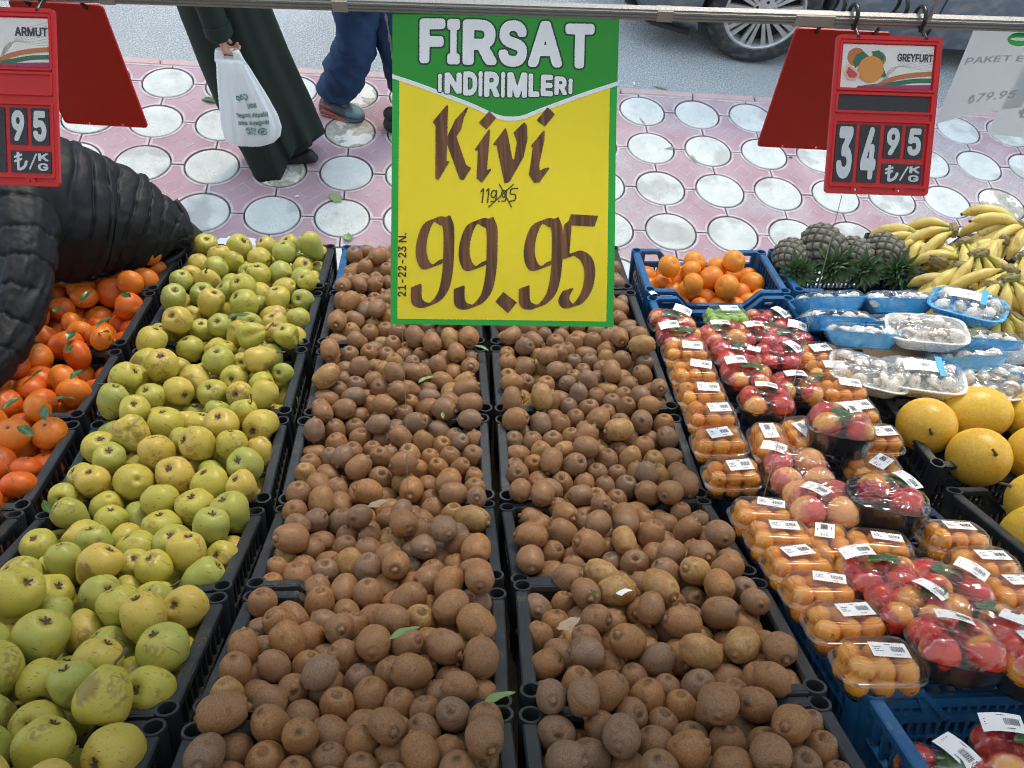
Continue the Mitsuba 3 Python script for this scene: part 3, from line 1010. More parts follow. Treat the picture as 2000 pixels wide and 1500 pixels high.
def clamshell_mesh(a, b, h):
    n = 112
    L = lambda s, z, w=0.0: superloop(a * s, b * s, z, n, 4.2, w)  # noqa: E731
    R = lambda s, z, r, k: L(s + r * math.cos(k) / a, z + r * math.sin(k))  # noqa: E731
    q = np.linspace(0, np.pi / 2, 5)
    base = loft([L(0.78, 0.0005), L(0.83, 0.0012), L(0.87, 0.004), L(0.885, 0.009), L(0.89, 0.012, 0.014), L(0.955, h * 0.46, 0.014), L(0.965, h * 0.50), L(1.03, h * 0.508), L(1.055, h * 0.503), L(1.07, h * 0.485)], True, False)
    top = [R(0.885 - 0.006 / a, h - 0.006 - 0.0035, 0.006, k) for k in q]
    lid = loft([L(1.075, h * 0.515), L(1.07, h * 0.545), L(1.05, h * 0.56), L(0.99, h * 0.565), L(0.972, h * 0.575), L(0.965, h * 0.60, 0.014), L(0.915, h * 0.80, 0.014)] + top
               + [L(0.80, h - 0.0035), L(0.785, h - 0.003), L(0.775, h - 0.0006), L(0.755, h), L(0.60, h + 0.0002)], False, True)
    return base, lid


def sticker(L=0.046, W=0.030, bend=0.0, seed=0):
    """a white price sticker and its printing: bars and lines"""
    g = np.random.RandomState(seed)
    n = 7
    V = [[(i / (n - 1) - 0.5) * L, (j - 0.5) * W, -bend * (i / (n - 1) - 0.5) ** 2 * 4] for i in range(n) for j in (0, 1)]
    F = []
    for i in range(n - 1):
        F += [[2 * i, 2 * i + 2, 2 * i + 3], [2 * i, 2 * i + 3, 2 * i + 1]]
    sheet = trimesh.Trimesh(V, F, process=False)
    bars = []
    x = 0.002
    zz = lambda q: -bend * (q / L) ** 2 * 4 + 0.0003  # noqa: E731
    while x < 0.018:
        w = g.choice([0.0005, 0.0008, 0.0013])
        bars.append(bx(x, x + w, -0.004, 0.0065, zz(x) - 0.0001, zz(x)))
        x += w + g.choice([0.0005, 0.0008])
    for (x0, x1, y) in ((-0.019, -0.009, 0.0045), (-0.019, -0.012, 0.0), (-0.019, -0.008, -0.004), (-0.004, 0.004, 0.0105), (0.003, 0.012, -0.0105)):
        bars.append(bx(x0, x1, y, y + 0.0012, zz(x0) - 0.0001, zz(x0)))
    return sheet, cat(bars)


CLAM = (0.0530, 0.0370, 0.058)
cb, cl = clamshell_mesh(*CLAM)
st0, bars0 = sticker()
stickM = np.eye(4)
stickM[:3, :3] = rot([0, 0, -0.06])
stickM[:3, 3] = [0.006, 0.006, CLAM[2] * 1.005 + 0.0006]


def moved(m, M):
    m = m.copy()
    m.apply_transform(M)
    return m


for v, M in enumerate([(-0.06, 0.006, 0.004), (0.10, 0.012, 0.002), (0.65, 0.008, 0.0), (-0.28, 0.014, 0.005), (0.22, -0.002, 0.003), (-0.12, 0.010, -0.004)]):
    stickM = np.eye(4)
    stickM[:3, :3] = rot([0, 0, M[0]])
    stickM[:3, 3] = [M[1], M[2], CLAM[2] + 0.0010]
    group(f'clamshell{v}', {'tray': mikit.ply(cb, 'm_clear', smooth=40), 'lid': mikit.ply(cl, 'm_clear', smooth=40),
                            'sticker': mikit.ply(moved(st0, stickM), 'm_label'), 'sticker__print': mikit.ply(moved(bars0, stickM), 'm_ink')})

rk = np.random.RandomState(21)
CLAM_ROWS = {
    'upper left row': [(0.453, 0.452, 0), (0.449, 0.363, 0), (0.447, 0.285, 0), (0.449, 0.208, 0), (0.444, 0.124, 0), (0.444, 0.031, 0)],
    'upper right row': [(0.758, 0.427, 0), (0.754, 0.361, 0), (0.755, 0.287, 0), (0.749, 0.211, 0), (0.760, 0.124, 0), (0.720, 0.034, 0)],
    'upper middle': [(0.545, 0.122, 84), (0.618, 0.140, 96)],
    'lower left row': [(0.449, -0.120, -4), (0.452, -0.198, -3), (0.452, -0.275, -3), (0.455, -0.350, -2), (0.460, -0.423, -3), (0.466, -0.503, -4)],
    'lower middle': [(0.525, -0.226, 78), (0.600, -0.235, -14)],
    'lower right row': [(0.740, -0.213, -3), (0.740, -0.292, -3), (0.745, -0.368, -2), (0.748, -0.445, -2)],
}
NTH = ['first', 'second', 'third', 'fourth', 'fifth', 'sixth']
H0 = -0.012
for rowname, spots in CLAM_ROWS.items():
    for q, (x, s, rz) in enumerate(spots):
        h, rx = H0 + 0.003 + rk.uniform(0, 0.003), (-4 if s < 0 else 0) + rk.normal(0, 1.5)
        m = SF(x, s, h, rz + rk.normal(0, 2), rx, rk.normal(0, 1.0))
        var = 2 if (rowname == 'upper right row' and q == 5) else int(rk.choice([0, 1, 3, 4, 5]))
        which = f'{NTH[q]} from the back' if len(spots) > 2 else ('left one' if q == 0 else 'right one')
        tag(inst(key_for('clear_fruit_box'), f'clamshell{var}', m), f'clear lidded plastic box of loquats, {which} in the {rowname}', 'fruit box', 'clear boxes of loquats')
        for layer in (0, 1):
            for a in range(3):
                for b in range(2):
                    p = np.array([(a - 1) * 0.0315 * (1 - 0.06 * layer), (b - 0.5) * 0.0325 * (1 - 0.06 * layer), 0.0175 + layer * 0.0215]) + rk.normal(0, 0.0012, 3)
                    mm = np.eye(4)
                    mm[:3, :3] = rot(rk.normal(0, 1.4, 3)) * (0.80 if layer else 0.84) * rk.uniform(0.94, 1.04)
                    mm[:3, 3] = p
                    k = inst(key_for('loquat'), f'loquat{rk.randint(0, 5)}', m @ mm)
                    place = f"{'upper' if layer else 'lower'} {'back' if b else 'front'} {['left', 'middle', 'right'][a]}"
                    tag(k, f'orange loquat, {place}, in the box {which}, {rowname}', 'loquat', f'loquats in the {which} box of the {rowname}')

# --- black trays of nectarines and peaches under stretched film


def tray_mesh(a, b, h, flare=0.86, wall=0.0012, e=3.4):
    L = lambda s, z: superloop(a * s, b * s, z, 48, e)  # noqa: E731
    t = wall / b
    return loft([L(flare, 0), L(flare + 0.02, 0.001), L(1.0, h - 0.001), L(1.035, h - 0.0005), L(1.035, h + 0.0005), L(1.0 - t, h + 0.0005), L(flare - t + 0.01, wall * 2), L(flare - t, wall * 1.6)], True, True)


def film_mesh(a, b, h, balls, seed, size=0.0036, amp=0.0009, e=3.4, skirt=True, flare=0.86):
    """cling film stretched over a tray's rim and the balls (x, y, z, r) in it: a hull, wrinkled"""
    pts = [superloop(a * 1.036, b * 1.036, h + 0.001, 48, e)]
    sp = trimesh.creation.icosphere(subdivisions=3).vertices
    for (x, y, z, r) in balls:
        pts.append(sp * (r + 0.0012) + [x, y, z])
    m = trimesh.convex.convex_hull(np.vstack(pts))
    keep = (m.face_normals[:, 2] > 0.02) & (m.triangles_center[:, 2] > h - 0.0005)
    m = trimesh.Trimesh(m.vertices, m.faces[keep], process=True)
    v, f = trimesh.remesh.subdivide_to_size(m.vertices, m.faces, size)
    m = trimesh.Trimesh(v, f, process=True)
    m.merge_vertices()
    v = np.array(m.vertices)
    near = np.min([np.abs(np.linalg.norm(v - [x, y, z], axis=1) - r) for (x, y, z, r) in balls], axis=0)
    slack = np.clip(near / 0.008, 0.12, 1.0)
    edge = np.clip((v[:, 2] - h) / 0.006, 0, 1)
    g = np.random.RandomState(seed)
    ang = g.uniform(0, np.pi)
    d = np.array([math.cos(ang), math.sin(ang), 0.3])
    w2 = np.array([-d[1], d[0], 0.2])
    bend = 0.02 * (meshkit.noise(v * 35 + 3, seed + 1) - 0.5)
    s1 = meshkit.noise(np.stack([(v @ d + bend) * 210, v @ w2 * 26, v[:, 2] * 40], 1), seed) - 0.5
    s2 = meshkit.noise(v * 120 + 11, seed + 5) - 0.5
    s3 = 1 - np.abs(meshkit.noise(np.stack([(v @ w2 + bend) * 75, v @ d * 20, v[:, 2] * 20], 1), seed + 7) - 0.5) * 2
    disp = amp * 1.7 * (2.3 * s1 + 1.5 * s2 + 1.8 * s3 ** 4) * np.maximum(slack, 0.28) * edge - 0.004 * slack * edge * (near > 0.002) * meshkit.fbm(v * 40, 2, seed + 9)
    v = v + m.vertex_normals * disp[:, None]
    top = trimesh.Trimesh(v, m.faces, process=False)
    if not skirt:
        return top
    rings = []
    for i, q in enumerate(np.linspace(1, 0.05, 7)):
        sc = flare + (1.036 - flare) * q + 0.012
        L = superloop(a * sc, b * sc, h * q, 72, e)
        w = (meshkit.noise(np.stack([np.arange(72) * 0.55 + 3 * seed, np.full(72, q * 3.0), np.zeros(72)], 1), seed) - 0.5) * 0.0035 * (1.1 - q)
        L[:, :2] *= (1 + w / 0.05)[:, None]
        rings.append(L)
    return cat([top, loft(rings, False, False)])


def film_pack(v, a, b, h, balls, leafspot, stickspot, tray='m_tray_black', name='pack', amp=0.0009, e=3.4, flare=0.86):
    ch = {'tray': mikit.ply(tray_mesh(a, b, h, flare, e=e), tray, smooth=35), 'film': mikit.ply(film_mesh(a, b, h, balls, v + 3, amp=amp, e=e, flare=flare), 'm_film', smooth=40)}
    if leafspot:
        lf, luv = leaf_mesh(leafspot[3], leafspot[4], 0.12, 0.15, v)
        M = np.eye(4)
        M[:3, :3] = rot([0, 0, leafspot[5]])
        M[:3, 3] = leafspot[:3]
        ch['leaf'] = mikit.ply(moved(lf, M), 'm_leaf', smooth=True, uv=luv)
    if stickspot:
        M = np.eye(4)
        M[:3, :3] = rot([0, 0, stickspot[3]]) @ rot([stickspot[4], stickspot[5], 0])
        M[:3, 3] = stickspot[:3]
        s_, b_ = sticker(bend=0.003, seed=v)
        ch['sticker'] = mikit.ply(moved(s_, M), 'm_label', smooth=True)
        ch['sticker__print'] = mikit.ply(moved(b_, M), 'm_ink')
    group(f'{name}{v}', ch)


NA_, NB_, NHT = 0.058, 0.043, 0.030
def nect_balls(seed, R=0.0262, n=4, a=NA_, b=NB_):
    g = np.random.RandomState(seed)
    base = {4: [(-.5, .48), (.5, .5), (-.48, -.5), (.5, -.47)], 5: [(-.62, .5), (.05, .52), (.62, .45), (-.42, -.5), (.42, -.5)], 3: [(-.55, -.1), (.5, .45), (.45, -.5)]}[n]
    return [(p[0] * a + g.normal(0, .0015), p[1] * b + g.normal(0, .0015), R + 0.008 + g.uniform(0, .007), R) for p in base]


PACKS = {}
for v in range(6):
    n = [4, 5, 4, 4, 5, 4][v]
    R = 0.0245 if n == 4 else 0.0222
    balls = nect_balls(40 + v, R, n)
    PACKS[f'nect{v}'] = balls
    film_pack(v, NA_, NB_, NHT, balls, (-0.03 + 0.01 * v % 3, 0.002, 0.058, 0.06, 0.030, -1.4 + 0.15 * v), [(0.03, 0.018, 0.0655, -0.5, 0.12, 0.2), (-0.03, 0.022, 0.065, 0.1, 0.05, -0.15), (0.034, -0.01, 0.0655, 1.1, 0, 0.2), (0.0, 0.024, 0.066, -0.2, -0.15, 0), (0.026, 0.02, 0.063, -0.8, -0.1, 0.15), (-0.005, 0.02, 0.0655, 0.2, -0.12, 0.0)][v], name='nect')
deep_balls = [(-0.022, 0.018, 0.066, 0.028), (0.030, -0.004, 0.064, 0.028), (0.0, 0.04, 0.06, 0.024)]
film_pack(0, 0.064, 0.05, 0.068, deep_balls, (-0.01, 0.02, 0.088, 0.05, 0.028, -1.3), (0.028, 0.03, 0.094, -0.7, -0.1, 0.2), name='deep', flare=0.76, amp=0.0011)
big_balls = [(-0.03, 0.028, 0.05, 0.027), (-0.026, -0.022, 0.05, 0.027), (0.032, 0.02, 0.048, 0.026), (0.034, -0.026, 0.048, 0.026)]
film_pack(0, 0.062, 0.056, 0.042, big_balls, (0.0, 0.036, 0.073, 0.085, 0.034, 3.0), (0.012, 0.03, 0.080, -1.0, 0.05, 0.1), name='big', amp=0.0009)
pe_balls = [(-0.03, 0.026, 0.04, 0.029), (0.03, 0.03, 0.04, 0.029), (-0.028, -0.028, 0.04, 0.029), (0.031, -0.026, 0.04, 0.029)]
film_pack(0, 0.064, 0.06, 0.03, pe_balls, None, (-0.012, 0.0, 0.073, -0.75, 0.0, 0.0), name='peachpack', amp=0.0011)
film_pack(1, 0.064, 0.06, 0.03, pe_balls, None, (-0.04, 0.04, 0.073, -0.4, 0.0, 0.0), name='peachpack', amp=0.0012)

PACK_AT = [  # group, x, s, dh, rz, rx, fruit kind, balls, text
    ('nect0', 0.462, 0.632, -0.03, 5, 0, 'nectarine', 'backmost on the left, in the blue crate'),
    ('nect4', 0.712, 0.630, -0.03, -8, 0, 'nectarine', 'backmost on the right, in the blue crate'),
    ('nect1', 0.465, 0.540, -0.02, -4, 0, 'nectarine', 'left end of the second row'),
    ('nect3', 0.565, 0.535, -0.012, 4, -4, 'nectarine', 'second in the second row'),
    ('nect5', 0.648, 0.545, -0.02, -6, 0, 'nectarine', 'third in the second row'),
    ('nect0', 0.728, 0.535, -0.02, 8, 0, 'nectarine', 'right end of the second row'),
    ('nect2', 0.565, 0.435, 0.0, 3, -4, 'nectarine', 'left one of the third row'),
    ('nect4', 0.668, 0.425, 0.0, -14, -4, 'nectarine', 'right one of the third row'),
    ('nect1', 0.565, 0.345, 0.006, -6, -5, 'nectarine', 'left one of the fourth row'),
    ('nect5', 0.665, 0.305, 0.0, -16, -4, 'nectarine', 'right one of the fourth row'),
    ('nect3', 0.575, 0.243, 0.012, -5, -6, 'nectarine', 'middle, in front of the fourth row'),
    ('big0', 0.668, 0.100, 0.045, -22, -16, 'nectarine', 'tipped up, with a long leaf and lemon-yellow fruit'),
    ('peachpack1', 0.562, 0.012, 0.016, -6, -4, 'peach', 'wrapped loosely, behind the one with four peaches'),
    ('peachpack0', 0.552, -0.118, 0.02, -10, 2, 'peach', 'four fuzzy peaches under a slanting sticker'),
    ('deep0', 0.650, -0.140, 0.020, -24, 4, 'nectarine', 'deep and wrapped in crinkled film'),
    ('nect1', 0.555, -0.330, 0.02, -8, -3, 'nectarine', 'sticker at its back left corner, lower group'),
    ('nect4', 0.552, -0.420, 0.025, -12, -4, 'nectarine', 'five fruit, middle of the lower group'),
    ('nect0', 0.645, -0.352, 0.012, -18, -3, 'nectarine', 'next to the right boxes, lower group'),
    ('nect3', 0.562, -0.505, 0.03, -10, -4, 'nectarine', 'wide leaf, above the blue crate corner'),
    ('nect2', 0.632, -0.452, 0.02, -20, -3, 'nectarine', 'far right middle of the lower group'),
    ('nect5', 0.665, -0.535, 0.02, -22, -3, 'nectarine', 'cut off by the right edge, lower group'),
    ('nect1', 0.592, -0.630, -0.035, -24, 0, 'nectarine', 'right one inside the front blue crate'),
    ('big0', 0.500, -0.640, -0.075, -8, 0, 'nectarine', 'left one inside the front blue crate'),
]
for gname, x, s, dh, rz, rx, kind, words in PACK_AT:
    m = SF(x, s, H0 + dh, rz, rx, rk.normal(0, 2))
    what = {'n': 'shallow', 'b': 'tall', 'd': 'deep', 'p': 'broad'}[gname[0]]
    tag(inst(key_for('film_wrapped_tray'), gname, m), f'{what} black tray of {kind}s in film, {words}', 'fruit tray', 'black film-wrapped trays of stone fruit')
    balls = PACKS.get(gname) or {'big0': big_balls, 'deep0': deep_balls, 'peachpack0': pe_balls, 'peachpack1': pe_balls}[gname]
    for bi, (bxx, byy, bz, br) in enumerate(balls):
        i = int(rk.randint(0, 6 if kind == 'nectarine' else 3))
        if gname == 'big0' and bi == 1:
            i = 4
        mm = np.eye(4)
        R0 = 0.0275 if kind == 'nectarine' else 0.0305
        mm[:3, :3] = rot(rk.normal(0, 1.5, 3)) * br / R0
        mm[:3, 3] = [bxx, byy, bz]
        look = NECT_LOOK[i] if kind == 'nectarine' else ['rosy', 'pinkish orange', 'pale orange'][i]
        pl = f"{'back' if byy > 0.012 else 'front' if byy < -0.012 else 'centre'} {'left' if bxx < -0.012 else 'right' if bxx > 0.012 else 'middle'}"
        short = words
        tag(inst(key_for(kind), f'{kind}{i}', m @ mm), f'{look} {kind}, {pl}, tray {short}', kind, f'{kind}s in the tray {words}')

# clear box of green plums, at the back between two trays
m = SF(0.600, 0.628, H0 - 0.012, 2, -6)
tag(inst(key_for('clear_fruit_box'), 'clamshell0', m), 'clear lidded plastic box of small green plums behind the nectarine trays', 'fruit box', 'clear box of green plums')
for layer in range(2):
    for a in range(4):
        for b in range(3):
            mm = np.eye(4)
            mm[:3, :3] = rot(rk.normal(0, 1, 3))
            mm[:3, 3] = np.array([(a - 1.5) * 0.0245, (b - 1) * 0.0235, 0.0145 + 0.022 * layer]) + rk.normal(0, 0.0012, 3)
            tag(inst(key_for('green_plum'), 'plum0', m @ mm), f"small green plum, {'upper' if layer else 'lower'} layer, {['back', 'middle', 'front'][2 - b]} row, {NTH[a]} from the left in its box", 'plum', 'green plums in the clear box')

# crates under the packed fruit
def upturned(kind):
    M = np.diag([1, -1, -1, 1.0])
    return M


for i, (s, kind, col) in enumerate([(0.395, 'crate_navy', 'navy'), (0.128, 'crate_navy', 'navy'), (-0.135, 'crate_navy', 'navy'), (-0.400, 'crate_blue', 'blue')]):
    k = key_for('fruit_crate')
    inst(k, kind, SF(0.622, s, H0 - CH) @ np.diag([1, -1, -1, 1.0]))
    tag(k, f'{col} plastic crate turned bottom up under packed fruit, {NTH[i]} from the back', 'crate')
crate('crate_blue', 0.626, 0.905, 'blue crate of loose oranges at the street edge', rz=-1.5)
crate('crate_blue', 0.622, 0.640, 'blue crate holding the backmost film-wrapped trays', h=-0.004)
crate('crate_blue', 0.634, -0.640, 'blue crate nearest the camera holding two film-wrapped trays', h=0.006)
crate('crate_blue', 1.030, 0.905, 'blue crate of pineapples leaning at the street edge', rz=-1)
crate('crate_black', 1.062, 0.205, 'black crate of yellow melons below the mushroom trays', rz=1)
crate('crate_black', 1.062, -0.100, 'black crate of yellow melons nearest the camera', rz=1)
crate('crate_black', 1.03, 0.640, 'black crate under the upper mushroom trays', h=-0.02)
crate('crate_black', 1.04, 0.385, 'black crate under the lower mushroom trays', h=-0.02)
crate('crate_navy', 1.345, 0.975, 'dark navy crate at the far right under the bananas', h=0.02)
crate('crate_blue', 1.46, 0.70, 'blue crate buried under bananas', h=-0.01)

# oranges
om, oa, osz = pile(34, 0.183, 0.785, 1.02, [], 0.0305, 0.0305, 0.002, 31, floor=-0.10, top=0.0)
for i in range(len(om)):
    k = inst(key_for('orange'), f'orange{i % 3}', lie(0.622, om[i], oa[i], osz[i], i))
    tag(k, f'orange at the {zone(om[i][0], 0.18, om[i][1] - 0.905, 0.25)} of the blue crate', 'orange', 'oranges in the blue crate')
# a few oranges on top, as the photograph shows
for x, s, h in ((0.70, 0.92, 0.018), (0.52, 0.925, 0.0), (0.60, 0.955, -0.004)):
    k = inst(key_for('orange'), 'orange1', lie(0.0, np.array([x, s, h]), np.array([0.3, -0.6, 0.7]), 1.02, x * 30))
    tag(k, f"orange lying on top of the others, {'right' if x > 0.65 else 'left' if x < 0.55 else 'middle'} of the blue crate", 'orange', 'oranges in the blue crate')

# --- mushrooms


def mushroom_mesh(seed):
    g = np.random.RandomState(seed)
    prof = [(0.0, 0.0205), (0.006, 0.020), (0.0115, 0.0175), (0.0158, 0.013), (0.0182, 0.0075), (0.0178, 0.003), (0.0150, 0.0008), (0.0085, 0.001), (0.0075, -0.003), (0.0072, -0.009), (0.0066, -0.013), (0.0, -0.0132)]
    ns = 22
    a = np.arange(ns) * 2 * np.pi / ns
    rings = [np.stack([max(r, 1e-4) * np.cos(a), max(r, 1e-4) * np.sin(a), np.full(ns, z)], 1) for r, z in prof]
    m = loft(rings, True, True)
    v = np.array(m.vertices)
    v = v * (1 + 0.07 * (meshkit.fbm(v * 60 + 3 * seed, 2, seed)[:, None] - 0.5) * 2)
    mark = ((v[:, 2] < 0.003) & (np.hypot(v[:, 0], v[:, 1]) > 0.009)) * 0.7 + (v[:, 2] < -0.012) * 0.6
    m = trimesh.Trimesh(v, m.faces[:, ::-1], process=False)
    return m, np.stack([np.full(len(v), 0.5), mark], 1)


for i in range(3):
    m, uv = mushroom_mesh(i)
    group(f'mushroom{i}', {'cap': mikit.ply(m, 'm_mushroom', smooth=True, uv=uv)})
MA, MB, MH = 0.084, 0.058, 0.034
mush_balls = []
for v in range(3):
    g = np.random.RandomState(60 + v)
    base = [(-.62, .45), (-.2, .5), (.25, .45), (.65, .4), (-.62, -.42), (-.2, -.4), (.25, -.45), (.66, -.4)]
    mush_balls.append([(p[0] * MA + g.normal(0, .004), p[1] * MB + g.normal(0, .003), 0.027 + g.uniform(0, .009), 0.0205 * g.uniform(0.85, 1.15)) for p in base])
for v in range(3):
    for cname, mat in (('blue', 'm_tray_blue'), ('white', 'm_tray_white')):
        L = lambda s, z: superloop(MA * s, MB * s, z, 48, 4.5)  # noqa: E731
        tr = loft([L(0.70, 0), L(0.73, 0.001), L(0.985, MH - 0.002), L(1.04, MH - 0.001), L(1.04, MH + 0.001), L(0.955, MH + 0.001), L(0.70, 0.004), L(0.66, 0.0035)], True, True)
        ch = {'tray': mikit.ply(tr, mat, smooth=35), 'film': mikit.ply(film_mesh(MA, MB, MH, mush_balls[v], 70 + v, amp=0.0008, e=4.5, flare=0.72), 'm_film', smooth=40)}
        if v == 2:
            M = np.eye(4)
            M[:3, :3] = rot([0, 0, 0.1])
            M[:3, 3] = [-0.012, 0.0, 0.060]
            s_, b_ = sticker(0.07, 0.04, 0.002, 5)
            ch['sticker'] = mikit.ply(moved(s_, M), 'm_label')
            ch['sticker__print'] = mikit.ply(moved(b_, M), 'm_ink_grey')
            ch['band'] = mikit.ply(moved(bx(0.0, 0.014, -0.035, 0.035, 0.0505, 0.051), M @ shift(0.034, 0, -0.051)), 'm_tray_blue')
        group(f'mush_{cname}{v}', ch)

MUSH_AT = [  # colour, variant, x, s, h, rz, rx, ry, words
    ('blue', 0, 0.868, 0.645, 0.026, 7, 30, 3, 'backmost, below the pineapples on the left', 'backmost left'),
    ('blue', 1, 1.035, 0.628, 0.034, -8, 27, -3, 'backmost, right of centre', 'backmost right'),
    ('blue', 2, 1.165, 0.560, 0.055, -38, 4, -3, 'turned and open to view, beside the bananas', 'turned'),
    ('blue', 1, 0.852, 0.560, 0.020, 2, 30, 4, 'second row, left end', 'second-row left'),
    ('blue', 0, 0.985, 0.545, 0.018, -9, 28, -4, 'second row, middle', 'second-row middle'),
    ('blue', 0, 0.862, 0.452, 0.050, -22, 22, -7, 'slanting, left of the top white tray', 'slanted'),
    ('white', 0, 0.990, 0.425, 0.070, -17, 2, -4, 'on top of the others', 'top white'),
    ('blue', 1, 1.140, 0.430, 0.040, -4, 28, 3, 'right of the upper white tray', 'upper right'),
    ('blue', 0, 1.070, 0.362, 0.038, 5, 30, 0, 'below the upper white tray', 'lower middle'),
    ('white', 1, 0.838, 0.350, 0.008, -24, 4, 3, 'frontmost on the left, next to the loquat boxes', 'front left'),
    ('white', 2, 0.950, 0.322, 0.016, -20, 4, -3, 'with printed label and blue band', 'labelled'),
    ('white', 1, 1.105, 0.305, 0.008, 4, 6, 0, 'frontmost on the right, above the melons', 'front right'),
    ('white', 0, 1.235, 0.430, 0.02, 4, 20, 0, 'at the right edge below the bananas', 'right-edge white'),
    ('blue', 0, 1.225, 0.345, 0.012, 0, 24, 0, 'at the right edge, lowest', 'right-edge lowest'),
]
for colr, v, x, s, h, rz, rx, ry, words, short in MUSH_AT:
    m = SF(x, s, h - (0.012 if rx > 12 else 0), rz, -rx - 6 if rx > 12 else rx, ry)
    tag(inst(key_for('mushroom_tray'), f'mush_{colr}{v}', m), f'{colr} foam tray of mushrooms in film, {words}', 'mushroom tray', 'film-wrapped mushroom trays')
    for bi, (bxx, byy, bz, br) in enumerate(mush_balls[v]):
        mm = np.eye(4)
        mm[:3, :3] = rot(rk.normal(0, 0.75, 3)) * br / 0.0205
        mm[:3, 3] = [bxx, byy, bz - 0.004]
        pl = f"{'back' if byy > 0 else 'front'} row, {NTH[bi % 4]} from the left"
        tag(inst(key_for('mushroom'), f'mushroom{rk.randint(0, 3)}', m @ mm), f"white mushroom, {pl}, in the {short} tray".replace('white white', 'white'), 'mushroom', f'mushrooms in the {short} {colr} tray')

# --- melons


def f_melon(p, n, uv):
    g = fbm(p.x * 22, p.y * 22, p.z * 22, 3)
    fine = noise(p.x * 330, p.y * 330, p.z * 330)
    c = mix((0.62, 0.36, 0.045), (0.70, 0.47, 0.055), dr.clip(uv.x + 0.6 * (g - 0.5), 0, 1))
    c = c * (0.86 + 0.24 * fine)
    return mix(c, (0.30, 0.22, 0.10), dr.clip(uv.y, 0, 1))


scene['m_melon'] = {'type': 'principled', 'base_color': proc(f_melon), 'roughness': 0.38, 'specular': 0.4}
for i in range(3):
    V, F, t, ph = sphere_mesh(44, 60, 0.1)
    v = V * [0.0595, 0.0595, [0.064, 0.074, 0.062][i]]
    wr = meshkit.fbm(np.stack([V[:, 0] * 16 + i * 9, V[:, 1] * 16, V[:, 2] * 5], 1), 3, 40 + i) - 0.5
    v = v * (1 + 0.022 * wr)[:, None]
    v = v * (1 + 0.03 * (meshkit.fbm(v * 14, 2, i)[:, None] - 0.5))
    mark = 0.9 * np.exp(-(t / 0.07) ** 2) + 0.45 * np.exp(-((np.pi - t) / 0.06) ** 2)
    top = v[0]
    ch = {'rind': mikit.ply(trimesh.Trimesh(v, F, process=False), 'm_melon', smooth=True, uv=np.stack([np.full(len(v), [0.3, 0.7, 0.5][i]), mark], 1))}
    ch['stalk'] = mikit.ply(tube([top + [0, 0, -0.003], top + [0, 0, 0.006], top + [0.006, 0.003, 0.012], top + [0.014, 0.004, 0.013]], [0.004, 0.0028, 0.0024, 0.0026], 8), 'm_stem', smooth=True)
    group(f'melon{i}', ch)
MELONS = [(0.915, 0.205, 0.0, 0, (-0.3, -0.7, 0.3), 'left one of the upper black crate'), (1.045, 0.245, 0.0, 1, (0.9, -0.1, 0.1), 'middle back one of the upper crate'), (1.185, 0.240, 0.0, 1, (0.8, 0.3, 0.2), 'right back one of the upper crate'),
          (0.972, 0.100, 0.002, 0, (-0.1, -0.6, 0.6), 'front one with its blossom end up, upper crate'), (1.105, 0.108, 0.0, 2, (0.5, -0.4, 0.4), 'right front one of the upper crate'), (1.20, 0.11, -0.02, 0, (0.5, -0.4, 0.4), 'far right front one of the upper crate'),
          (1.01, -0.050, 0.0, 2, (-0.75, 0.3, 0.4), 'with a bent stalk, lower crate'), (0.945, -0.145, -0.012, 1, (0.3, -0.5, 0.6), 'front left one of the lower crate'), (1.085, -0.155, 0.0, 0, (0.3, 0.5, 0.6), 'front right one of the lower crate')]
for x, s, h, i, ax, words in MELONS:
    tag(inst(key_for('melon'), f'melon{i}', lie(0, np.array([x, s, h]), np.array(ax), 1.0, x * 9)), f'yellow wrinkled melon, {words}', 'melon', 'yellow melons in the black crates')

# --- pineapples


def f_pine(p, n, uv):
    g = fbm(p.x * 80, p.y * 80, p.z * 80, 3)
    c = mix((0.035, 0.033, 0.026), (0.17, 0.16, 0.125), smoothstep(0.15, 0.75, uv.y + 0.4 * (g - 0.5)))
    return mix(c, (0.33, 0.24, 0.11), smoothstep(0.8, 1.0, uv.y) * smoothstep(0.4, 0.7, uv.x))


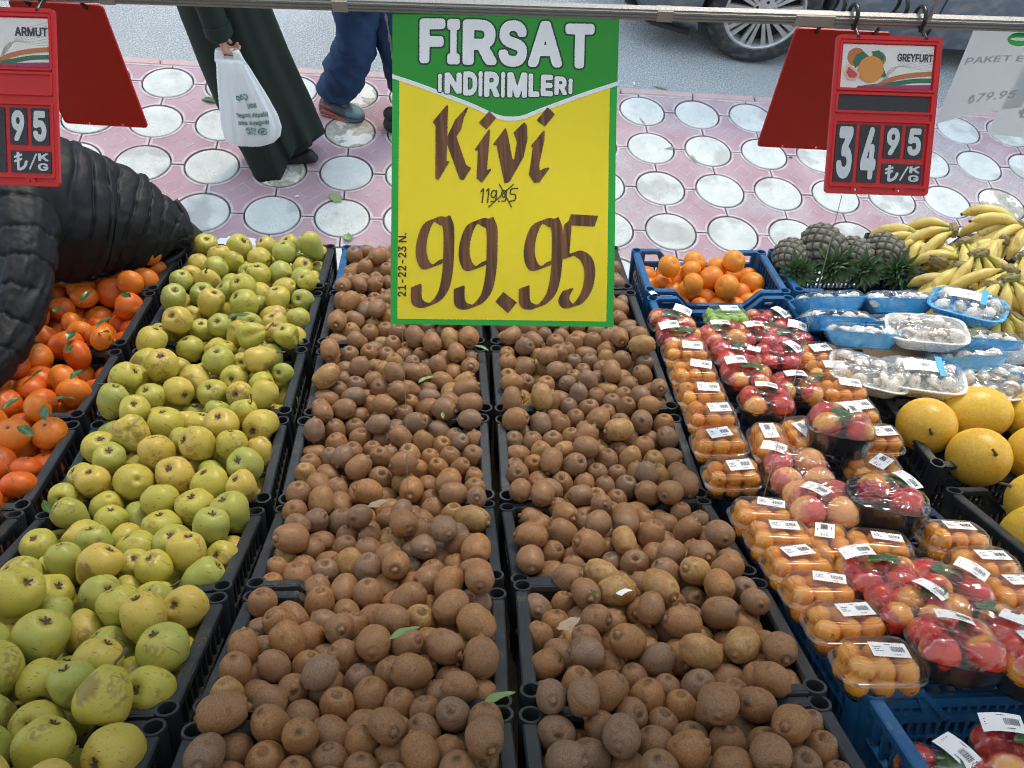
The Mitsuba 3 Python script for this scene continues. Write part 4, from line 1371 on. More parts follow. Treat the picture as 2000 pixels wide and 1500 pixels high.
scene['m_pine'] = {'type': 'principled', 'base_color': proc(f_pine), 'roughness': 0.6, 'specular': 0.3}
plastic('m_pine_leaf', proc(lambda p, n, uv: mix((0.06, 0.13, 0.055), (0.17, 0.25, 0.12), fbm(p.x * 60, p.y * 60, p.z * 60, 2))), 0.45)
for i in range(2):
    nr, ns = 90, 120
    V, F, t, ph = sphere_mesh(nr, ns, 0.0)
    st, ct = np.sin(t), np.cos(t)
    prof = st ** 0.72
    r, z = 0.052 * prof, 0.068 * ct
    A = 10 * ph / (2 * np.pi) + z / 0.0165 * 0.5
    B = 10 * ph / (2 * np.pi) - z / 0.0165 * 0.5
    da, db = np.abs(A - np.round(A)) * 2, np.abs(B - np.round(B)) * 2
    eye = 1 - np.maximum(da, db)
    tip = np.exp(-((da ** 2 + db ** 2) / 0.10))
    d = 0.0065 * np.sqrt(np.clip(eye * 1.5, 0, 1)) + 0.0022 * tip
    rr = r + d * np.clip((prof - 0.15) * 3, 0, 1)
    v = np.stack([rr * np.cos(ph), rr * np.sin(ph), z * 1.03], 1)
    ch = {'rind': mikit.ply(trimesh.Trimesh(v, F, process=False), 'm_pine', smooth=True, uv=np.stack([np.full(len(v), 0.3 + 0.4 * i), np.clip(0.12 + np.clip(eye, 0, 1) ** 0.8 * 0.85, 0, 1)], 1))}
    g = np.random.RandomState(i)
    for q in range(46):
        lev = q / 46
        ang = q * 2.39996
        L = 0.066 * (1 - 0.40 * lev) * g.uniform(0.85, 1.1)
        up = 0.35 + 1.6 * lev
        lf, luv = leaf_mesh(L, 0.017, -0.2 + 0.75 * (1 - lev), 0.55, q, 7)
        y = np.array([math.cos(ang), math.sin(ang), up])
        y /= np.linalg.norm(y)
        x = np.cross(y, [0, 0, 1])
        x /= np.linalg.norm(x)
        nrm = np.cross(x, y)
        M = frame(np.array([math.cos(ang) * 0.009, math.sin(ang) * 0.009, 0.066 + 0.03 * lev]), x, y, nrm)
        ch['crown__leaf' + ('' if q == 0 else f'_{q:03d}')] = moved(lf, M)
    leaves = {k: mm for k, mm in ch.items() if k.startswith('crown')}
    core = loft([superloop(0.014, 0.014, 0.062, 12, 2), superloop(0.010, 0.010, 0.095, 12, 2), superloop(0.003, 0.003, 0.115, 12, 2)])
    ch = {'rind': ch['rind'], 'crown': mikit.ply(core, 'm_pine_leaf', smooth=True)}
    for k, mm in leaves.items():
        ch[k] = mikit.ply(mm, 'm_pine_leaf', smooth=True)
    group(f'pineapple{i}', ch)
PINES = [(0.880, 0.955, 0.010, (-0.10, -0.95, -0.02), 0, 0.92, 'leftmost of the four, half hidden'), (0.962, 0.955, 0.044, (0.05, -0.95, -0.12), 1, 1.06, 'tallest of the four, second from the left'),
         (1.060, 0.955, 0.014, (-0.05, -0.95, 0.0), 0, 0.95, 'third from the left'), (1.150, 0.955, 0.022, (0.05, -0.95, -0.04), 1, 1.0, 'rightmost of the four')]
for x, s, h, ax, i, sc, words in PINES:
    tag(inst(key_for('pineapple'), f'pineapple{i}', lie(0, np.array([x, s, h]), np.array(ax), sc, x * 7)), f'ripe pineapple with its crown towards the camera, {words}', 'pineapple', 'pineapples in the blue crate')
plastic('m_avocado', proc(lambda p, n, uv: mix((0.018, 0.055, 0.022), (0.05, 0.11, 0.04), fbm(p.x * 150, p.y * 150, p.z * 150, 3))), 0.45)
av, uv = round_fruit(51, 0.034, 1.3, 0, 0.5, 24, 30)
tag(add('green_avocado', av, 'm_avocado', lie(0, np.array([1.195, 0.83, -0.02]), np.array([0.2, 0.9, 0.5]), 1, 0), smooth=True), 'dark green avocado at the front right of the pineapple crate', 'avocado')

# --- bananas


def f_banana(p, n, uv):
    g = fbm(p.x * 45, p.y * 45, p.z * 45, 3)
    c = mix((0.60, 0.43, 0.09), (0.68, 0.54, 0.19), g)
    c = mix(c, (0.42, 0.42, 0.08), (1 - smoothstep(0.08, 0.30, uv.x)) * 0.8)
    c = mix(c, (0.50, 0.31, 0.06), smoothstep(0.5, 0.9, noise(p.x * 25 + 7, p.y * 25, p.z * 25)) * 0.5)
    d1, d2, r = voronoi(p.x * 160 + 60 * p.z, p.y * 160 - 45 * p.z)
    c = mix(c, (0.13, 0.07, 0.025), (1 - smoothstep(0.05, 0.13, d1)) * smoothstep(0.62, 0.66, r) * 0.75)
    s = smoothstep(0.64, 0.72, fbm(p.x * 60, p.y * 20, p.z * 60, 4))
    c = mix(c, (0.26, 0.15, 0.05), s * 0.55)
    return mix(c, (0.055, 0.035, 0.02), smoothstep(0.955, 0.975, uv.x))


scene['m_banana'] = {'type': 'twosided', 'bsdf': {'type': 'principled', 'base_color': proc(f_banana), 'roughness': 0.42, 'specular': 0.4}}
diffuse('m_banana_crown', lambda p, n, uv: mix((0.30, 0.27, 0.11), (0.20, 0.13, 0.07), fbm(p.x * 90, p.y * 90, p.z * 90, 3)), 0.8)


def banana_mesh(L, R, bend, seed):
    """a curved five-sided finger starting at the origin, going out along +y and curving down"""
    n, k = 20, 15
    P, rad = [], []
    for i in range(n):
        t = i / (n - 1)
        a = bend * t
        P.append([0, L * math.sin(a) / bend if bend else L * t, -L * (1 - math.cos(a)) / bend])
        rad.append(R * np.interp(t, [0, 0.09, 0.17, 0.32, 0.62, 0.82, 0.93, 0.965, 1.0], [0.36, 0.34, 0.62, 0.96, 1.0, 0.86, 0.42, 0.27, 0.24]))
    P = np.array(P)
    tg = np.gradient(P, axis=0)
    tg /= np.linalg.norm(tg, axis=1, keepdims=True)
    rings, us = [], []
    a = np.arange(k) * 2 * np.pi / k
    edge = 1 + 0.055 * np.cos(5 * a + 0.3 * seed)
    for i in range(n):
        x = np.array([1.0, 0, 0])
        y = np.cross(tg[i], x)
        rings.append(P[i] + (rad[i] * edge)[:, None] * (np.cos(a)[:, None] * x + np.sin(a)[:, None] * y))
    m = loft(rings)
    u = np.r_[np.repeat(np.arange(n) / (n - 1), k), 0, 1]
    return trimesh.Trimesh(m.vertices, m.faces, process=False), np.stack([u, np.full(len(u), seed * 0.1)], 1)


for v in range(5):
    g = np.random.RandomState(80 + v)
    ch = {}
    crown = trimesh.creation.icosphere(3, 1.0)
    crown.vertices = np.sign(crown.vertices) * np.abs(crown.vertices) ** 0.7 * [0.024, 0.011, 0.015] * (1 + 0.5 * (meshkit.noise(crown.vertices * 4 + v, v)[:, None] - 0.5)) + [0, 0, 0.004]
    ch['crown'] = mikit.ply(crown, 'm_banana_crown', smooth=True)
    n = [8, 6, 9, 7, 8][v]
    for q in range(n):
        two = q % 2
        f = (q / (n - 1) - 0.5) * 2
        m, uv = banana_mesh(0.142 * g.uniform(0.9, 1.08), 0.0142 * g.uniform(0.92, 1.08), 1.2 + 0.2 * g.normal(), q)
        M = np.eye(4)
        M[:3, :3] = rot([0, 0, -f * 0.80]) @ rot([0.22 - 0.42 * two + 0.07 * g.normal(), 0, 0])
        M[:3, 3] = [f * 0.020, 0.006, 0.006 - 0.012 * two]
        ch['banana' + ('' if q == 0 else f'_{q:03d}')] = mikit.ply(moved(m, M), 'm_banana', smooth=True, uv=uv)
    group(f'bananas{v}', ch)
BUN = [  # x, s, h of the crown, heading (0 = fingers point away), pitch, variant, words
    (1.265, 0.985, 0.060, 80, -12, 0, 'backmost at the left end of the heap'), (1.325, 0.955, 0.095, 70, -5, 1, 'backmost, second from the left'),
    (1.420, 0.870, 0.105, 75, -10, 2, 'backmost, crown to the right'), (1.300, 0.785, 0.110, -170, -38, 3, 'middle of the heap, crown up'),
    (1.262, 0.765, 0.080, 160, -38, 0, 'left of the heap, fingers hanging towards the camera'), (1.265, 0.635, 0.095, 170, -38, 2, 'front middle, fingers spread towards the camera'),
    (1.250, 0.700, 0.040, 60, 0, 1, 'low at the left beside the pineapple crate'), (1.230, 0.535, 0.080, 175, -45, 0, 'frontmost, above the mushroom trays'),
    (1.300, 0.640, 0.110, 165, -36, 3, 'front right, next to the middle bunch'), (1.385, 0.660, 0.105, -165, -30, 1, 'right edge, fingers towards the camera'),
    (1.500, 0.930, 0.115, 110, 10, 0, 'back right with one finger standing up'), (1.260, 0.455, 0.045, -95, 4, 1, 'lowest, lying across the front'),
    (1.400, 0.520, 0.055, 150, -20, 2, 'lower right, half out of view'), (1.330, 0.850, 0.05, 20, 0, 3, 'in the middle, lying under the others'),
    (1.250, 0.860, 0.045, -40, 0, 1, 'low behind the left crown'), (1.400, 0.780, 0.06, -110, -8, 2, 'right middle, lying flat'), (1.300, 0.560, 0.04, 100, 0, 0, 'low, under the front right bunch'),
    (1.35, 0.95, 0.04, 180, -12, 2, 'at the back, half buried'), (1.34, 0.70, 0.10, 130, -30, 4, 'centre right, crown pointing up'), (1.44, 0.79, 0.10, 190, -30, 0, 'right, fingers fanned towards the camera'), (1.33, 0.90, 0.085, 200, -25, 4, 'behind the middle bunch, fingers forward'), (1.31, 0.50, 0.06, 200, -35, 3, 'front, right of the frontmost bunch'), (1.47, 0.62, 0.05, 140, -15, 3, 'far right, half buried')]
for x, s, h, rz, rx, v, words in BUN:
    tag(inst(key_for('banana_bunch'), f'bananas{v}', SF(x, s, h, rz + rk.normal(0, 8), rx + rk.normal(0, 7), rk.normal(0, 10), 1.06)), f'bunch of ripe yellow bananas, {words}', 'bananas', 'bunches of bananas at the right')
# ------------------------------------------------------------------ rail, hanging poster, price signs, paper sheets
plastic('m_alu', (0.27, 0.275, 0.28), 0.42, metallic=0.35)
plastic('m_tape', (0.27, 0.25, 0.23), 0.5)
plastic('m_hook', (0.012, 0.012, 0.013), 0.35)
plastic('m_red', (0.54, 0.012, 0.018), 0.36)
plastic('m_red_back', (0.36, 0.012, 0.010), 0.45)
plastic('m_green_print', (0.012, 0.38, 0.045), 0.30)
plastic('m_green_dark', (0.008, 0.27, 0.02), 0.30)
plastic('m_outline', (0.004, 0.045, 0.022), 0.35)
plastic('m_yellow_print', (0.84, 0.69, 0.014), 0.32)
plastic('m_white_print', (0.76, 0.79, 0.86), 0.32)
plastic('m_pen', (0.045, 0.032, 0.012), 0.5)
plastic('m_digit_plate', (0.022, 0.024, 0.035), 0.4)
plastic('m_digit', (0.56, 0.62, 0.68), 0.4)
plastic('m_card', (0.72, 0.72, 0.74), 0.3)
plastic('m_card_ink', (0.04, 0.04, 0.06), 0.4)
plastic('m_pr_orange', (0.62, 0.26, 0.06), 0.35)
plastic('m_pr_orange_dark', (0.46, 0.16, 0.06), 0.35)
plastic('m_pr_pink', (0.50, 0.06, 0.10), 0.35)
plastic('m_pr_rind', (0.72, 0.45, 0.30), 0.35)
plastic('m_pr_leaf', (0.03, 0.14, 0.08), 0.35)
plastic('m_pr_purple', (0.30, 0.03, 0.12), 0.35)
plastic('m_pr_grey', (0.40, 0.38, 0.36), 0.35)
plastic('m_string', (0.30, 0.26, 0.22), 0.6)
POS_X = np.array([0.9978, 0.0352, 0.0285])


def f_brush(p, n, uv):
    # strokes of a broad marker: streaks that run along the poster, darker where two passes overlap
    a = p.x * 420 + p.y * 60
    st = noise(a, p.y * 22, 0) * 0.6 + noise(a * 0.33, p.y * 14 + 4, 3) * 0.4
    return mix((0.045, 0.016, 0.007), (0.21, 0.080, 0.027), smoothstep(0.05, 0.95, st))


plastic('m_marker', proc(f_brush), 0.45)


def text_poly(text, height, fat=0.0, bold=True):
    """the outline of lettering as a shapely polygon, capitals 'height' tall"""
    m = meshkit.text_mesh(text, height, 0.001, bold)
    top = m.faces[m.face_normals[:, 2] > 0.9]
    tri = m.vertices[top][:, :, :2]
    p = unary_union([Polygon(t).buffer(height * 0.002) for t in tri if Polygon(t).area > 1e-12])
    p = even_edges(p.buffer(0.9 * height / 70).buffer(-0.9 * height / 70), height / 70)
    return p.buffer(fat) if fat else p


def even_edges(p, u):
    """evens out the small steps along the outline of lettering (u: the size of a step)"""
    def ring(r):
        L = r.length
        n = max(24, int(L / (0.5 * u)))
        q = np.array([r.interpolate(i / n, normalized=True).coords[0] for i in range(n)])
        k = np.exp(-0.5 * (np.arange(-9, 10) / 3.2) ** 2)
        k /= k.sum()
        return np.stack([np.convolve(np.r_[q[-9:, a], q[:, a], q[:9, a]], k, mode='valid') for a in (0, 1)], 1)
    out = [Polygon(ring(g.exterior), [ring(h) for h in g.interiors]).buffer(0) for g in getattr(p, 'geoms', [p]) if g.area > u * u]
    return unary_union(out).simplify(0.12 * u)


def fit_box(p, x0, y0, x1, y1):
    a, b, c, d = p.bounds
    q = aff.translate(p, -a, -b)
    q = aff.scale(q, (x1 - x0) / (c - a), (y1 - y0) / (d - b), origin=(0, 0))
    return aff.translate(q, x0, y0)


def smooth_path(pts, n=14):
    p = np.array(pts, float)
    q = np.vstack([2 * p[0] - p[1], p, 2 * p[-1] - p[-2]])
    out = []
    for i in range(1, len(q) - 2):
        for t in np.linspace(0, 1, n, endpoint=False):
            out.append(0.5 * ((2 * q[i]) + (-q[i - 1] + q[i + 1]) * t + (2 * q[i - 1] - 5 * q[i] + 4 * q[i + 1] - q[i + 2]) * t * t + (-q[i - 1] + 3 * q[i] - 3 * q[i + 1] + q[i + 2]) * t ** 3))
    return np.array(out + [p[-1]])


def nib(pts, w=(36, -20), r=3):
    """a stroke of a broad pen held at a fixed angle"""
    p = smooth_path(pts)
    w = np.array(w, float) / 2
    return unary_union([Polygon([p[i] - w, p[i] + w, p[i + 1] + w, p[i + 1] - w]).convex_hull for i in range(len(p) - 1)]).buffer(r)


# the poster: 35 x 50 cm, drawn in the photograph's proportions with x to the right and y up (metres)
PTL, PTR = np.array([-0.2240, 1.2196, 1.8494]), np.array([0.1268, 1.2292, 1.8565])
PBL, PBR = np.array([-0.1936, 0.8294, 1.5348]), np.array([0.1565, 0.8467, 1.5475])
px_, py_ = (PTR - PTL + PBR - PBL) / 2, (PTL - PBL + PTR - PBR) / 2
PW, PH = np.linalg.norm(px_), np.linalg.norm(py_)
pex = px_ / PW
pey = py_ - pex * (py_ @ pex)
pey /= np.linalg.norm(pey)
POSTER = frame((PTL + PTR + PBL + PBR) / 4 - pex * PW / 2 - pey * PH / 2, pex, pey, np.cross(pex, pey))
KX, KY = PW / 995, PH / 1445


def P2(pts):
    """design units (x right from 57, y down from 0) to metres on the poster"""
    a = np.asarray(pts, float)
    return np.stack([(a[:, 0] - 57) * KX, (1445 - a[:, 1]) * KY], 1)


def design(p):
    return shapely.transform(p, P2)


def warp(m, size=0.022):
    v, f = trimesh.remesh.subdivide_to_size(m.vertices, m.faces, size)
    v = np.array(v)
    x, y = v[:, 0] / PW, v[:, 1] / PH
    v[:, 2] += 0.008 * np.sin(np.pi * x) * (1.15 - y) + 0.0045 * np.sin(2.3 * np.pi * y + 0.4) * (0.3 + x) + 0.010 * np.clip(y - 0.965, 0, 1) / 0.035 * -0.4
    return trimesh.Trimesh(v, f, process=False)


def poster_part(name, poly, z, bsdf, th=0.00022, ready=False):
    p = poly if ready else design(poly)
    return piece('price_poster', name, warp(poly_plate(p.simplify(0.00008), z, z + th)), bsdf, POSTER)


full = sbox(57, 0, 1052, 1445)
poster_part('paper', full, 0.0, 'm_green_print', 0.0004)
chev = smooth_path([(57, 318), (180, 358), (400, 440), (480, 475), (540, 497), (590, 500), (640, 492), (720, 458), (900, 388), (1052, 335)], 8)
header = Polygon([(57, 46), (1052, 46)] + [tuple(q) for q in chev[::-1]])
band = Polygon([tuple(q) for q in chev] + [(q[0], q[1] + 19) for q in chev[::-1]])
panel = Polygon([(88, 345), (88, 1420), (1020, 1420), (1020, 360)] + [(q[0], q[1] + 10) for q in chev[::-1] if 90 < q[0] < 1018])
poster_part('yellow_panel', panel.buffer(0), 0.0005, 'm_yellow_print')
poster_part('green_header', header.buffer(0), 0.0008, 'm_green_dark')
poster_part('white_band', band.buffer(0), 0.0011, 'm_white_print')
poster_part('white_stripe', sbox(57, 12, 1052, 19), 0.0011, 'm_white_print')
poster_part('white_stripe', sbox(57, 36, 1052, 44), 0.0011, 'm_white_print')


def flip(p):
    return aff.scale(p, 1, -1, origin=(0, 0))


def headline(text, boxes, fat, grow, base):
    """letters fitted one by one into boxes (x0, top, x1, bottom)"""
    out = []
    for ch, (x0, y0, x1, y1) in zip(text, boxes):
        p = flip(text_poly(ch, 70, 1.5))
        out.append(fit_box(p, x0, y0, x1, y1).buffer(fat).buffer(-fat * 0.3))
    u = unary_union(out)
    poster_part('headline' if base else 'subheading', u.buffer(grow), 0.0011, 'm_outline')
    poster_part('headline' if base else 'subheading', u, 0.0014, 'm_white_print')


headline('FIRSAT', [(182, 77, 285, 264), (304, 79, 350, 268), (372, 80, 512, 270), (530, 82, 645, 276), (660, 84, 800, 276), (822, 94, 940, 278)], 7, 8, True)
xs = [(262, 286, 305), (295, 302, 368), (375, 303, 432), (441, 300, 463), (474, 306, 530), (540, 300, 562), (574, 306, 654), (664, 312, 706), (714, 314, 766), (776, 314, 826), (836, 330, 850)]
bx_i = []
for ch, (x0, y0, x1) in zip('iNDiRiMLERi', [(262, 318, 275), (292, 312, 362), (374, 306, 430), (441, 304, 454), (466, 306, 528), (540, 306, 553), (568, 308, 650), (662, 312, 704), (716, 316, 764), (776, 322, 826), (838, 330, 851)]):
    mid = (x0 + x1) / 2
    low = 392 + 22 * math.sin(math.pi * (mid - 262) / 590)
    bx_i.append((x0, y0, x1, low))
headline('iNDiRiMLERi', bx_i, 4, 5, False)

K = lambda *a: Polygon(a).buffer(0)  # noqa: E731
kivi = unary_union([
    K((303, 452), (240, 528), (252, 546), (254, 782), (265, 788), (312, 706), (299, 706)), K((396, 456), (338, 520), (300, 606), (340, 596), (362, 560), (374, 505)), K((298, 610), (362, 785), (376, 788), (408, 735), (386, 722), (340, 590)),
    K((487, 480), (445, 530), (475, 558), (515, 508)), K((490, 557), (425, 655), (441, 650), (437, 780), (458, 798), (500, 738), (478, 744), (488, 600)),
    K((560, 553), (507, 628), (523, 628), (560, 800), (577, 795), (612, 705), (590, 690), (568, 580)), K((642, 527), (598, 572), (613, 612), (603, 690), (566, 790), (580, 792), (640, 680), (656, 600), (653, 540)),
    K((745, 458), (700, 515), (733, 540), (775, 487)), K((732, 558), (676, 630), (684, 640), (668, 760), (690, 795), (712, 793), (756, 728), (736, 732), (714, 744), (709, 715), (731, 600))]).buffer(-2).buffer(4)
poster_part('product_name', kivi, 0.0014, 'm_marker')
nine_a, nine_b = [(300, 985), (262, 966), (222, 990), (197, 1060), (194, 1130), (216, 1180), (256, 1176), (292, 1150)], [(298, 962), (314, 1010), (316, 1100), (312, 1200), (294, 1290), (252, 1345), (208, 1358), (176, 1338), (172, 1272)]


def nine(dx, dy):
    return unary_union([nib([(x + dx, y + dy) for x, y in nine_a], (40, -16), 4), nib([(x + dx, y + dy) for x, y in nine_b], (40, -16), 4)])


price = unary_union([nine(0, 0), nine(192, 6), nine(480, 2), K((560, 1293), (525, 1338), (582, 1390), (620, 1340)),
                     nib([(850, 962), (965, 966)], (14, -44), 3), nib([(842, 975), (836, 1060), (832, 1126)], (30, -24), 3), nib([(838, 1132), (880, 1112), (925, 1140), (942, 1200), (930, 1280), (890, 1342), (848, 1352), (828, 1322), (845, 1282)], (40, -14), 4)])
poster_part('price', price, 0.0014, 'm_marker')
line = lambda pts, w=5.5: LineString(smooth_path(pts, 6)).buffer(w / 2)  # noqa: E731
old = unary_union([line([(455, 842), (466, 830), (461, 890)]), line([(480, 838), (490, 830), (485, 889)]), line([(522, 838), (508, 836), (500, 856), (510, 868), (522, 852), (524, 836), (520, 880), (500, 886)]), Point(535, 884).buffer(4),
                   line([(566, 836), (552, 834), (546, 852), (556, 866), (566, 850), (568, 834), (564, 878), (548, 884)]), line([(618, 824), (590, 828), (586, 850), (606, 852), (606, 876), (582, 884)]), line([(536, 806), (592, 910)], 5), line([(598, 806), (490, 911)], 5)])
poster_part('old_price', old, 0.0014, 'm_pen')
dates = fit_box(aff.rotate(flip(text_poly('21-22-23 N.', 30, 0, False)), -90, origin=(0, 0)), 90, 1032, 126, 1318)
poster_part('dates', dates.buffer(1.0), 0.0014, 'm_pen')
tag('price_poster', 'large yellow and green hanging poster with handwritten kiwi price 99.95', 'poster')

# rail
RA, RB = np.array([-1.65, 1.1795, 1.8205]), np.array([1.75, 1.2538, 1.8857])
RD = (RB - RA) / np.linalg.norm(RB - RA)
RN = np.cross(RD, [0, 0, 1])
RN /= np.linalg.norm(RN)
RU = np.cross(RN, RD)
rl = np.linalg.norm(RB - RA)


def rail_frame(x):
    """on the rail where the world x is x"""
    return RA + RD * (x - RA[0]) / RD[0]


RAILF = frame((RA + RB) / 2, RD, -RN, RU)
ms = [bevel_box(rl, 0.015, 0.0148, 0.0025)]
for dz in (-0.005, 0.0, 0.005):
    r_ = bx(-rl / 2, rl / 2, -0.0095, -0.0078, dz - 0.0015, dz + 0.0015)
    ms.append(r_)
ms.append(bx(-rl / 2, rl / 2, -0.006, 0.006, 0.0072, 0.0090))
piece('hanging_rail', 'profile', cat(ms), 'm_alu', RAILF)
for x in (-0.66, -0.30, 0.20, 0.43, 0.80):
    w = 0.012 if x < 0.3 else 0.03
    piece('hanging_rail', 'tape', bx(-w, w, -0.0102, 0.0086, -0.0081, 0.0084), 'm_tape', frame(rail_frame(x), RD, -RN, RU))
for x in (0.605, -1.3, 1.5):
    p = rail_frame(x)
    piece('hanging_rail', 'hanger_rod', tube([p + [0, 0.0, 0.009], p + [0, 0, 0.93]], 0.004, 8), 'm_alu', smooth=True)
tag('hanging_rail', 'grey aluminium rail across the top that carries the price signs', 'rail')


def rounded(w, h, r):
    return sbox(r, r, w - r, h - r).buffer(r, 6)


def sign_frame(tl, tr, bl, br):
    tl, tr, bl, br = map(np.array, (tl, tr, bl, br))
    x = tr - tl + br - bl
    w = np.linalg.norm(x) / 2
    x /= np.linalg.norm(x)
    y = tl - bl + tr - br
    h = np.linalg.norm(y) / 2
    y -= x * (y @ x)
    y /= np.linalg.norm(y)
    return frame((tl + tr + bl + br) / 4 - x * w / 2 - y * h / 2, x, y, np.cross(x, y)), w, h


def hook(parent, top, bottom):
    """an S hook over the rail down to a hole in the sign"""
    top, bottom = np.array(top), np.array(bottom)
    back = -RN * 0.015
    p = [top + back * -1.2 + [0, 0, -0.006], top + back * -1.1 + [0, 0, 0.014], top + [0, 0, 0.021], top + back * 1.15 + [0, 0, 0.013], top + back * 1.2 + [0, 0, -0.006], (top * 0.35 + bottom * 0.65) + back * 0.5, bottom]
    piece(parent, 'hook', tube(smooth_path(p, 5), 0.0032, 7), 'm_hook', smooth=True)


def price_sign(name, corners, title, digits, card, left_hidden=False):
    M, w, h = sign_frame(*corners)
    U = lambda *pts: Polygon([(a * w, (1 - b) * h) for a, b in pts])  # noqa: E731
    R = lambda x0, y0, x1, y1, r=0.003: sbox(x0 * w + r, (1 - y1) * h + r, x1 * w - r, (1 - y0) * h - r).buffer(r, 4)  # noqa: E731
    plate = rounded(w, h, 0.007)
    for hx in (0.30, 0.72):
        plate = plate.difference(Point(hx * w, 0.0065).buffer(0.0022))
    ms = [poly_plate(plate, 0.0, 0.003)]
    rim = plate.difference(plate.buffer(-0.006))
    ms.append(poly_plate(rim, 0.003, 0.006))
    for (a, b, c, d) in ((0.035, 0.035, 0.965, 0.345), (0.035, 0.355, 0.965, 0.485), (0.035, 0.525, 0.965, 0.955)):
        q = R(a, b, c, d)
        ms.append(poly_plate(q.difference(q.buffer(-0.0035)), 0.003, 0.0075))
    piece(name, 'frame', cat(ms), 'm_red', M)
    pp = lambda nm, poly, z, mat, th=0.0004: piece(name, nm, poly_plate(poly, z, z + th), mat, M)  # noqa: E731
    crd = R(0.07, 0.055, 0.93, 0.325, 0.001)
    pp('picture_card', crd, 0.0034, 'm_card')
    tb = fit_box(text_poly(title, 10, 0.2), (0.59 if title[0] == 'G' else 0.615) * w, (1 - 0.155) * h, 0.925 * w, (1 - 0.105) * h)
    pp('picture_card__lettering', tb, 0.0042, 'm_card_ink')
    sw = lambda pts, wd: LineString([(a * w, (1 - b) * h) for a, b in smooth_path(pts, 8)]).buffer(wd / 2).intersection(crd)  # noqa: E731
    for pts, wd, mat in (([(0.40, 0.325), (0.52, 0.275), (0.70, 0.243), (0.93, 0.225)], 0.007, 'm_pr_orange_dark'), ([(0.30, 0.322), (0.55, 0.298), (0.75, 0.275), (0.93, 0.268)], 0.0065, 'm_pr_leaf'), ([(0.25, 0.33), (0.55, 0.322), (0.93, 0.312)], 0.008, 'm_pr_purple')):
        pp('picture_card__swoosh', sw(pts, wd), 0.0042 if mat != 'm_pr_purple' else 0.0043, mat)
    fan = unary_union([sw([(0.44, 0.31), (0.56, 0.22 - 0.004 * i), (0.70 + 0.02 * i, 0.12 + 0.012 * i), (0.93, 0.075 + 0.018 * i)], 0.0005) for i in range(8)])
    pp('picture_card__fan_lines', fan, 0.0039, 'm_pr_grey', 0.0002)
    if card == 'grapefruit':
        C = lambda x, y, r: Point(x * w, (1 - y) * h).buffer(r, 10)  # noqa: E731
        pp('picture_card__fruit', C(0.20, 0.135, 0.0135), 0.0042, 'm_pr_orange_dark')
        pp('picture_card__fruit', C(0.41, 0.145, 0.0115), 0.0042, 'm_pr_orange_dark')
        pp('picture_card__leaf', unary_union([U((0.17, 0.17), (0.20, 0.12), (0.26, 0.10), (0.32, 0.13), (0.25, 0.16), (0.20, 0.205)), U((0.34, 0.10), (0.41, 0.09), (0.47, 0.13), (0.46, 0.155), (0.38, 0.14)), U((0.44, 0.22), (0.46, 0.19), (0.50, 0.25), (0.41, 0.265))]), 0.0047, 'm_pr_leaf')
        pp('picture_card__fruit', C(0.345, 0.21, 0.0195), 0.0052, 'm_pr_orange')
        wedge = U((0.125, 0.185), (0.10, 0.235), (0.14, 0.275), (0.20, 0.275), (0.245, 0.245), (0.19, 0.215)).buffer(0.001)
        pp('picture_card__rind', wedge, 0.0052, 'm_pr_rind')
        pp('picture_card__flesh', wedge.buffer(-0.003), 0.0057, 'm_pr_pink')
        pp('blank_strip', R(0.05, 0.367, 0.93, 0.473, 0.001), 0.0034, 'm_digit_plate')
    else:
        pp('blank_strip', R(0.05, 0.367, 0.94, 0.473, 0.001), 0.0034, 'm_red')
    slots = [(0.07, 0.555, 0.26, 0.925), (0.30, 0.555, 0.49, 0.925), (0.535, 0.555, 0.70, 0.765), (0.74, 0.555, 0.91, 0.765)]
    for ch, (a, b, c, d) in zip(digits, slots):
        pp('digit_card', R(a, b, c, d, 0.0012), 0.0038, 'm_digit_plate', 0.0009)
        if ch != ' ':
            g = text_poly(ch, 10, 0.45)
            pp('digit_card__digit', fit_box(g, (a + 0.022) * w, (1 - d + 0.02) * h, (c - 0.022) * w, (1 - b - 0.016) * h), 0.0050, 'm_digit')
    pp('unit_card', R(0.535, 0.80, 0.92, 0.925, 0.0012), 0.0038, 'm_digit_plate', 0.0009)
    L = lambda pts, wd: LineString([(a * w, (1 - b) * h) for a, b in pts]).buffer(wd / 2, cap_style='flat')  # noqa: E731
    lira = unary_union([L([(0.607, 0.808), (0.607, 0.905)], 0.0042), L([(0.568, 0.838), (0.645, 0.822)], 0.0034), L([(0.568, 0.862), (0.645, 0.846)], 0.0034), LineString([(a * w, (1 - b) * h) for a, b in smooth_path([(0.607, 0.905), (0.64, 0.903), (0.672, 0.885), (0.685, 0.862)], 5)]).buffer(0.0021)])
    pp('unit_card__lettering', unary_union([lira, L([(0.715, 0.905), (0.785, 0.815)], 0.0024), fit_box(text_poly('K', 10, 0.3), 0.80 * w, (1 - 0.856) * h, 0.90 * w, (1 - 0.812) * h), fit_box(text_poly('G', 10, 0.3), 0.795 * w, (1 - 0.912) * h, 0.895 * w, (1 - 0.868) * h)]), 0.0050, 'm_digit')
    for fx in (0.20, 0.84):
        p = (M @ np.array([fx * w, h - 0.004, 0.006, 1]))[:3]
        hook(name, rail_frame(p[0] - 0.004), p)
    return M, w, h


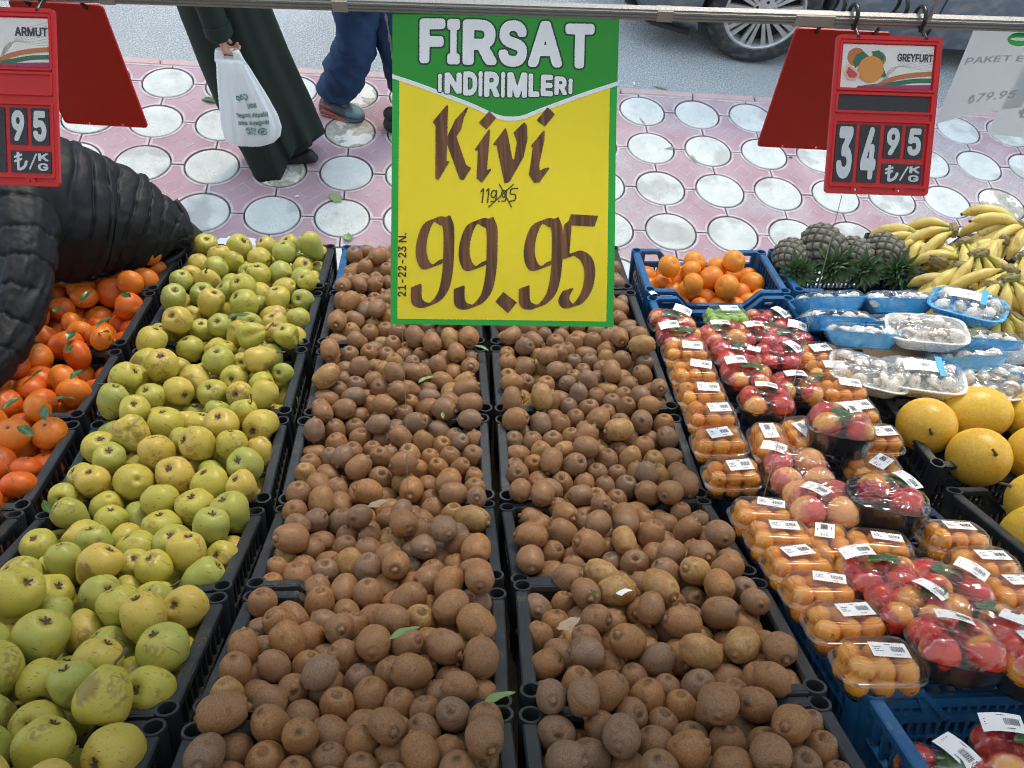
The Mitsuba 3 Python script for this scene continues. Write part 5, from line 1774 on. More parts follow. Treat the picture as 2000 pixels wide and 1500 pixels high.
price_sign('grapefruit_price_sign', ([0.4556, 1.1921, 1.8541], [0.6166, 1.195, 1.8562], [0.4729, 1.0222, 1.6898], [0.6338, 1.0269, 1.6933]), 'GREYFURT', '3495', 'grapefruit')
tag('grapefruit_price_sign', 'red hanging price sign with a grapefruit picture reading 34 95', 'price sign')
price_sign('pear_price_sign', ([-0.8938, 1.1621, 1.8321], [-0.7326, 1.1625, 1.8324], [-0.8781, 0.9644, 1.6499], [-0.7176, 0.9716, 1.6552]), 'ARMUT', '  95', 'pear')
tag('pear_price_sign', 'red hanging price sign reading ARMUT, cut off by the left edge', 'price sign')


def back_sign(name, tl, tr, bl, words):
    tl, tr, bl = map(np.array, (tl, tr, bl))
    M, w, h = sign_frame(tl, tr, bl, bl + tr - tl)
    plate = rounded(w, h, 0.007)
    for hx in (0.3, 0.7):
        plate = plate.difference(Point(hx * w, 0.004).buffer(0.0022))
    ms = [poly_plate(plate, -0.003, 0.0)]
    piece(name, 'back_plate', cat(ms), 'm_red_back', M)
    rim = plate.difference(plate.buffer(-0.0025))
    piece(name, 'edge', poly_plate(rim, 0.0002, 0.0009), 'm_red', M)
    for fx in (0.22, 0.82):
        p = (M @ np.array([fx * w, h - 0.006, 0.001, 1]))[:3]
        hook(name, rail_frame(p[0]) - RN * 0.0 + np.array([0, 0.03, -0.0]), p)
    return tag(name, words, 'price sign')


back_sign('red_sign_back', [0.446, 1.318, 1.791], [0.607, 1.319, 1.792], [0.435, 1.321, 1.548], 'plain dark red back of a price sign behind the grapefruit sign')
back_sign('red_sign_back_001', [-0.893, 1.290, 1.771], [-0.734, 1.291, 1.771], [-0.876, 1.288, 1.529], 'plain dark red back of a price sign behind the ARMUT sign')

# thin paper sheets hanging at the right, seen from behind
scene['m_paper'] = {'type': 'principledthin', 'base_color': rgb(0.58, 0.65, 0.72), 'roughness': 0.7, 'diff_trans': 0.7, 'spec_trans': 0.0}
plastic('m_faint_ink', (0.47, 0.53, 0.59), 0.7)


def sheet_pt(c, a, b, curl):
    tl, tr, bl, br = c
    p = (tl * (1 - a) + tr * a) * (1 - b) + (bl * (1 - a) + br * a) * b
    n = np.cross(tr - tl, bl - tl)
    n /= np.linalg.norm(n)
    return p + n * curl * (math.sin(math.pi * a) * 0.6 + 0.5 * b * b * a)


def paper_sheet(name, corners, curl, texts, words):
    c = [np.array(q) for q in corners]
    n = 12
    V = [sheet_pt(c, i / n, j / n, curl) for j in range(n + 1) for i in range(n + 1)]
    F = []
    for j in range(n):
        for i in range(n):
            a = j * (n + 1) + i
            F += [[a, a + 1, a + n + 2], [a, a + n + 2, a + n + 1]]
    piece(name, 'sheet', trimesh.Trimesh(V, F, process=False), 'm_paper', smooth=True)
    nv = np.cross(c[1] - c[0], c[2] - c[0])
    nv /= np.linalg.norm(nv)
    nv = nv if nv @ (CAM - c[0]) > 0 else -nv
    for text, (x0, y0, x1, y1) in texts:
        m = poly_plate(fit_box(text_poly(text, 10, 0, True), x0, 1 - y1, x1, 1 - y0), 0, 0.01)
        v, f = trimesh.remesh.subdivide_to_size(m.vertices, m.faces, 0.12)
        w = np.array([sheet_pt(c, q[0], 1 - q[1], curl) + nv * (0.0004 + 0.02 * q[2]) for q in v])
        piece(name, 'lettering', trimesh.Trimesh(w, f, process=False), 'm_faint_ink')
    return tag(name, words, 'paper sheet')


paper_sheet('paper_price_sheet', ([0.694, 1.252, 1.843], [0.835, 1.252, 1.844], [0.719, 1.264, 1.659], [0.870, 1.293, 1.680]), 0.010, [('PAKET ERİK', (0.06, 0.26, 1.02, 0.35)), ('₺79.95', (0.30, 0.72, 0.85, 0.83))], 'pale grey paper sheet hanging beside the grapefruit sign')
paper_sheet('paper_price_sheet_001', ([0.820, 1.290, 1.827], [0.945, 1.290, 1.826], [0.850, 1.315, 1.610], [1.007, 1.305, 1.602]), 0.006, [('₺', (0.25, 0.70, 0.4, 0.8))], 'pale grey paper sheet at the right edge, farther back')
tabm = sign_frame([0.738, 1.2325, 1.853], [0.775, 1.2335, 1.8535], [0.738, 1.219, 1.838], [0.775, 1.220, 1.8385])
tab = aff.scale(Point(0, 0).buffer(1, 10), tabm[1] * 0.5, tabm[2] * 0.5)
tab = aff.translate(tab, tabm[1] / 2, tabm[2] / 2)
piece('paper_price_sheet', 'green_tab', poly_plate(tab, 0, 0.001), 'm_green_print', tabm[0])
piece('paper_price_sheet', 'white_tab', poly_plate(aff.scale(tab, 0.8, 0.22), 0.0012, 0.0018), 'm_white_print', tabm[0])

# strings that pull the signs' lower edges towards the shop
for i, (a, b, words) in enumerate((([-0.179, 0.831, 1.537], [-0.178, 0.696, 1.170], 'thin string from the big poster down to the left kiwi column'), ([0.497, 1.021, 1.690], [0.459, 0.715, 1.235], 'thin string from the grapefruit sign down to the loquat boxes'), ([-0.930, 0.80, 1.39], [-0.874, 0.645, 1.135], 'thin string at the left edge above the mandarins'))):
    a, b = np.array(a), np.array(b)
    t = np.linspace(0, 1, 12)[:, None]
    path = a + (b - a) * t + np.array([0.002, 0, -0.004]) * np.sin(np.pi * t)
    tag(add(key_for('string'), tube(path, 0.0006, 6), 'm_string', smooth=True), words, 'string')
p0 = np.array([-0.239, 1.239, 1.827])
n = 90
t = np.linspace(0, 1, n)
g = np.random.RandomState(3)
path = p0 + np.stack([0.002 * np.sin(9 * t) + 0.02 * t, 0.001 * np.cos(13 * t), -0.36 * t], 1)
rad = 0.0011 + 0.0013 * (g.rand(n) > 0.62) + 0.0014 * (g.rand(n) > 0.93)
tag(add(key_for('string'), tube(path, rad, 7), 'm_string', smooth=True), 'knotted brown cord hanging down along the left edge of the poster', 'string')
# ------------------------------------------------------------------ people


def f_skin(p, n, uv):
    return mix((0.46, 0.24, 0.17), (0.56, 0.31, 0.22), fbm(p.x * 60, p.y * 60, p.z * 60, 2))


def f_robe(p, n, uv):
    w = noise(p.x * 900, p.y * 900, p.z * 300)
    return mix((0.009, 0.017, 0.013), (0.015, 0.027, 0.021), w)


def f_jogger(p, n, uv):
    g = fbm(p.x * 30, p.y * 30, p.z * 18, 3)
    return mix((0.008, 0.026, 0.072), (0.014, 0.043, 0.11), g) * (0.85 + 0.3 * noise(p.x * 900, p.y * 900, p.z * 900))


def f_puffer(p, n, uv):
    g = fbm(p.x * 20, p.y * 20, p.z * 20, 3)
    return mix((0.0050, 0.0068, 0.0105), (0.008, 0.0105, 0.0155), g)


scene['m_skin'] = {'type': 'principled', 'base_color': proc(f_skin), 'roughness': 0.5, 'specular': 0.4}
diffuse('m_robe', f_robe, 0.75)
diffuse('m_jogger', f_jogger, 0.7)
scene['m_puffer'] = {'type': 'twosided', 'bsdf': {'type': 'principled', 'base_color': proc(f_puffer), 'roughness': 0.58, 'specular': 0.32, 'sheen': 0.12}}
plastic('m_hair', (0.018, 0.012, 0.009), 0.5)
plastic('m_scarf', (0.05, 0.05, 0.06), 0.7)
plastic('m_shoe_blue', (0.085, 0.17, 0.22), 0.6)
plastic('m_shoe_grey', (0.07, 0.085, 0.10), 0.6)
plastic('m_shoe_orange', (0.60, 0.10, 0.05), 0.5)
plastic('m_black_cloth', (0.012, 0.012, 0.014), 0.6)
plastic('m_grey_cloth', (0.014, 0.015, 0.018), 0.8)
scene['m_bag'] = {'type': 'blendbsdf', 'weight': 0.9, 'bsdf_0': {'type': 'thindielectric', 'int_ior': 1.45}, 'bsdf_1': {'type': 'principledthin', 'base_color': rgb(0.93, 0.95, 0.96), 'roughness': 0.35, 'diff_trans': 0.55, 'spec_trans': 0.0}}
plastic('m_bag_ink', (0.012, 0.10, 0.07), 0.5)


def limb(bones, refine=0.012, smooth=8):
    """one continuous surface from bones (p0, r0, p1, r1): hulls of spheres, united and smoothed"""
    parts = []
    for p0, r0, p1, r1 in bones:
        a = m3.Manifold.sphere(r0, 16).translate([float(q) for q in p0])
        b = m3.Manifold.sphere(r1, 16).translate([float(q) for q in p1])
        parts.append(m3.Manifold.batch_hull([a, b]))
    u = m3.Manifold.batch_boolean(parts, m3.OpType.Add).refine_to_length(refine)
    me = u.to_mesh()
    m = trimesh.Trimesh(me.vert_properties[:, :3], me.tri_verts, process=True)
    trimesh.smoothing.filter_taubin(m, iterations=smooth)
    return m


def hand_bones(wrist, d, palm_n, side, s=1.0, curl=0.9):
    """bones of a hand: d towards the fingers, palm_n out of the palm, side towards the thumb; curl bends the fingers towards the palm"""
    d, palm_n = np.array(d, float), np.array(palm_n, float)
    d /= np.linalg.norm(d)
    palm_n -= d * (d @ palm_n)
    palm_n /= np.linalg.norm(palm_n)
    x = np.cross(d, palm_n) * side
    w = np.array(wrist, float)
    B = []
    knuckles = [w + (d * 0.078 + x * 0.030) * s, w + (d * 0.083 + x * 0.010) * s, w + (d * 0.080 - x * 0.010) * s, w + (d * 0.072 - x * 0.029) * s]
    for k in knuckles:
        B.append((w + (k - w) * 0.1, 0.018 * s, k, 0.0125 * s))
    for k, L in zip(knuckles, (0.066, 0.074, 0.069, 0.054)):
        p, ang = k, 0.25
        for f, r0, r1 in ((0.45, 0.0098, 0.0088), (0.31, 0.0088, 0.0080), (0.24, 0.0080, 0.0068)):
            ang += curl
            q = p + (d * math.cos(ang) + palm_n * math.sin(ang)) * L * f * s
            B.append((p, r0 * s, q, r1 * s))
            p = q
    t0 = w + (d * 0.022 + x * 0.028) * s
    t1 = t0 + (d * 0.028 + x * 0.022 + palm_n * 0.012) * s
    t2 = t1 + (d * 0.026 + palm_n * 0.014 + x * 0.002) * s
    B += [(w + d * 0.012 * s, 0.016 * s, t0, 0.014 * s), (t0, 0.0125 * s, t1, 0.0105 * s), (t1, 0.0105 * s, t2, 0.0085 * s)]
    return B


def head_bones(c, fwd, s=1.0):
    """bones of a head with a face, centred at c, looking along fwd"""
    c, f = np.array(c, float), np.array(fwd, float) / np.linalg.norm(fwd)
    u = np.array([0, 0, 1.0]) - f * f[2]
    u /= np.linalg.norm(u)
    r = np.cross(f, u)
    P = lambda a, b, e: c + (f * a + r * b + u * e) * s  # noqa: E731
    return [(P(-0.02, 0, 0.03), 0.082 * s, P(0.02, 0, 0.02), 0.075 * s), (P(0.03, 0, -0.03), 0.058 * s, P(0.045, 0, -0.075), 0.036 * s), (P(0.085, 0, 0.01), 0.009 * s, P(0.103, 0, -0.022), 0.012 * s),
            (P(0.078, -0.02, -0.055), 0.010 * s, P(0.078, 0.02, -0.055), 0.010 * s), (P(-0.01, 0.078, -0.01), 0.015 * s, P(-0.012, 0.080, 0.012), 0.017 * s), (P(-0.01, -0.078, -0.01), 0.015 * s, P(-0.012, -0.080, 0.012), 0.017 * s),
            (P(0.073, 0.03, 0.02), 0.012 * s, P(0.073, -0.03, 0.02), 0.012 * s), (P(-0.015, 0, -0.06), 0.052 * s, P(-0.03, 0, -0.15), 0.055 * s)]


def ring_loft(rows, n=64, fold=None):
    """rows: (centre, half width along x, half depth along y); folds: function(angle, height fraction) -> relative radius"""
    R = []
    a = np.arange(n) * 2 * np.pi / n
    for i, (c, wx, wy) in enumerate(rows):
        k = 1 if fold is None else fold(a, i / (len(rows) - 1))
        R.append(np.asarray(c) + np.stack([wx * np.cos(a) * k, wy * np.sin(a) * k, np.zeros(n)], 1))
    return loft(R)


def resample(rows, n):
    r = np.array([np.r_[c, wx, wy] for c, wx, wy in rows], float)
    t = np.linspace(0, len(r) - 1, n)
    q = np.stack([np.interp(t, np.arange(len(r)), r[:, k]) for k in range(5)], 1)
    return [(x[:3], x[3], x[4]) for x in q]


# --- woman in a dark green robe, walking to the left with a bag in her hand
W = 'person'
key_for(W)
rows = [((-1.105, 3.00, 0.040), 0.165, 0.135), ((-1.118, 3.00, 0.15), 0.172, 0.135), ((-1.150, 3.0, 0.35), 0.188, 0.135), ((-1.175, 3.0, 0.57), 0.190, 0.13), ((-1.205, 3.0, 0.79), 0.178, 0.125), ((-1.215, 3.0, 0.95), 0.165, 0.12), ((-1.222, 3.0, 1.12), 0.150, 0.105), ((-1.226, 3.0, 1.26), 0.165, 0.10), ((-1.228, 3.0, 1.33), 0.13, 0.08), ((-1.228, 3.0, 1.37), 0.06, 0.06)]


def robe_fold(a, t):
    k = max(0.0, 1 - t * 1.5)
    return 1 + (0.25 + k) * (0.07 * np.sin(5 * a + 2.6 * t) + 0.045 * np.sin(9 * a + 1.3 + 4 * t)) - k * 0.20 * np.exp(-((a - 5.35) / 0.15) ** 2) + 0.016 * np.sin(13 * a + 7 * t)


robe = ring_loft(resample(rows, 44), 96, robe_fold)
rv = np.array(robe.vertices)
lowk = np.clip(1 - (rv[:, 2] - 0.03) / 0.55, 0, 1)
side = np.clip((rv[:, 0] + 1.115) / 0.09, 0, 1)
rv[:, 2] += 0.115 * side * side * (3 - 2 * side) * lowk
rv[:, 1] += 0.09 * side * lowk
groove = np.exp(-((rv[:, 0] + 1.085 + 0.12 * (rv[:, 2] - 0.2)) / 0.018) ** 2) * np.clip(1 - rv[:, 2] / 0.75, 0, 1) * (rv[:, 1] < 3.0)
rv[:, 1] += 0.06 * groove
robe = trimesh.Trimesh(rv, robe.faces, process=False)
piece(W, 'robe', robe, 'm_robe', smooth=60)
sh, el, wr = np.array([-1.235, 2.88, 1.28]), np.array([-1.205, 2.83, 1.02]), np.array([-1.178, 2.82, 0.80])
piece(W, 'robe__sleeve', limb([(sh, 0.062, el, 0.052), (el, 0.052, wr, 0.047), (np.array([-1.23, 3.05, 1.28]), 0.06, np.array([-1.27, 3.14, 1.05]), 0.05), (np.array([-1.27, 3.14, 1.05]), 0.05, np.array([-1.30, 3.10, 0.9]), 0.043)], 0.012, 8), 'm_robe', smooth=True)
cuff = tube([wr + [0, 0, 0.03], wr + [0.001, 0, -0.012]], [0.051, 0.0525], 24)
piece(W, 'robe__cuff', cuff, 'm_robe', smooth=40)
hb = hand_bones(wr + [0.003, 0.0, -0.005], [0.10, -0.05, -1], [0.85, 0.3, 0.1], -1, 0.88, 0.75)
body = limb(head_bones([-1.235, 3.0, 1.50], (-1, 0, -0.08), 0.92) + [(wr + [0, 0, 0.06], 0.025, wr + [0.003, 0, -0.01], 0.021)] + hb + hand_bones([-1.30, 3.10, 0.88], [0, 0, -1], [1, 0, 0], 1, 0.85, 0.3)
             + [((-1.25, 3.03, 1.3), 0.07, (-1.22, 2.97, 1.3), 0.07), ((-1.23, 3.0, 1.3), 0.06, (-1.23, 3.0, 1.44), 0.05), ((-1.14, 3.03, 0.12), 0.035, (-1.16, 3.02, 0.5), 0.055), ((-1.16, 3.02, 0.5), 0.055, (-1.2, 3.0, 0.95), 0.09), ((-1.2, 3.0, 0.95), 0.09, (-1.22, 3.0, 1.3), 0.09), ((-1.30, 3.10, 0.90), 0.02, (-1.27, 3.12, 1.2), 0.03), (wr + [0, 0, 0.03], 0.022, (-1.22, 2.9, 1.25), 0.03)], 0.009, 6)
piece(W, 'body', body, 'm_skin', smooth=True)
scarf = limb([((-1.215, 3.0, 1.535), 0.098, (-1.20, 3.0, 1.46), 0.098), ((-1.20, 3.0, 1.44), 0.09, (-1.215, 3.0, 1.36), 0.10), ((-1.215, 2.95, 1.36), 0.08, (-1.22, 3.06, 1.35), 0.08)], 0.014, 8)
piece(W, 'headscarf', scarf, 'm_scarf', smooth=True)
shoe = trimesh.convex.convex_hull(np.vstack([trimesh.creation.icosphere(2, 0.028).vertices * [1, 1, 0.7] + p for p in ([-0.035, 0, 0.025], [0.03, 0, 0.03], [0.085, 0, 0.02], [-0.02, 0, 0.05])]))
for (x, y, rz) in ((-1.02, 3.03, 3.3), (-1.155, 2.97, 3.1)):
    z = (np.linalg.inv(STREET) @ np.array([x, y, 0, 1]))
    g0 = street(*(np.linalg.inv(STREET) @ np.array([x, y, 0.03, 1]))[:2], 0)
    piece(W, 'shoe', shoe, 'm_black_cloth', frame([x, y, g0[2]], [math.cos(rz), math.sin(rz), 0], [-math.sin(rz), math.cos(rz), 0], [0, 0, 1]), smooth=50)
tag(W, 'person in a long dark green robe walking with a white plastic bag', 'person')

# the bag she carries
B = 'plastic_bag'
key_for(B)
BAGY = 2.80
brow = [(0.700, -1.155, 0.052, 0.018), (0.660, -1.150, 0.064, 0.028), (0.60, -1.146, 0.080, 0.036), (0.53, -1.140, 0.098, 0.044), (0.46, -1.136, 0.114, 0.050), (0.405, -1.136, 0.121, 0.052), (0.36, -1.142, 0.116, 0.048), (0.325, -1.158, 0.10, 0.036), (0.305, -1.175, 0.075, 0.02)]


def bag_dim(z):
    zs = [b[0] for b in brow][::-1]
    return [np.interp(z, zs, [b[k] for b in brow][::-1]) for k in (1, 2, 3)]


def bag_fold(a, t):
    return 1 + 0.05 * np.sin(7 * a + 2 * t) * (1 - 0.6 * t) + 0.035 * np.sin(12 * a + 5 * t) + 0.02 * np.sin(23 * a + 11 * t)


br = resample([((cx, BAGY, z), wx, wy) for z, cx, wx, wy in brow], 26)
bag = ring_loft(br, 90, bag_fold)
bag = trimesh.Trimesh(bag.vertices, bag.faces[: len(bag.faces) - 0], process=False)
piece(B, 'sack', bag, 'm_bag', smooth=True)
grip = wr + [0.012, -0.004, -0.085]
for sx in (-1, 1):
    q = [np.array([-1.155 + sx * 0.040, BAGY, 0.685]), np.array([-1.155 + sx * 0.030, BAGY, 0.735]), grip + [sx * 0.012, 0.0, 0.01]]
    rings = []
    for i, c in enumerate(smooth_path(q, 6)):
        wv = np.interp(i, [0, 12], [0.020, 0.010])
        a = np.arange(14) * 2 * np.pi / 14
        rings.append(c + np.stack([wv * np.cos(a), 0.010 * np.sin(a), np.zeros(14)], 1))
    piece(B, 'handle', loft(rings), 'm_bag', smooth=True)


def on_bag(poly, z0):
    """flat print laid on the bag's near face"""
    m = poly_plate(poly, 0, 0.0004)
    v, f = trimesh.remesh.subdivide_to_size(m.vertices, m.faces, 0.012)
    out = []
    for x, z, d in v:
        cx, wx, wy = bag_dim(z)
        c = np.clip((x - cx) / wx, -0.97, 0.97)
        a = -math.acos(c)
        t = (brow[0][0] - z) / (brow[0][0] - brow[-1][0])
        k = bag_fold(np.array([a % (2 * math.pi)]), t)[0]
        out.append([x, BAGY - wy * k * math.sqrt(1 - c * c) - 0.005 - d, z])
    return trimesh.Trimesh(out, f, process=False)


for text, (x0, z0, x1, z1) in (('Çöp', (-1.150, 0.545, -1.105, 0.575)), ('saç', (-1.115, 0.512, -1.078, 0.535)), ('plastik poşeti', (-1.165, 0.470, -1.045, 0.496)), ('doğaya atla', (-1.165, 0.435, -1.045, 0.462)), ('SIFIR', (-1.140, 0.412, -1.100, 0.427)), ('ATIK', (-1.140, 0.392, -1.104, 0.407))):
    p = aff.scale(text_poly(text, 10, 0, True), -1, 1, origin=(0, 0))
    piece(B, 'lettering', on_bag(fit_box(p, x0, z0, x1, z1), z0), 'm_bag_ink')
em = unary_union([Point(-1.077, 0.408).buffer(0.018).difference(Point(-1.077, 0.408).buffer(0.0135)).difference(sbox(-1.08, 0.405, -1.05, 0.411))] + [LineString([(-1.077, 0.408), (-1.077 + 0.009 * math.cos(k), 0.408 + 0.009 * math.sin(k))]).buffer(0.0016) for k in np.arange(6) * math.pi / 3])
piece(B, 'emblem', on_bag(em, 0.39), 'm_bag_ink')
plastic('m_blue_thing', (0.06, 0.26, 0.42), 0.4)
box_in = bevel_box(0.085, 0.04, 0.05, 0.008)
tag(add('blue_packet', box_in, 'm_blue_thing', frame([-1.11, BAGY, 0.375], [0.96, 0, 0.25], [0, 1, 0], [-0.25, 0, 0.96])), 'small blue packet at the bottom of the white plastic bag', 'packet')
tag(B, 'white translucent plastic bag with mirrored green print held by the robed person', 'bag')

# --- boy in navy joggers
Bo = key_for('person')
g0 = street(*(np.linalg.inv(STREET) @ np.array([-0.93, 3.42, 0, 1]))[:2], 0)[2]
hipc = np.array([-0.72, 3.47, 0.86])
kn1, an1 = np.array([-0.800, 3.41, 0.44]), np.array([-0.930, 3.42, 0.115])
kn2, an2 = np.array([-0.640, 3.50, 0.44]), np.array([-0.560, 3.44, 0.11])


def trouser(hip, kn, an, seed):
    g = np.random.RandomState(seed)
    c = smooth_path([hip, hip * 0.5 + kn * 0.5, kn, kn * 0.5 + an * 0.5 + [-0.004, 0, 0], an + [0, 0, 0.03], an], 9)
    r = np.interp(np.linspace(0, 1, len(c)), [0, 0.2, 0.42, 0.62, 0.78, 0.86, 0.93, 1.0], [0.108, 0.104, 0.094, 0.097, 0.086, 0.062, 0.050, 0.047])
    m = tube(c, r, 40)
    v = np.array(m.vertices)
    z = v[:, 2]
    ctr = np.array([np.interp(z, c[::-1, 2], c[::-1, k]) for k in range(2)]).T
    rad = v[:, :2] - ctr
    wr_ = 0.42 * (meshkit.fbm(np.stack([v[:, 0] * 12 + seed, v[:, 1] * 12, z * 17 + v[:, 0] * 26], 1), 3, seed) - 0.5) + 0.05 * np.sin(z * 95 + 14 * v[:, 0]) * np.exp(-((z - an[2] - 0.05) / 0.07) ** 2)
    v[:, :2] += rad * wr_[:, None] * 1.2
    return trimesh.Trimesh(v, m.faces, process=False)


hipm = limb([(hipc + [-0.04, 0, 0], 0.115, hipc + [0.04, 0, 0], 0.115), (hipc, 0.12, hipc + [0, 0, 0.06], 0.11)], 0.02, 5)
piece(Bo, 'joggers', cat([trouser(hipc + [-0.03, -0.03, -0.02], kn1, an1, 2), trouser(hipc + [0.04, 0.03, -0.02], kn2, an2, 5), hipm]), 'm_jogger', smooth=True)
body = limb(head_bones([-0.71, 3.47, 1.36], (1, 0, -0.1), 0.9) + [((-0.71, 3.47, 1.2), 0.05, (-0.71, 3.47, 1.30), 0.048), (hipc, 0.09, (-0.71, 3.47, 1.12), 0.09), (an1 + [0, 0, -0.045], 0.03, kn1, 0.05), (kn1, 0.05, hipc, 0.07), (an2 + [0, 0, -0.045], 0.03, kn2, 0.05), (kn2, 0.05, hipc, 0.07), ((-0.74, 3.33, 1.12), 0.035, (-0.78, 3.30, 0.9), 0.03), ((-0.78, 3.30, 0.9), 0.03, (-0.70, 3.29, 0.74), 0.022), ((-0.70, 3.60, 1.12), 0.035, (-0.64, 3.64, 0.92), 0.03), ((-0.64, 3.64, 0.92), 0.03, (-0.56, 3.62, 0.80), 0.022)]
             + hand_bones([-0.70, 3.29, 0.73], [0.3, 0, -1], [0, 1, 0], 1, 0.8, 0.3) + hand_bones([-0.555, 3.62, 0.79], [0.5, 0, -0.9], [0, -1, 0], -1, 0.8, 0.3), 0.011, 6)
piece(Bo, 'body', body, 'm_skin', smooth=True)
piece(Bo, 'sweatshirt', limb([((-0.72, 3.47, 0.90), 0.128, (-0.715, 3.47, 1.05), 0.125), ((-0.715, 3.40, 1.14), 0.075, (-0.71, 3.54, 1.14), 0.075), ((-0.735, 3.35, 1.14), 0.055, (-0.78, 3.30, 0.92), 0.048), ((-0.78, 3.30, 0.92), 0.048, (-0.715, 3.29, 0.77), 0.036), ((-0.70, 3.59, 1.14), 0.055, (-0.64, 3.64, 0.94), 0.048), ((-0.64, 3.64, 0.94), 0.048, (-0.575, 3.625, 0.82), 0.036)], 0.016, 8), 'm_black_cloth', smooth=True)
piece(Bo, 'hair', limb([((-0.725, 3.47, 1.40), 0.086, (-0.745, 3.47, 1.37), 0.082)], 0.012, 6), 'm_hair', smooth=True)


def sneaker(parent, heel, toe, z, first=True):
    """a chunky running shoe from heel to toe"""
    heel, toe = np.array([*heel, z]), np.array([*toe, z])
    d = toe - heel
    L = np.linalg.norm(d)
    d /= L
    y = np.cross([0, 0, 1.0], d)
    M = frame(heel, d, y, [0, 0, 1])

    def section(x, w, z0, z1, n=20, e=2.6):
        a = np.arange(n) * 2 * np.pi / n
        c, s = np.cos(a), np.sin(a)
        r = (np.abs(c) ** e + np.abs(s) ** e) ** (-1 / e)
        return np.stack([np.full(n, x), w * r * c, (z0 + z1) / 2 + (z1 - z0) / 2 * r * s], 1)

    prof = [(0.0, 0.022, 0.03, 0.062), (0.06, 0.032, 0.026, 0.092), (0.18, 0.036, 0.024, 0.105), (0.34, 0.037, 0.024, 0.098), (0.50, 0.040, 0.022, 0.082), (0.66, 0.044, 0.020, 0.066), (0.82, 0.042, 0.018, 0.054), (0.94, 0.032, 0.018, 0.044), (1.0, 0.016, 0.022, 0.036)]
    up = loft([section(x * L, w, a, b) for x, w, a, b in prof[:6]])
    toebox = loft([section(x * L, w * 1.005, a, b + 0.0004) for x, w, a, b in prof[5:]])
    piece(parent, 'shoe', up, 'm_shoe_grey', M, smooth=40)
    k = 'shoe' if first else 'shoe_001'
    piece(parent, k + '__toe_cap', toebox, 'm_shoe_blue', M, smooth=40)
    sole = loft([section(x * L, w * 1.12, max(a - 0.022, 0.0), a + 0.008 + (0.01 if x < 0.4 else 0)) for x, w, a, b in prof])
    piece(parent, k + '__sole', sole, 'm_shoe_grey', M, smooth=40)
    for sgn in (-1, 1):
        pts = [(0.02 * L, 0.030), (0.16 * L, 0.050), (0.30 * L, 0.042), (0.5 * L, 0.024), (0.72 * L, 0.012), (0.5 * L, 0.014), (0.28 * L, 0.020), (0.06 * L, 0.016)]
        st = poly_plate(Polygon(pts).buffer(0.002), -0.003, 0.003)
        st.apply_transform(np.array([[1, 0, 0, 0], [0, 0, 1, 0], [0, 1, 0, 0], [0, 0, 0, 1.0]]))
        v = st.vertices
        v[:, 1] += sgn * np.interp(v[:, 0] / L, [q[0] for q in prof], [q[1] * 1.115 for q in prof])
        piece(parent, k + '__stripe', trimesh.Trimesh(v, st.faces, process=False), 'm_shoe_orange', M)
        up2 = poly_plate(Polygon([(0.05 * L, 0.075), (0.14 * L, 0.070), (0.36 * L, 0.062), (0.36 * L, 0.068), (0.15 * L, 0.080)]), -0.003, 0.003)
        up2.apply_transform(np.array([[1, 0, 0, 0], [0, 0, 1, 0], [0, 1, 0, 0], [0, 0, 0, 1.0]]))
        v = up2.vertices
        v[:, 1] += sgn * np.interp(v[:, 0] / L, [q[0] for q in prof], [q[1] * 0.99 for q in prof])
        piece(parent, k + '__stripe', trimesh.Trimesh(v, up2.faces, process=False), 'm_shoe_orange', M)
    tongue = loft([section(0.33 * L, 0.020, 0.085, 0.104), section(0.52 * L, 0.020, 0.07, 0.090), section(0.64 * L, 0.016, 0.055, 0.074)])
    piece(parent, k + '__tongue', tongue, 'm_shoe_blue', M, smooth=40)
    for i in range(4):
        t = 0.37 + 0.075 * i
        zt = np.interp(t, [0.33, 0.52, 0.64], [0.106, 0.092, 0.077])
        piece(parent, k + '__lace', bar([t * L, -0.018, zt - 0.004], [(t + 0.03) * L, 0.018, zt - 0.004], 0.005, 0.003), 'm_shoe_orange' if i % 2 else 'm_black_cloth', M)


sneaker(Bo, (-1.020, 3.425), (-0.805, 3.385), g0 - 0.004)
sneaker(Bo, (-0.615, 3.45), (-0.40, 3.43), g0 - 0.02, False)
tag(Bo, 'person in navy blue joggers and blue-grey running shoes with orange stripes', 'person')

# dark bag standing half hidden behind the poster's left edge
dark = limb([((-0.655, 3.33, 0.055), 0.045, (-0.60, 3.33, 0.055), 0.045), ((-0.66, 3.33, 0.11), 0.035, (-0.59, 3.33, 0.11), 0.035)], 0.012, 6)
tag(add('black_bag', dark, 'm_black_cloth', smooth=True), 'black bag on the tiles, half hidden behind the left edge of the poster', 'bag')

# --- person in a black quilted jacket bending over the mandarins
Pu = key_for('person')
TORSO = np.array([(-0.909, 1.587, 0.916, 0.025), (-0.930, 1.592, 0.940, 0.056), (-0.966, 1.583, 0.968, 0.095), (-1.008, 1.566, 0.996, 0.124), (-1.046, 1.552, 1.024, 0.142), (-1.087, 1.533, 1.050, 0.160), (-1.125, 1.506, 1.080, 0.173), (-1.166, 1.482, 1.112, 0.179), (-1.218, 1.466, 1.138, 0.182), (-1.280, 1.458, 1.156, 0.182), (-1.353, 1.451, 1.176, 0.171), (-1.420, 1.447, 1.186, 0.105)])
ARM = np.array([(-1.202, 1.438, 1.229, 0.113), (-1.129, 1.320, 1.216, 0.087), (-1.087, 1.220, 1.192, 0.072), (-1.068, 1.146, 1.175, 0.063), (-1.072, 1.073, 1.159, 0.057), (-1.080, 0.995, 1.151, 0.053), (-1.092, 0.924, 1.149, 0.044)])


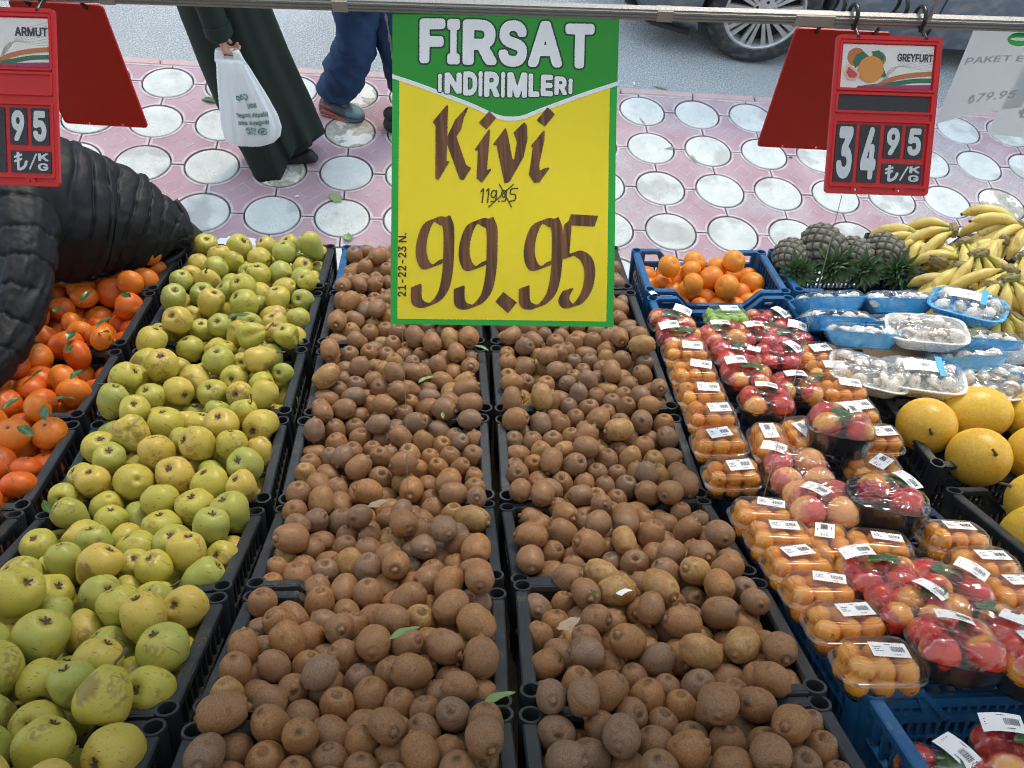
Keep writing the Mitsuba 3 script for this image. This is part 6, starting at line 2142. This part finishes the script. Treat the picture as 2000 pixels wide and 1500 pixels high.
def quilted(path, pitch, depth, seed, n=72, per=9, lean=0.0, flat=0.9):
    """a padded tube along path (x, y, z, r) with stitched seams every 'pitch' metres"""
    q = smooth_path(path, 8)
    d = np.r_[0, np.cumsum(np.linalg.norm(np.diff(q[:, :3], axis=0), axis=1))]
    L = d[-1]
    m = int(L / pitch * per)
    s = np.linspace(0, L, m)
    c = np.stack([np.interp(s, d, q[:, k]) for k in range(4)], 1)
    t = np.gradient(c[:, :3], axis=0)
    k = np.ones(9) / 9
    for a in range(3):
        t[:, a] = np.convolve(np.pad(t[:, a], 4, mode='edge'), k, mode='valid')
    t /= np.linalg.norm(t, axis=1, keepdims=True)
    ang = np.arange(n) * 2 * np.pi / n
    R = []
    for i in range(m):
        u = np.cross(t[i], [0, 0.55, 0.83])
        u /= np.linalg.norm(u)
        w = np.cross(u, t[i])
        ph = s[i] + 0.018 * meshkit.noise(np.stack([np.cos(ang) * 2.6 + seed, np.sin(ang) * 2.6, np.full(n, s[i] * 9)], 1), seed) + lean * np.sin(ang)
        f = (ph / pitch) % 1.0
        dist = (0.5 - np.abs(f - 0.5)) * pitch
        puff = 0.62 * (1 - np.exp(-(dist / 0.0042) ** 2)) + 0.38 * np.clip(1 - (2 * f - 1) ** 2, 0, 1)
        wr_ = meshkit.fbm(np.stack([np.cos(ang) * 5 + 3 * seed, np.sin(ang) * 5, np.full(n, s[i] * 13)], 1), 3, seed + 2) - 0.5
        creases = meshkit.noise(np.stack([ang * 9, np.full(n, s[i] * 16), np.full(n, seed * 1.0)], 1), seed + 5) - 0.5
        fine = meshkit.fbm(np.stack([ang * 5, np.full(n, s[i] * 60), np.full(n, 2.0 * seed)], 1), 3, seed + 8) - 0.5
        r = c[i, 3] - depth + depth * puff + 0.0075 * wr_ * (0.2 + puff) + 0.008 * creases * (1 - puff) + 0.0045 * fine + 0.020 * (meshkit.fbm(np.stack([np.cos(ang) * 1.6 + seed, np.sin(ang) * 1.6, np.full(n, s[i] * 7)], 1), 2, seed + 21) - 0.5)
        r = np.maximum(r, 0.012)
        R.append(c[i, :3] + (r * np.cos(ang))[:, None] * u * flat + (r * np.sin(ang))[:, None] * w)
    return loft(R)


torso = quilted(TORSO, 0.0385, 0.0080, 3, 150, 18, 0.014)
arm = quilted(ARM, 0.068, 0.0065, 8, 110, 26)
piece(Pu, 'jacket', torso, 'm_puffer', smooth=True)
piece(Pu, 'jacket__sleeve', arm, 'm_puffer', smooth=True)
hem = [np.array(p) for p in ([-0.955, 1.52, 0.905], [-0.925, 1.57, 0.90], [-0.915, 1.62, 0.915], [-0.925, 1.66, 0.955], [-0.95, 1.68, 0.99])]
piece(Pu, 'jacket__hem', tube(smooth_path(hem, 5), 0.010, 8), 'm_black_cloth', smooth=True)
feet_z = street(*(np.linalg.inv(STREET) @ np.array([-0.98, 1.95, 0, 1]))[:2], 0)[2]
legs = []
for dx in (-0.085, 0.075):
    hp, kn, an = np.array([-1.05 + dx * 0.6, 1.66, 0.86]), np.array([-1.0 + dx, 1.80, 0.50]), np.array([-1.0 + dx, 1.90, feet_z + 0.09])
    legs += [(hp, 0.085, kn, 0.068), (kn, 0.068, an, 0.05)]
legs.append(((-1.08, 1.63, 0.90), 0.09, (-1.03, 1.64, 0.89), 0.09))
piece(Pu, 'trousers', limb(legs, 0.02, 6), 'm_grey_cloth', smooth=True)
wrp = ARM[-1, :3]
hand = hand_bones(wrp + [-0.012, -0.025, -0.004], [-0.35, -0.75, -0.45], [0.0, 0.35, -0.94], -1, 0.95, 0.45)
hd = np.array([-1.60, 1.40, 1.17])
body = limb(head_bones(hd, (-0.55, -0.55, -0.62), 0.95) + [((-1.40, 1.44, 1.19), 0.06, (-1.52, 1.42, 1.19), 0.055), (wrp + [0.01, 0.06, 0.0], 0.030, wrp + [-0.012, -0.025, -0.004], 0.024), (wrp + [0.01, 0.06, 0.0], 0.030, (-1.12, 1.30, 1.2), 0.04), ((-1.12, 1.30, 1.2), 0.04, (-1.25, 1.46, 1.16), 0.07), ((-1.25, 1.46, 1.16), 0.08, (-1.42, 1.44, 1.18), 0.07), ((-1.25, 1.46, 1.16), 0.10, (-1.02, 1.60, 0.98), 0.09), ((-1.02, 1.66, 0.95), 0.07, (-1.06, 1.80, 0.5), 0.05), ((-1.06, 1.80, 0.5), 0.05, (-1.08, 1.90, feet_z + 0.04), 0.035), ((-1.02, 1.66, 0.95), 0.07, (-0.93, 1.80, 0.5), 0.05), ((-0.93, 1.80, 0.5), 0.05, (-0.925, 1.90, feet_z + 0.04), 0.035)] + hand, 0.010, 6)
piece(Pu, 'body', body, 'm_skin', smooth=True)
piece(Pu, 'hair', limb([(hd + [0.03, 0.02, 0.03], 0.090, hd + [0.0, 0.0, 0.04], 0.085)], 0.012, 6), 'm_hair', smooth=True)
for x in (-1.085, -0.925):
    piece(Pu, 'shoe', shoe, 'm_black_cloth', frame([x, 1.90, feet_z], [0, -1, 0], [1, 0, 0], [0, 0, 1]), smooth=50)
tag(Pu, 'person in a black quilted jacket bending over the mandarin crates', 'person')
# ------------------------------------------------------------------ parked car, litter, stray leaves


def f_carpaint(p, n, uv):
    d = fbm(p.x * 18, p.y * 18, p.z * 18, 4)
    low = smoothstep(0.45, 0.75, d)
    return mix((0.085, 0.105, 0.135), (0.22, 0.21, 0.19), low * 0.55)


scene['m_car'] = {'type': 'twosided', 'bsdf': {'type': 'principled', 'base_color': proc(f_carpaint), 'roughness': 0.3, 'specular': 0.5, 'clearcoat': 0.7, 'clearcoat_gloss': 0.8}}
plastic('m_tyre', proc(lambda p, n, uv: mix((0.022, 0.024, 0.027), (0.085, 0.082, 0.078), smoothstep(0.4, 0.8, fbm(p.x * 30, p.y * 30, p.z * 30, 4)))), 0.75)
plastic('m_rim', proc(lambda p, n, uv: mix((0.40, 0.39, 0.37), (0.55, 0.55, 0.55), fbm(p.x * 40, p.y * 40, p.z * 40, 3))), 0.35, metallic=0.6)
plastic('m_dark', (0.01, 0.01, 0.011), 0.6)
plastic('m_glass_dark', (0.02, 0.025, 0.03), 0.08)
plastic('m_lamp', (0.6, 0.1, 0.06), 0.2)

CX, CY, CZ, WR = 1.330, 1.500, ROAD_Z, 0.318
CARF = STREET @ shift(CX, CY, CZ)                     # origin under the front wheel, x along the car, y into the road
car = 'parked_car'
key_for(car)
prof = Polygon([(-0.74, 0.30), (-0.66, 0.20), (-0.42, 0.165), (0.4, 0.17), (2.25, 0.17), (3.0, 0.19), (3.28, 0.26), (3.34, 0.55), (3.30, 0.82), (3.1, 0.93), (2.6, 0.97), (0.6, 0.98), (0.0, 0.93), (-0.5, 0.83), (-0.70, 0.68), (-0.77, 0.50)]).buffer(-0.04).buffer(0.04)
for wx in (0.0, 2.52):
    prof = prof.difference(Point(wx, WR).buffer(WR + 0.052, 24).union(sbox(wx - WR - 0.02, -0.2, wx + WR + 0.02, WR * 0.5)))
plan = Polygon([(-0.80, 0.45), (-0.74, 0.22), (-0.58, 0.07), (-0.36, 0.012), (0.0, 0.0), (2.6, 0.0), (3.0, 0.03), (3.25, 0.16), (3.36, 0.4), (3.36, 1.3), (3.25, 1.54), (3.0, 1.68), (2.6, 1.70), (0.0, 1.70), (-0.36, 1.69), (-0.58, 1.63), (-0.74, 1.48), (-0.80, 1.25)]).buffer(0.03)
a = trimesh.creation.extrude_polygon(prof, 1.8, engine='earcut')
a.apply_transform(np.array([[1, 0, 0, 0], [0, 0, 1, -0.05], [0, 1, 0, 0], [0, 0, 0, 1.0]]))
b = trimesh.creation.extrude_polygon(plan, 1.4, engine='earcut')


def to_m(m):
    if m.volume < 0:
        m.invert()
    return m3.Manifold(m3.Mesh(np.array(m.vertices, np.float32), np.array(m.faces, np.uint32)))


bodym = to_m(a) ^ to_m(b)
me = bodym.refine_to_length(0.10).to_mesh()
v = np.array(me.vert_properties[:, :3])
tuck = np.clip((0.42 - v[:, 2]) / 0.25, 0, 1) ** 2 * 0.05 + np.clip((v[:, 2] - 0.6) / 0.4, 0, 1) ** 2 * 0.05
v[:, 1] += np.where(v[:, 1] < 0.85, tuck, -tuck)
piece(car, 'body', trimesh.Trimesh(v, me.tri_verts, process=False), 'm_car', CARF, smooth=32)
cab = loft([np.array([[x, y, 0.93] for x, y in ((0.45, 0.10), (3.0, 0.12), (3.0, 1.58), (0.45, 1.6))]), np.array([[x, y, 1.36] for x, y in ((1.15, 0.26), (2.75, 0.28), (2.75, 1.42), (1.15, 1.44))]), np.array([[x, y, 1.42] for x, y in ((1.3, 0.36), (2.6, 0.38), (2.6, 1.32), (1.3, 1.34))])])
piece(car, 'cabin', cab, 'm_glass_dark', CARF)
piece(car, 'roof', loft([np.array([[x, y, z] for x, y in ((1.2 + k, 0.30 + k), (2.72 - k, 0.32 + k), (2.72 - k, 1.38 - k), (1.2 + k, 1.4 - k))]) for z, k in ((1.38, 0), (1.44, 0.06))]), 'm_car', CARF)
piece(car, 'sill', bx(0.40, 2.15, 0.022, 0.06, 0.15, 0.20), 'm_dark', CARF)
piece(car, 'underbody', bx(-0.5, 3.1, 0.12, 1.6, 0.16, 0.3), 'm_dark', CARF)
piece(car, 'bumper_lip', cat([bar([-0.60, 0.10, 0.165], [-0.385, 0.028, 0.155], 0.05, 0.02), bar([-0.72, 0.25, 0.20], [-0.60, 0.10, 0.165], 0.05, 0.02)]), 'm_dark', CARF)
for x in (0.98, 1.95):
    piece(car, 'door_gap', bx(x, x + 0.008, -0.032, -0.02, 0.24, 0.9), 'm_dark', CARF)
piece(car, 'headlight', bevel_box(0.16, 0.05, 0.12, 0.02), 'm_glass_dark', CARF @ shift(-0.60, 0.09, 0.66, -0.7), smooth=30)
liner = tube([[(WR + 0.075) * math.cos(k), 0.17, (WR + 0.075) * math.sin(k) + WR] for k in np.linspace(0.1, np.pi - 0.1, 24)], 0.03, 8)


def wheel(parent, M):
    k = key_for(parent + '__wheel')
    na = 64
    a = np.arange(na) * 2 * np.pi / na
    prof = [(0.222, -0.012), (0.236, -0.020), (0.262, -0.026), (0.288, -0.022), (0.306, -0.008), (0.316, 0.012), (WR, 0.06), (WR, 0.14), (0.312, 0.185), (0.28, 0.205), (0.222, 0.20)]
    tyre = loft([np.stack([r * np.cos(a), np.full(na, y), r * np.sin(a)], 1) for r, y in prof], False, False)
    add(k, tyre, 'm_tyre', M, smooth=30)
    gro = []
    for i in range(44):
        t = i * 2 * np.pi / 44
        g = bx(-0.0045, 0.0045, 0.014, 0.19, -0.004, 0.0018)
        g.apply_transform(frame([(WR) * math.cos(t), 0, WR * math.sin(t)], [-math.sin(t), 0, math.cos(t)], [0, 1, 0], [math.cos(t), 0, math.sin(t)]))
        gro.append(g)
    add(k + '__tread', cat(gro), 'm_tyre', M)
    rim = loft([np.stack([r * np.cos(a), np.full(na, y), r * np.sin(a)], 1) for r, y in [(0.224, -0.004), (0.224, -0.014), (0.214, -0.016), (0.206, -0.006), (0.200, 0.03), (0.196, 0.16)]], False, False)
    add(k + '__rim', rim, 'm_rim', M, smooth=30)
    disc = loft([np.stack([r * np.cos(a), np.full(na, y), r * np.sin(a)], 1) for r, y in [(0.199, 0.055), (0.05, 0.05)]], False, True)
    add(k + '__backing', disc, 'm_dark', M)
    for i in range(10):
        t = i * 2 * np.pi / 10 + 0.1
        for s in (-1, 1):
            t0, t1 = t + s * 0.16, t + s * 0.115
            p0 = np.array([0.055 * math.cos(t0 * 1.0), -0.002, 0.055 * math.sin(t0)])
            p1 = np.array([0.207 * math.cos(t1), -0.006, 0.207 * math.sin(t1)])
            b = loft([np.array([p + off for off in offs]) for p, offs in ((p0, [np.array([-math.sin(t), 0, math.cos(t)]) * q + np.array([0, y, 0]) for q, y in ((-.008, 0), (.008, 0), (.006, .022), (-.006, .022))]), (p1, [np.array([-math.sin(t), 0, math.cos(t)]) * q + np.array([0, y, 0]) for q, y in ((-.014, 0), (.014, 0), (.011, .026), (-.011, .026))]))])
            add(k + '__spoke' + ('' if (i, s) == (0, -1) else f'_{2 * i + (s + 1) // 2:03d}'), b, 'm_rim', M)
    hub = loft([np.stack([r * np.cos(a), np.full(na, y), r * np.sin(a)], 1) for r, y in [(0.070, 0.02), (0.068, -0.004), (0.036, -0.008), (0.034, -0.014), (0.028, -0.016)]], False, True)
    add(k + '__hub', hub, 'm_rim', M, smooth=30)
    for i in range(5):
        t = i * 2 * np.pi / 5 + 0.3
        add(k + '__bolt' + ('' if i == 0 else f'_{i:03d}'), tube([[0.052 * math.cos(t), -0.0075, 0.052 * math.sin(t)], [0.052 * math.cos(t), -0.003, 0.052 * math.sin(t)]], 0.009, 10), 'm_dark', M)


for wx in (0.0, 2.52):
    piece(car, 'wheel_arch', liner, 'm_dark', CARF @ shift(wx, 0, 0), smooth=40)
    wheel(car, CARF @ shift(wx, 0.012, WR, 0.0 if wx else -0.10))
    far = np.diag([1, -1, 1, 1.0])
    far[1, 3] = 1.69
    fk = key_for(car + '__wheel')
    add(fk, scene_mesh := tube([[wx, 1.50, WR], [wx, 1.69, WR]], WR, 32), 'm_tyre', CARF, smooth=30)
tag(car, 'dusty dark grey car parked beyond the kerb, its front wheel in view', 'car')

# leaves, scraps and sprigs
scene['m_leaf_fresh'] = {'type': 'twosided', 'bsdf': {'type': 'principled', 'base_color': proc(lambda p, n, uv: mix((0.10, 0.19, 0.06), (0.20, 0.30, 0.11), fbm(p.x * 90, p.y * 90, p.z * 90, 2) * 0.7 + 0.3 * (1 - smoothstep(0.02, 0.06, dr.abs(uv.x - 0.5))))), 'roughness': 0.5}}
diffuse('m_husk', (0.38, 0.29, 0.21), 0.8)
plastic('m_scrap', (0.75, 0.75, 0.73), 0.6)


def put_leaf(m, words, mat, L, w, seed, name='leaf', curl=0.2, fold=0.3):
    lf, luv = leaf_mesh(L, w, curl, fold, seed)
    lf.apply_translation([0, -L / 2, 0.002])
    tag(add(key_for(name), lf, mat, m, smooth=True, uv=luv), words, 'leaf')


for x, y, rz, L, w, mat, words in ((-0.937, 0.12, 0.9, 0.075, 0.05, 'm_leaf_pale', 'pale green leaf on a white disc left of the poster'), (-1.581, 0.774, 1.4, 0.085, 0.035, 'm_leaf', 'dark green leaf on the tiles left of the robed person'), (-0.866, -0.125, 0.2, 0.05, 0.04, 'm_leaf_fresh', 'green leaf on the tiles just above the pear crates'),
                                   (0.586, 0.81, 0.3, 0.07, 0.008, 'm_leaf_fresh', 'thin green sprig at the nearest edge of a white disc right of the poster'), (0.70, 0.60, 1.7, 0.07, 0.012, 'm_leaf_fresh', 'green blade lying across a disc rim right of the poster'), (0.81, 0.53, 0.2, 0.06, 0.014, 'm_leaf_pale', 'pale curled blade on a disc right of the poster'),
                                   (0.76, 1.20, 1.2, 0.10, 0.012, 'm_leaf_fresh', 'green sprig on the asphalt beside the kerb')):
    put_leaf(STREET @ shift(x, y, 0.004 if y < 1.05 else ROAD_Z + 0.004, rz), words, mat, L, w, int(abs(x) * 90), curl=0.12)
for x, y, z, rz, sx, sy, words in ((-1.106, 0.119, 0.002, 0.4, 0.02, 0.007, 'small white scrap on a pink tile'), (0.615, 1.222, ROAD_Z + 0.002, 1.4, 0.03, 0.008, 'white cigarette end on the asphalt'), (1.334, 0.577, 0.003, 0.1, 0.022, 0.008, 'dark chip on a pink tile near the red sign back')):
    q = bevel_box(sx, sy, 0.006, 0.002)
    tag(add(key_for('scrap'), q, 'm_dark' if 'dark' in words else 'm_scrap', STREET @ shift(x, y, z + 0.004, rz)), words, 'litter')
g = np.random.RandomState(8)
q = trimesh.creation.icosphere(3, 0.05)
q.vertices = q.vertices * [1.6, 1, 0.5] * (1 + 0.7 * (meshkit.noise(q.vertices * 60, 4)[:, None] - 0.5))
tag(add('crumpled_paper', q, 'm_scrap', STREET @ shift(-1.318, -0.22, 0.02)), 'crumpled white paper on the pavement behind the pear crates', 'paper')

for x, s, h, rz, L, w, mat, words in ((-0.138, 0.327, 0.045, -55, 0.055, 0.014, 'm_leaf_fresh', 'green leaf blade on the kiwis of the third left crate'), (-0.017, 0.479, 0.024, 60, 0.05, 0.012, 'm_leaf_fresh', 'green leaf blade on the seam of the two kiwi columns'),
                                      (-0.143, -0.446, 0.055, -60, 0.06, 0.016, 'm_leaf_fresh', 'curled green leaf between kiwis of the sixth left crate'), (-0.024, -0.529, 0.018, -65, 0.06, 0.018, 'm_leaf_fresh', 'green leaf on the crate corner in front of the left kiwi column'),
                                      (-0.102, 0.201, 0.045, 5, 0.03, 0.010, 'm_leaf_fresh', 'small green leaf upright between kiwis of the fourth left crate'), (0.119, -0.357, 0.045, 20, 0.03, 0.01, 'm_leaf', 'small dark leaf between kiwis of the right column'),
                                      (-0.566, 0.539, 0.075, -70, 0.065, 0.024, 'm_leaf', 'dark green leaf lying on the pears of the second crate'), (-0.775, -0.045, 0.03, 35, 0.07, 0.02, 'm_leaf', 'green leaf caught at the edge between mandarins and pears')):
    put_leaf(SF(x, s, h, rz, 8), words, mat, L * 0.75, w * 0.75, int(abs(x * 1000)))
rl_ = np.random.RandomState(33)
for i, (x, s) in enumerate(((-0.963, 0.682), (-0.885, 0.575), (-0.954, 0.35), (-0.954, 0.253), (-0.88, 0.227), (-0.85, 0.25), (-0.86, 0.508), (-0.908, 0.442), (-0.87, 0.687), (-0.97, 0.80), (-0.858, 0.34), (-0.882, 0.153), (-0.99, 0.60), (-0.93, 0.50), (-1.0, 0.45))):
    put_leaf(SF(x, s, 0.048 + rl_.uniform(-0.008, 0.012), rl_.uniform(0, 360), rl_.uniform(-20, 20), rl_.uniform(-20, 20)), f"dark green leaf among the mandarins, {['first', 'second', 'third', 'fourth', 'fifth', 'sixth', 'seventh', 'eighth', 'ninth', 'tenth', 'eleventh', 'twelfth', 'thirteenth', 'fourteenth', 'fifteenth'][int(np.argsort(np.argsort([-0.682, -0.575, -0.35, -0.253, -0.227, -0.25, -0.508, -0.442, -0.687, -0.8, -0.34, -0.153, -0.6, -0.5, -0.45]))[i])]} from the street", 'm_leaf', rl_.uniform(0.03, 0.055), rl_.uniform(0.013, 0.020), i, curl=0.3)
st_, ba_ = sticker(0.022, 0.013, 0.002, 3)
tag(add('fruit_sticker', st_, 'm_label', SF(0.158, -0.377, 0.062, 30, -15)), 'small white fruit sticker on the kiwis of the right column', 'sticker')
for x, s, h in ((-0.206, -0.094, 0.052), (0.075, -0.43, 0.05)):
    q = trimesh.creation.icosphere(2, 0.012)
    q.vertices = q.vertices * [1.6, 0.7, 0.25] * (1 + 0.9 * (meshkit.noise(q.vertices * 200, 2)[:, None] - 0.5))
    tag(add(key_for('dry_husk'), q, 'm_husk', SF(x, s, h, 40)), f"dry pale husk on the kiwis of the {'left' if x < 0 else 'right'} column", 'husk')

# rubber bands on the pear crate's back corner, a paper tag on the blue crate
plastic('m_rubber', (0.42, 0.24, 0.10), 0.6)
for i, (x, s, hh) in enumerate(((-0.792, 1.018, -0.018), (-0.768, 1.026, -0.012))):
    a = np.linspace(0, 2 * np.pi, 25)
    loop = np.stack([0.004 * np.sin(2 * a), 0.016 * np.cos(a), 0.030 * np.sin(a)], 1)
    tag(add(key_for('rubber_band'), tube(loop, 0.0016, 6, False), 'm_rubber', SF(x, s, hh, 20 * i)), f"tan rubber band looped round the back corner of the first pear crate, {['left', 'right'][i]} one", 'rubber band')
tg, _ = sticker(0.018, 0.022, 0.003, 4)
tag(add('paper_tag', tg, 'm_label', SF(0.444, 0.772, 0.0035, 10, -8)), 'small white paper tag on the corner of the blue crate', 'tag')
# ------------------------------------------------------------------ labels that still coincide: told apart by distance from the camera
def _where(k):
    for kk in [k] + [c for c in scene if c.startswith(k + '__')]:
        m = scene.get(kk, {}).get('to_world')
        if m is not None:
            return np.array(m.matrix, float)[:3, 3]
    return np.zeros(3)


_same = {}
for _k, _d in labels.items():
    if _d.get('label') and _d.get('category'):
        _same.setdefault(_d['label'], []).append(_k)
_RANK = {2: ['nearer', 'farther'], 3: ['nearest', 'middle', 'farthest'], 4: ['nearest', 'second nearest', 'third nearest', 'farthest']}
for _lab, _ks in _same.items():
    if len(_ks) < 2:
        continue
    _ks.sort(key=lambda k: float(np.linalg.norm(_where(k) - CAM)))
    for _i, _k in enumerate(_ks):
        _r = _RANK.get(len(_ks), [f'no {q}' for q in range(9)])[_i] if len(_ks) <= 4 else ['nearest', 'second nearest', 'third nearest', 'fourth nearest', 'fifth nearest', 'sixth nearest', 'farthest', 'farthest'][min(_i, 7)]
        labels[_k]['label'] = f'{_r} {_lab}'
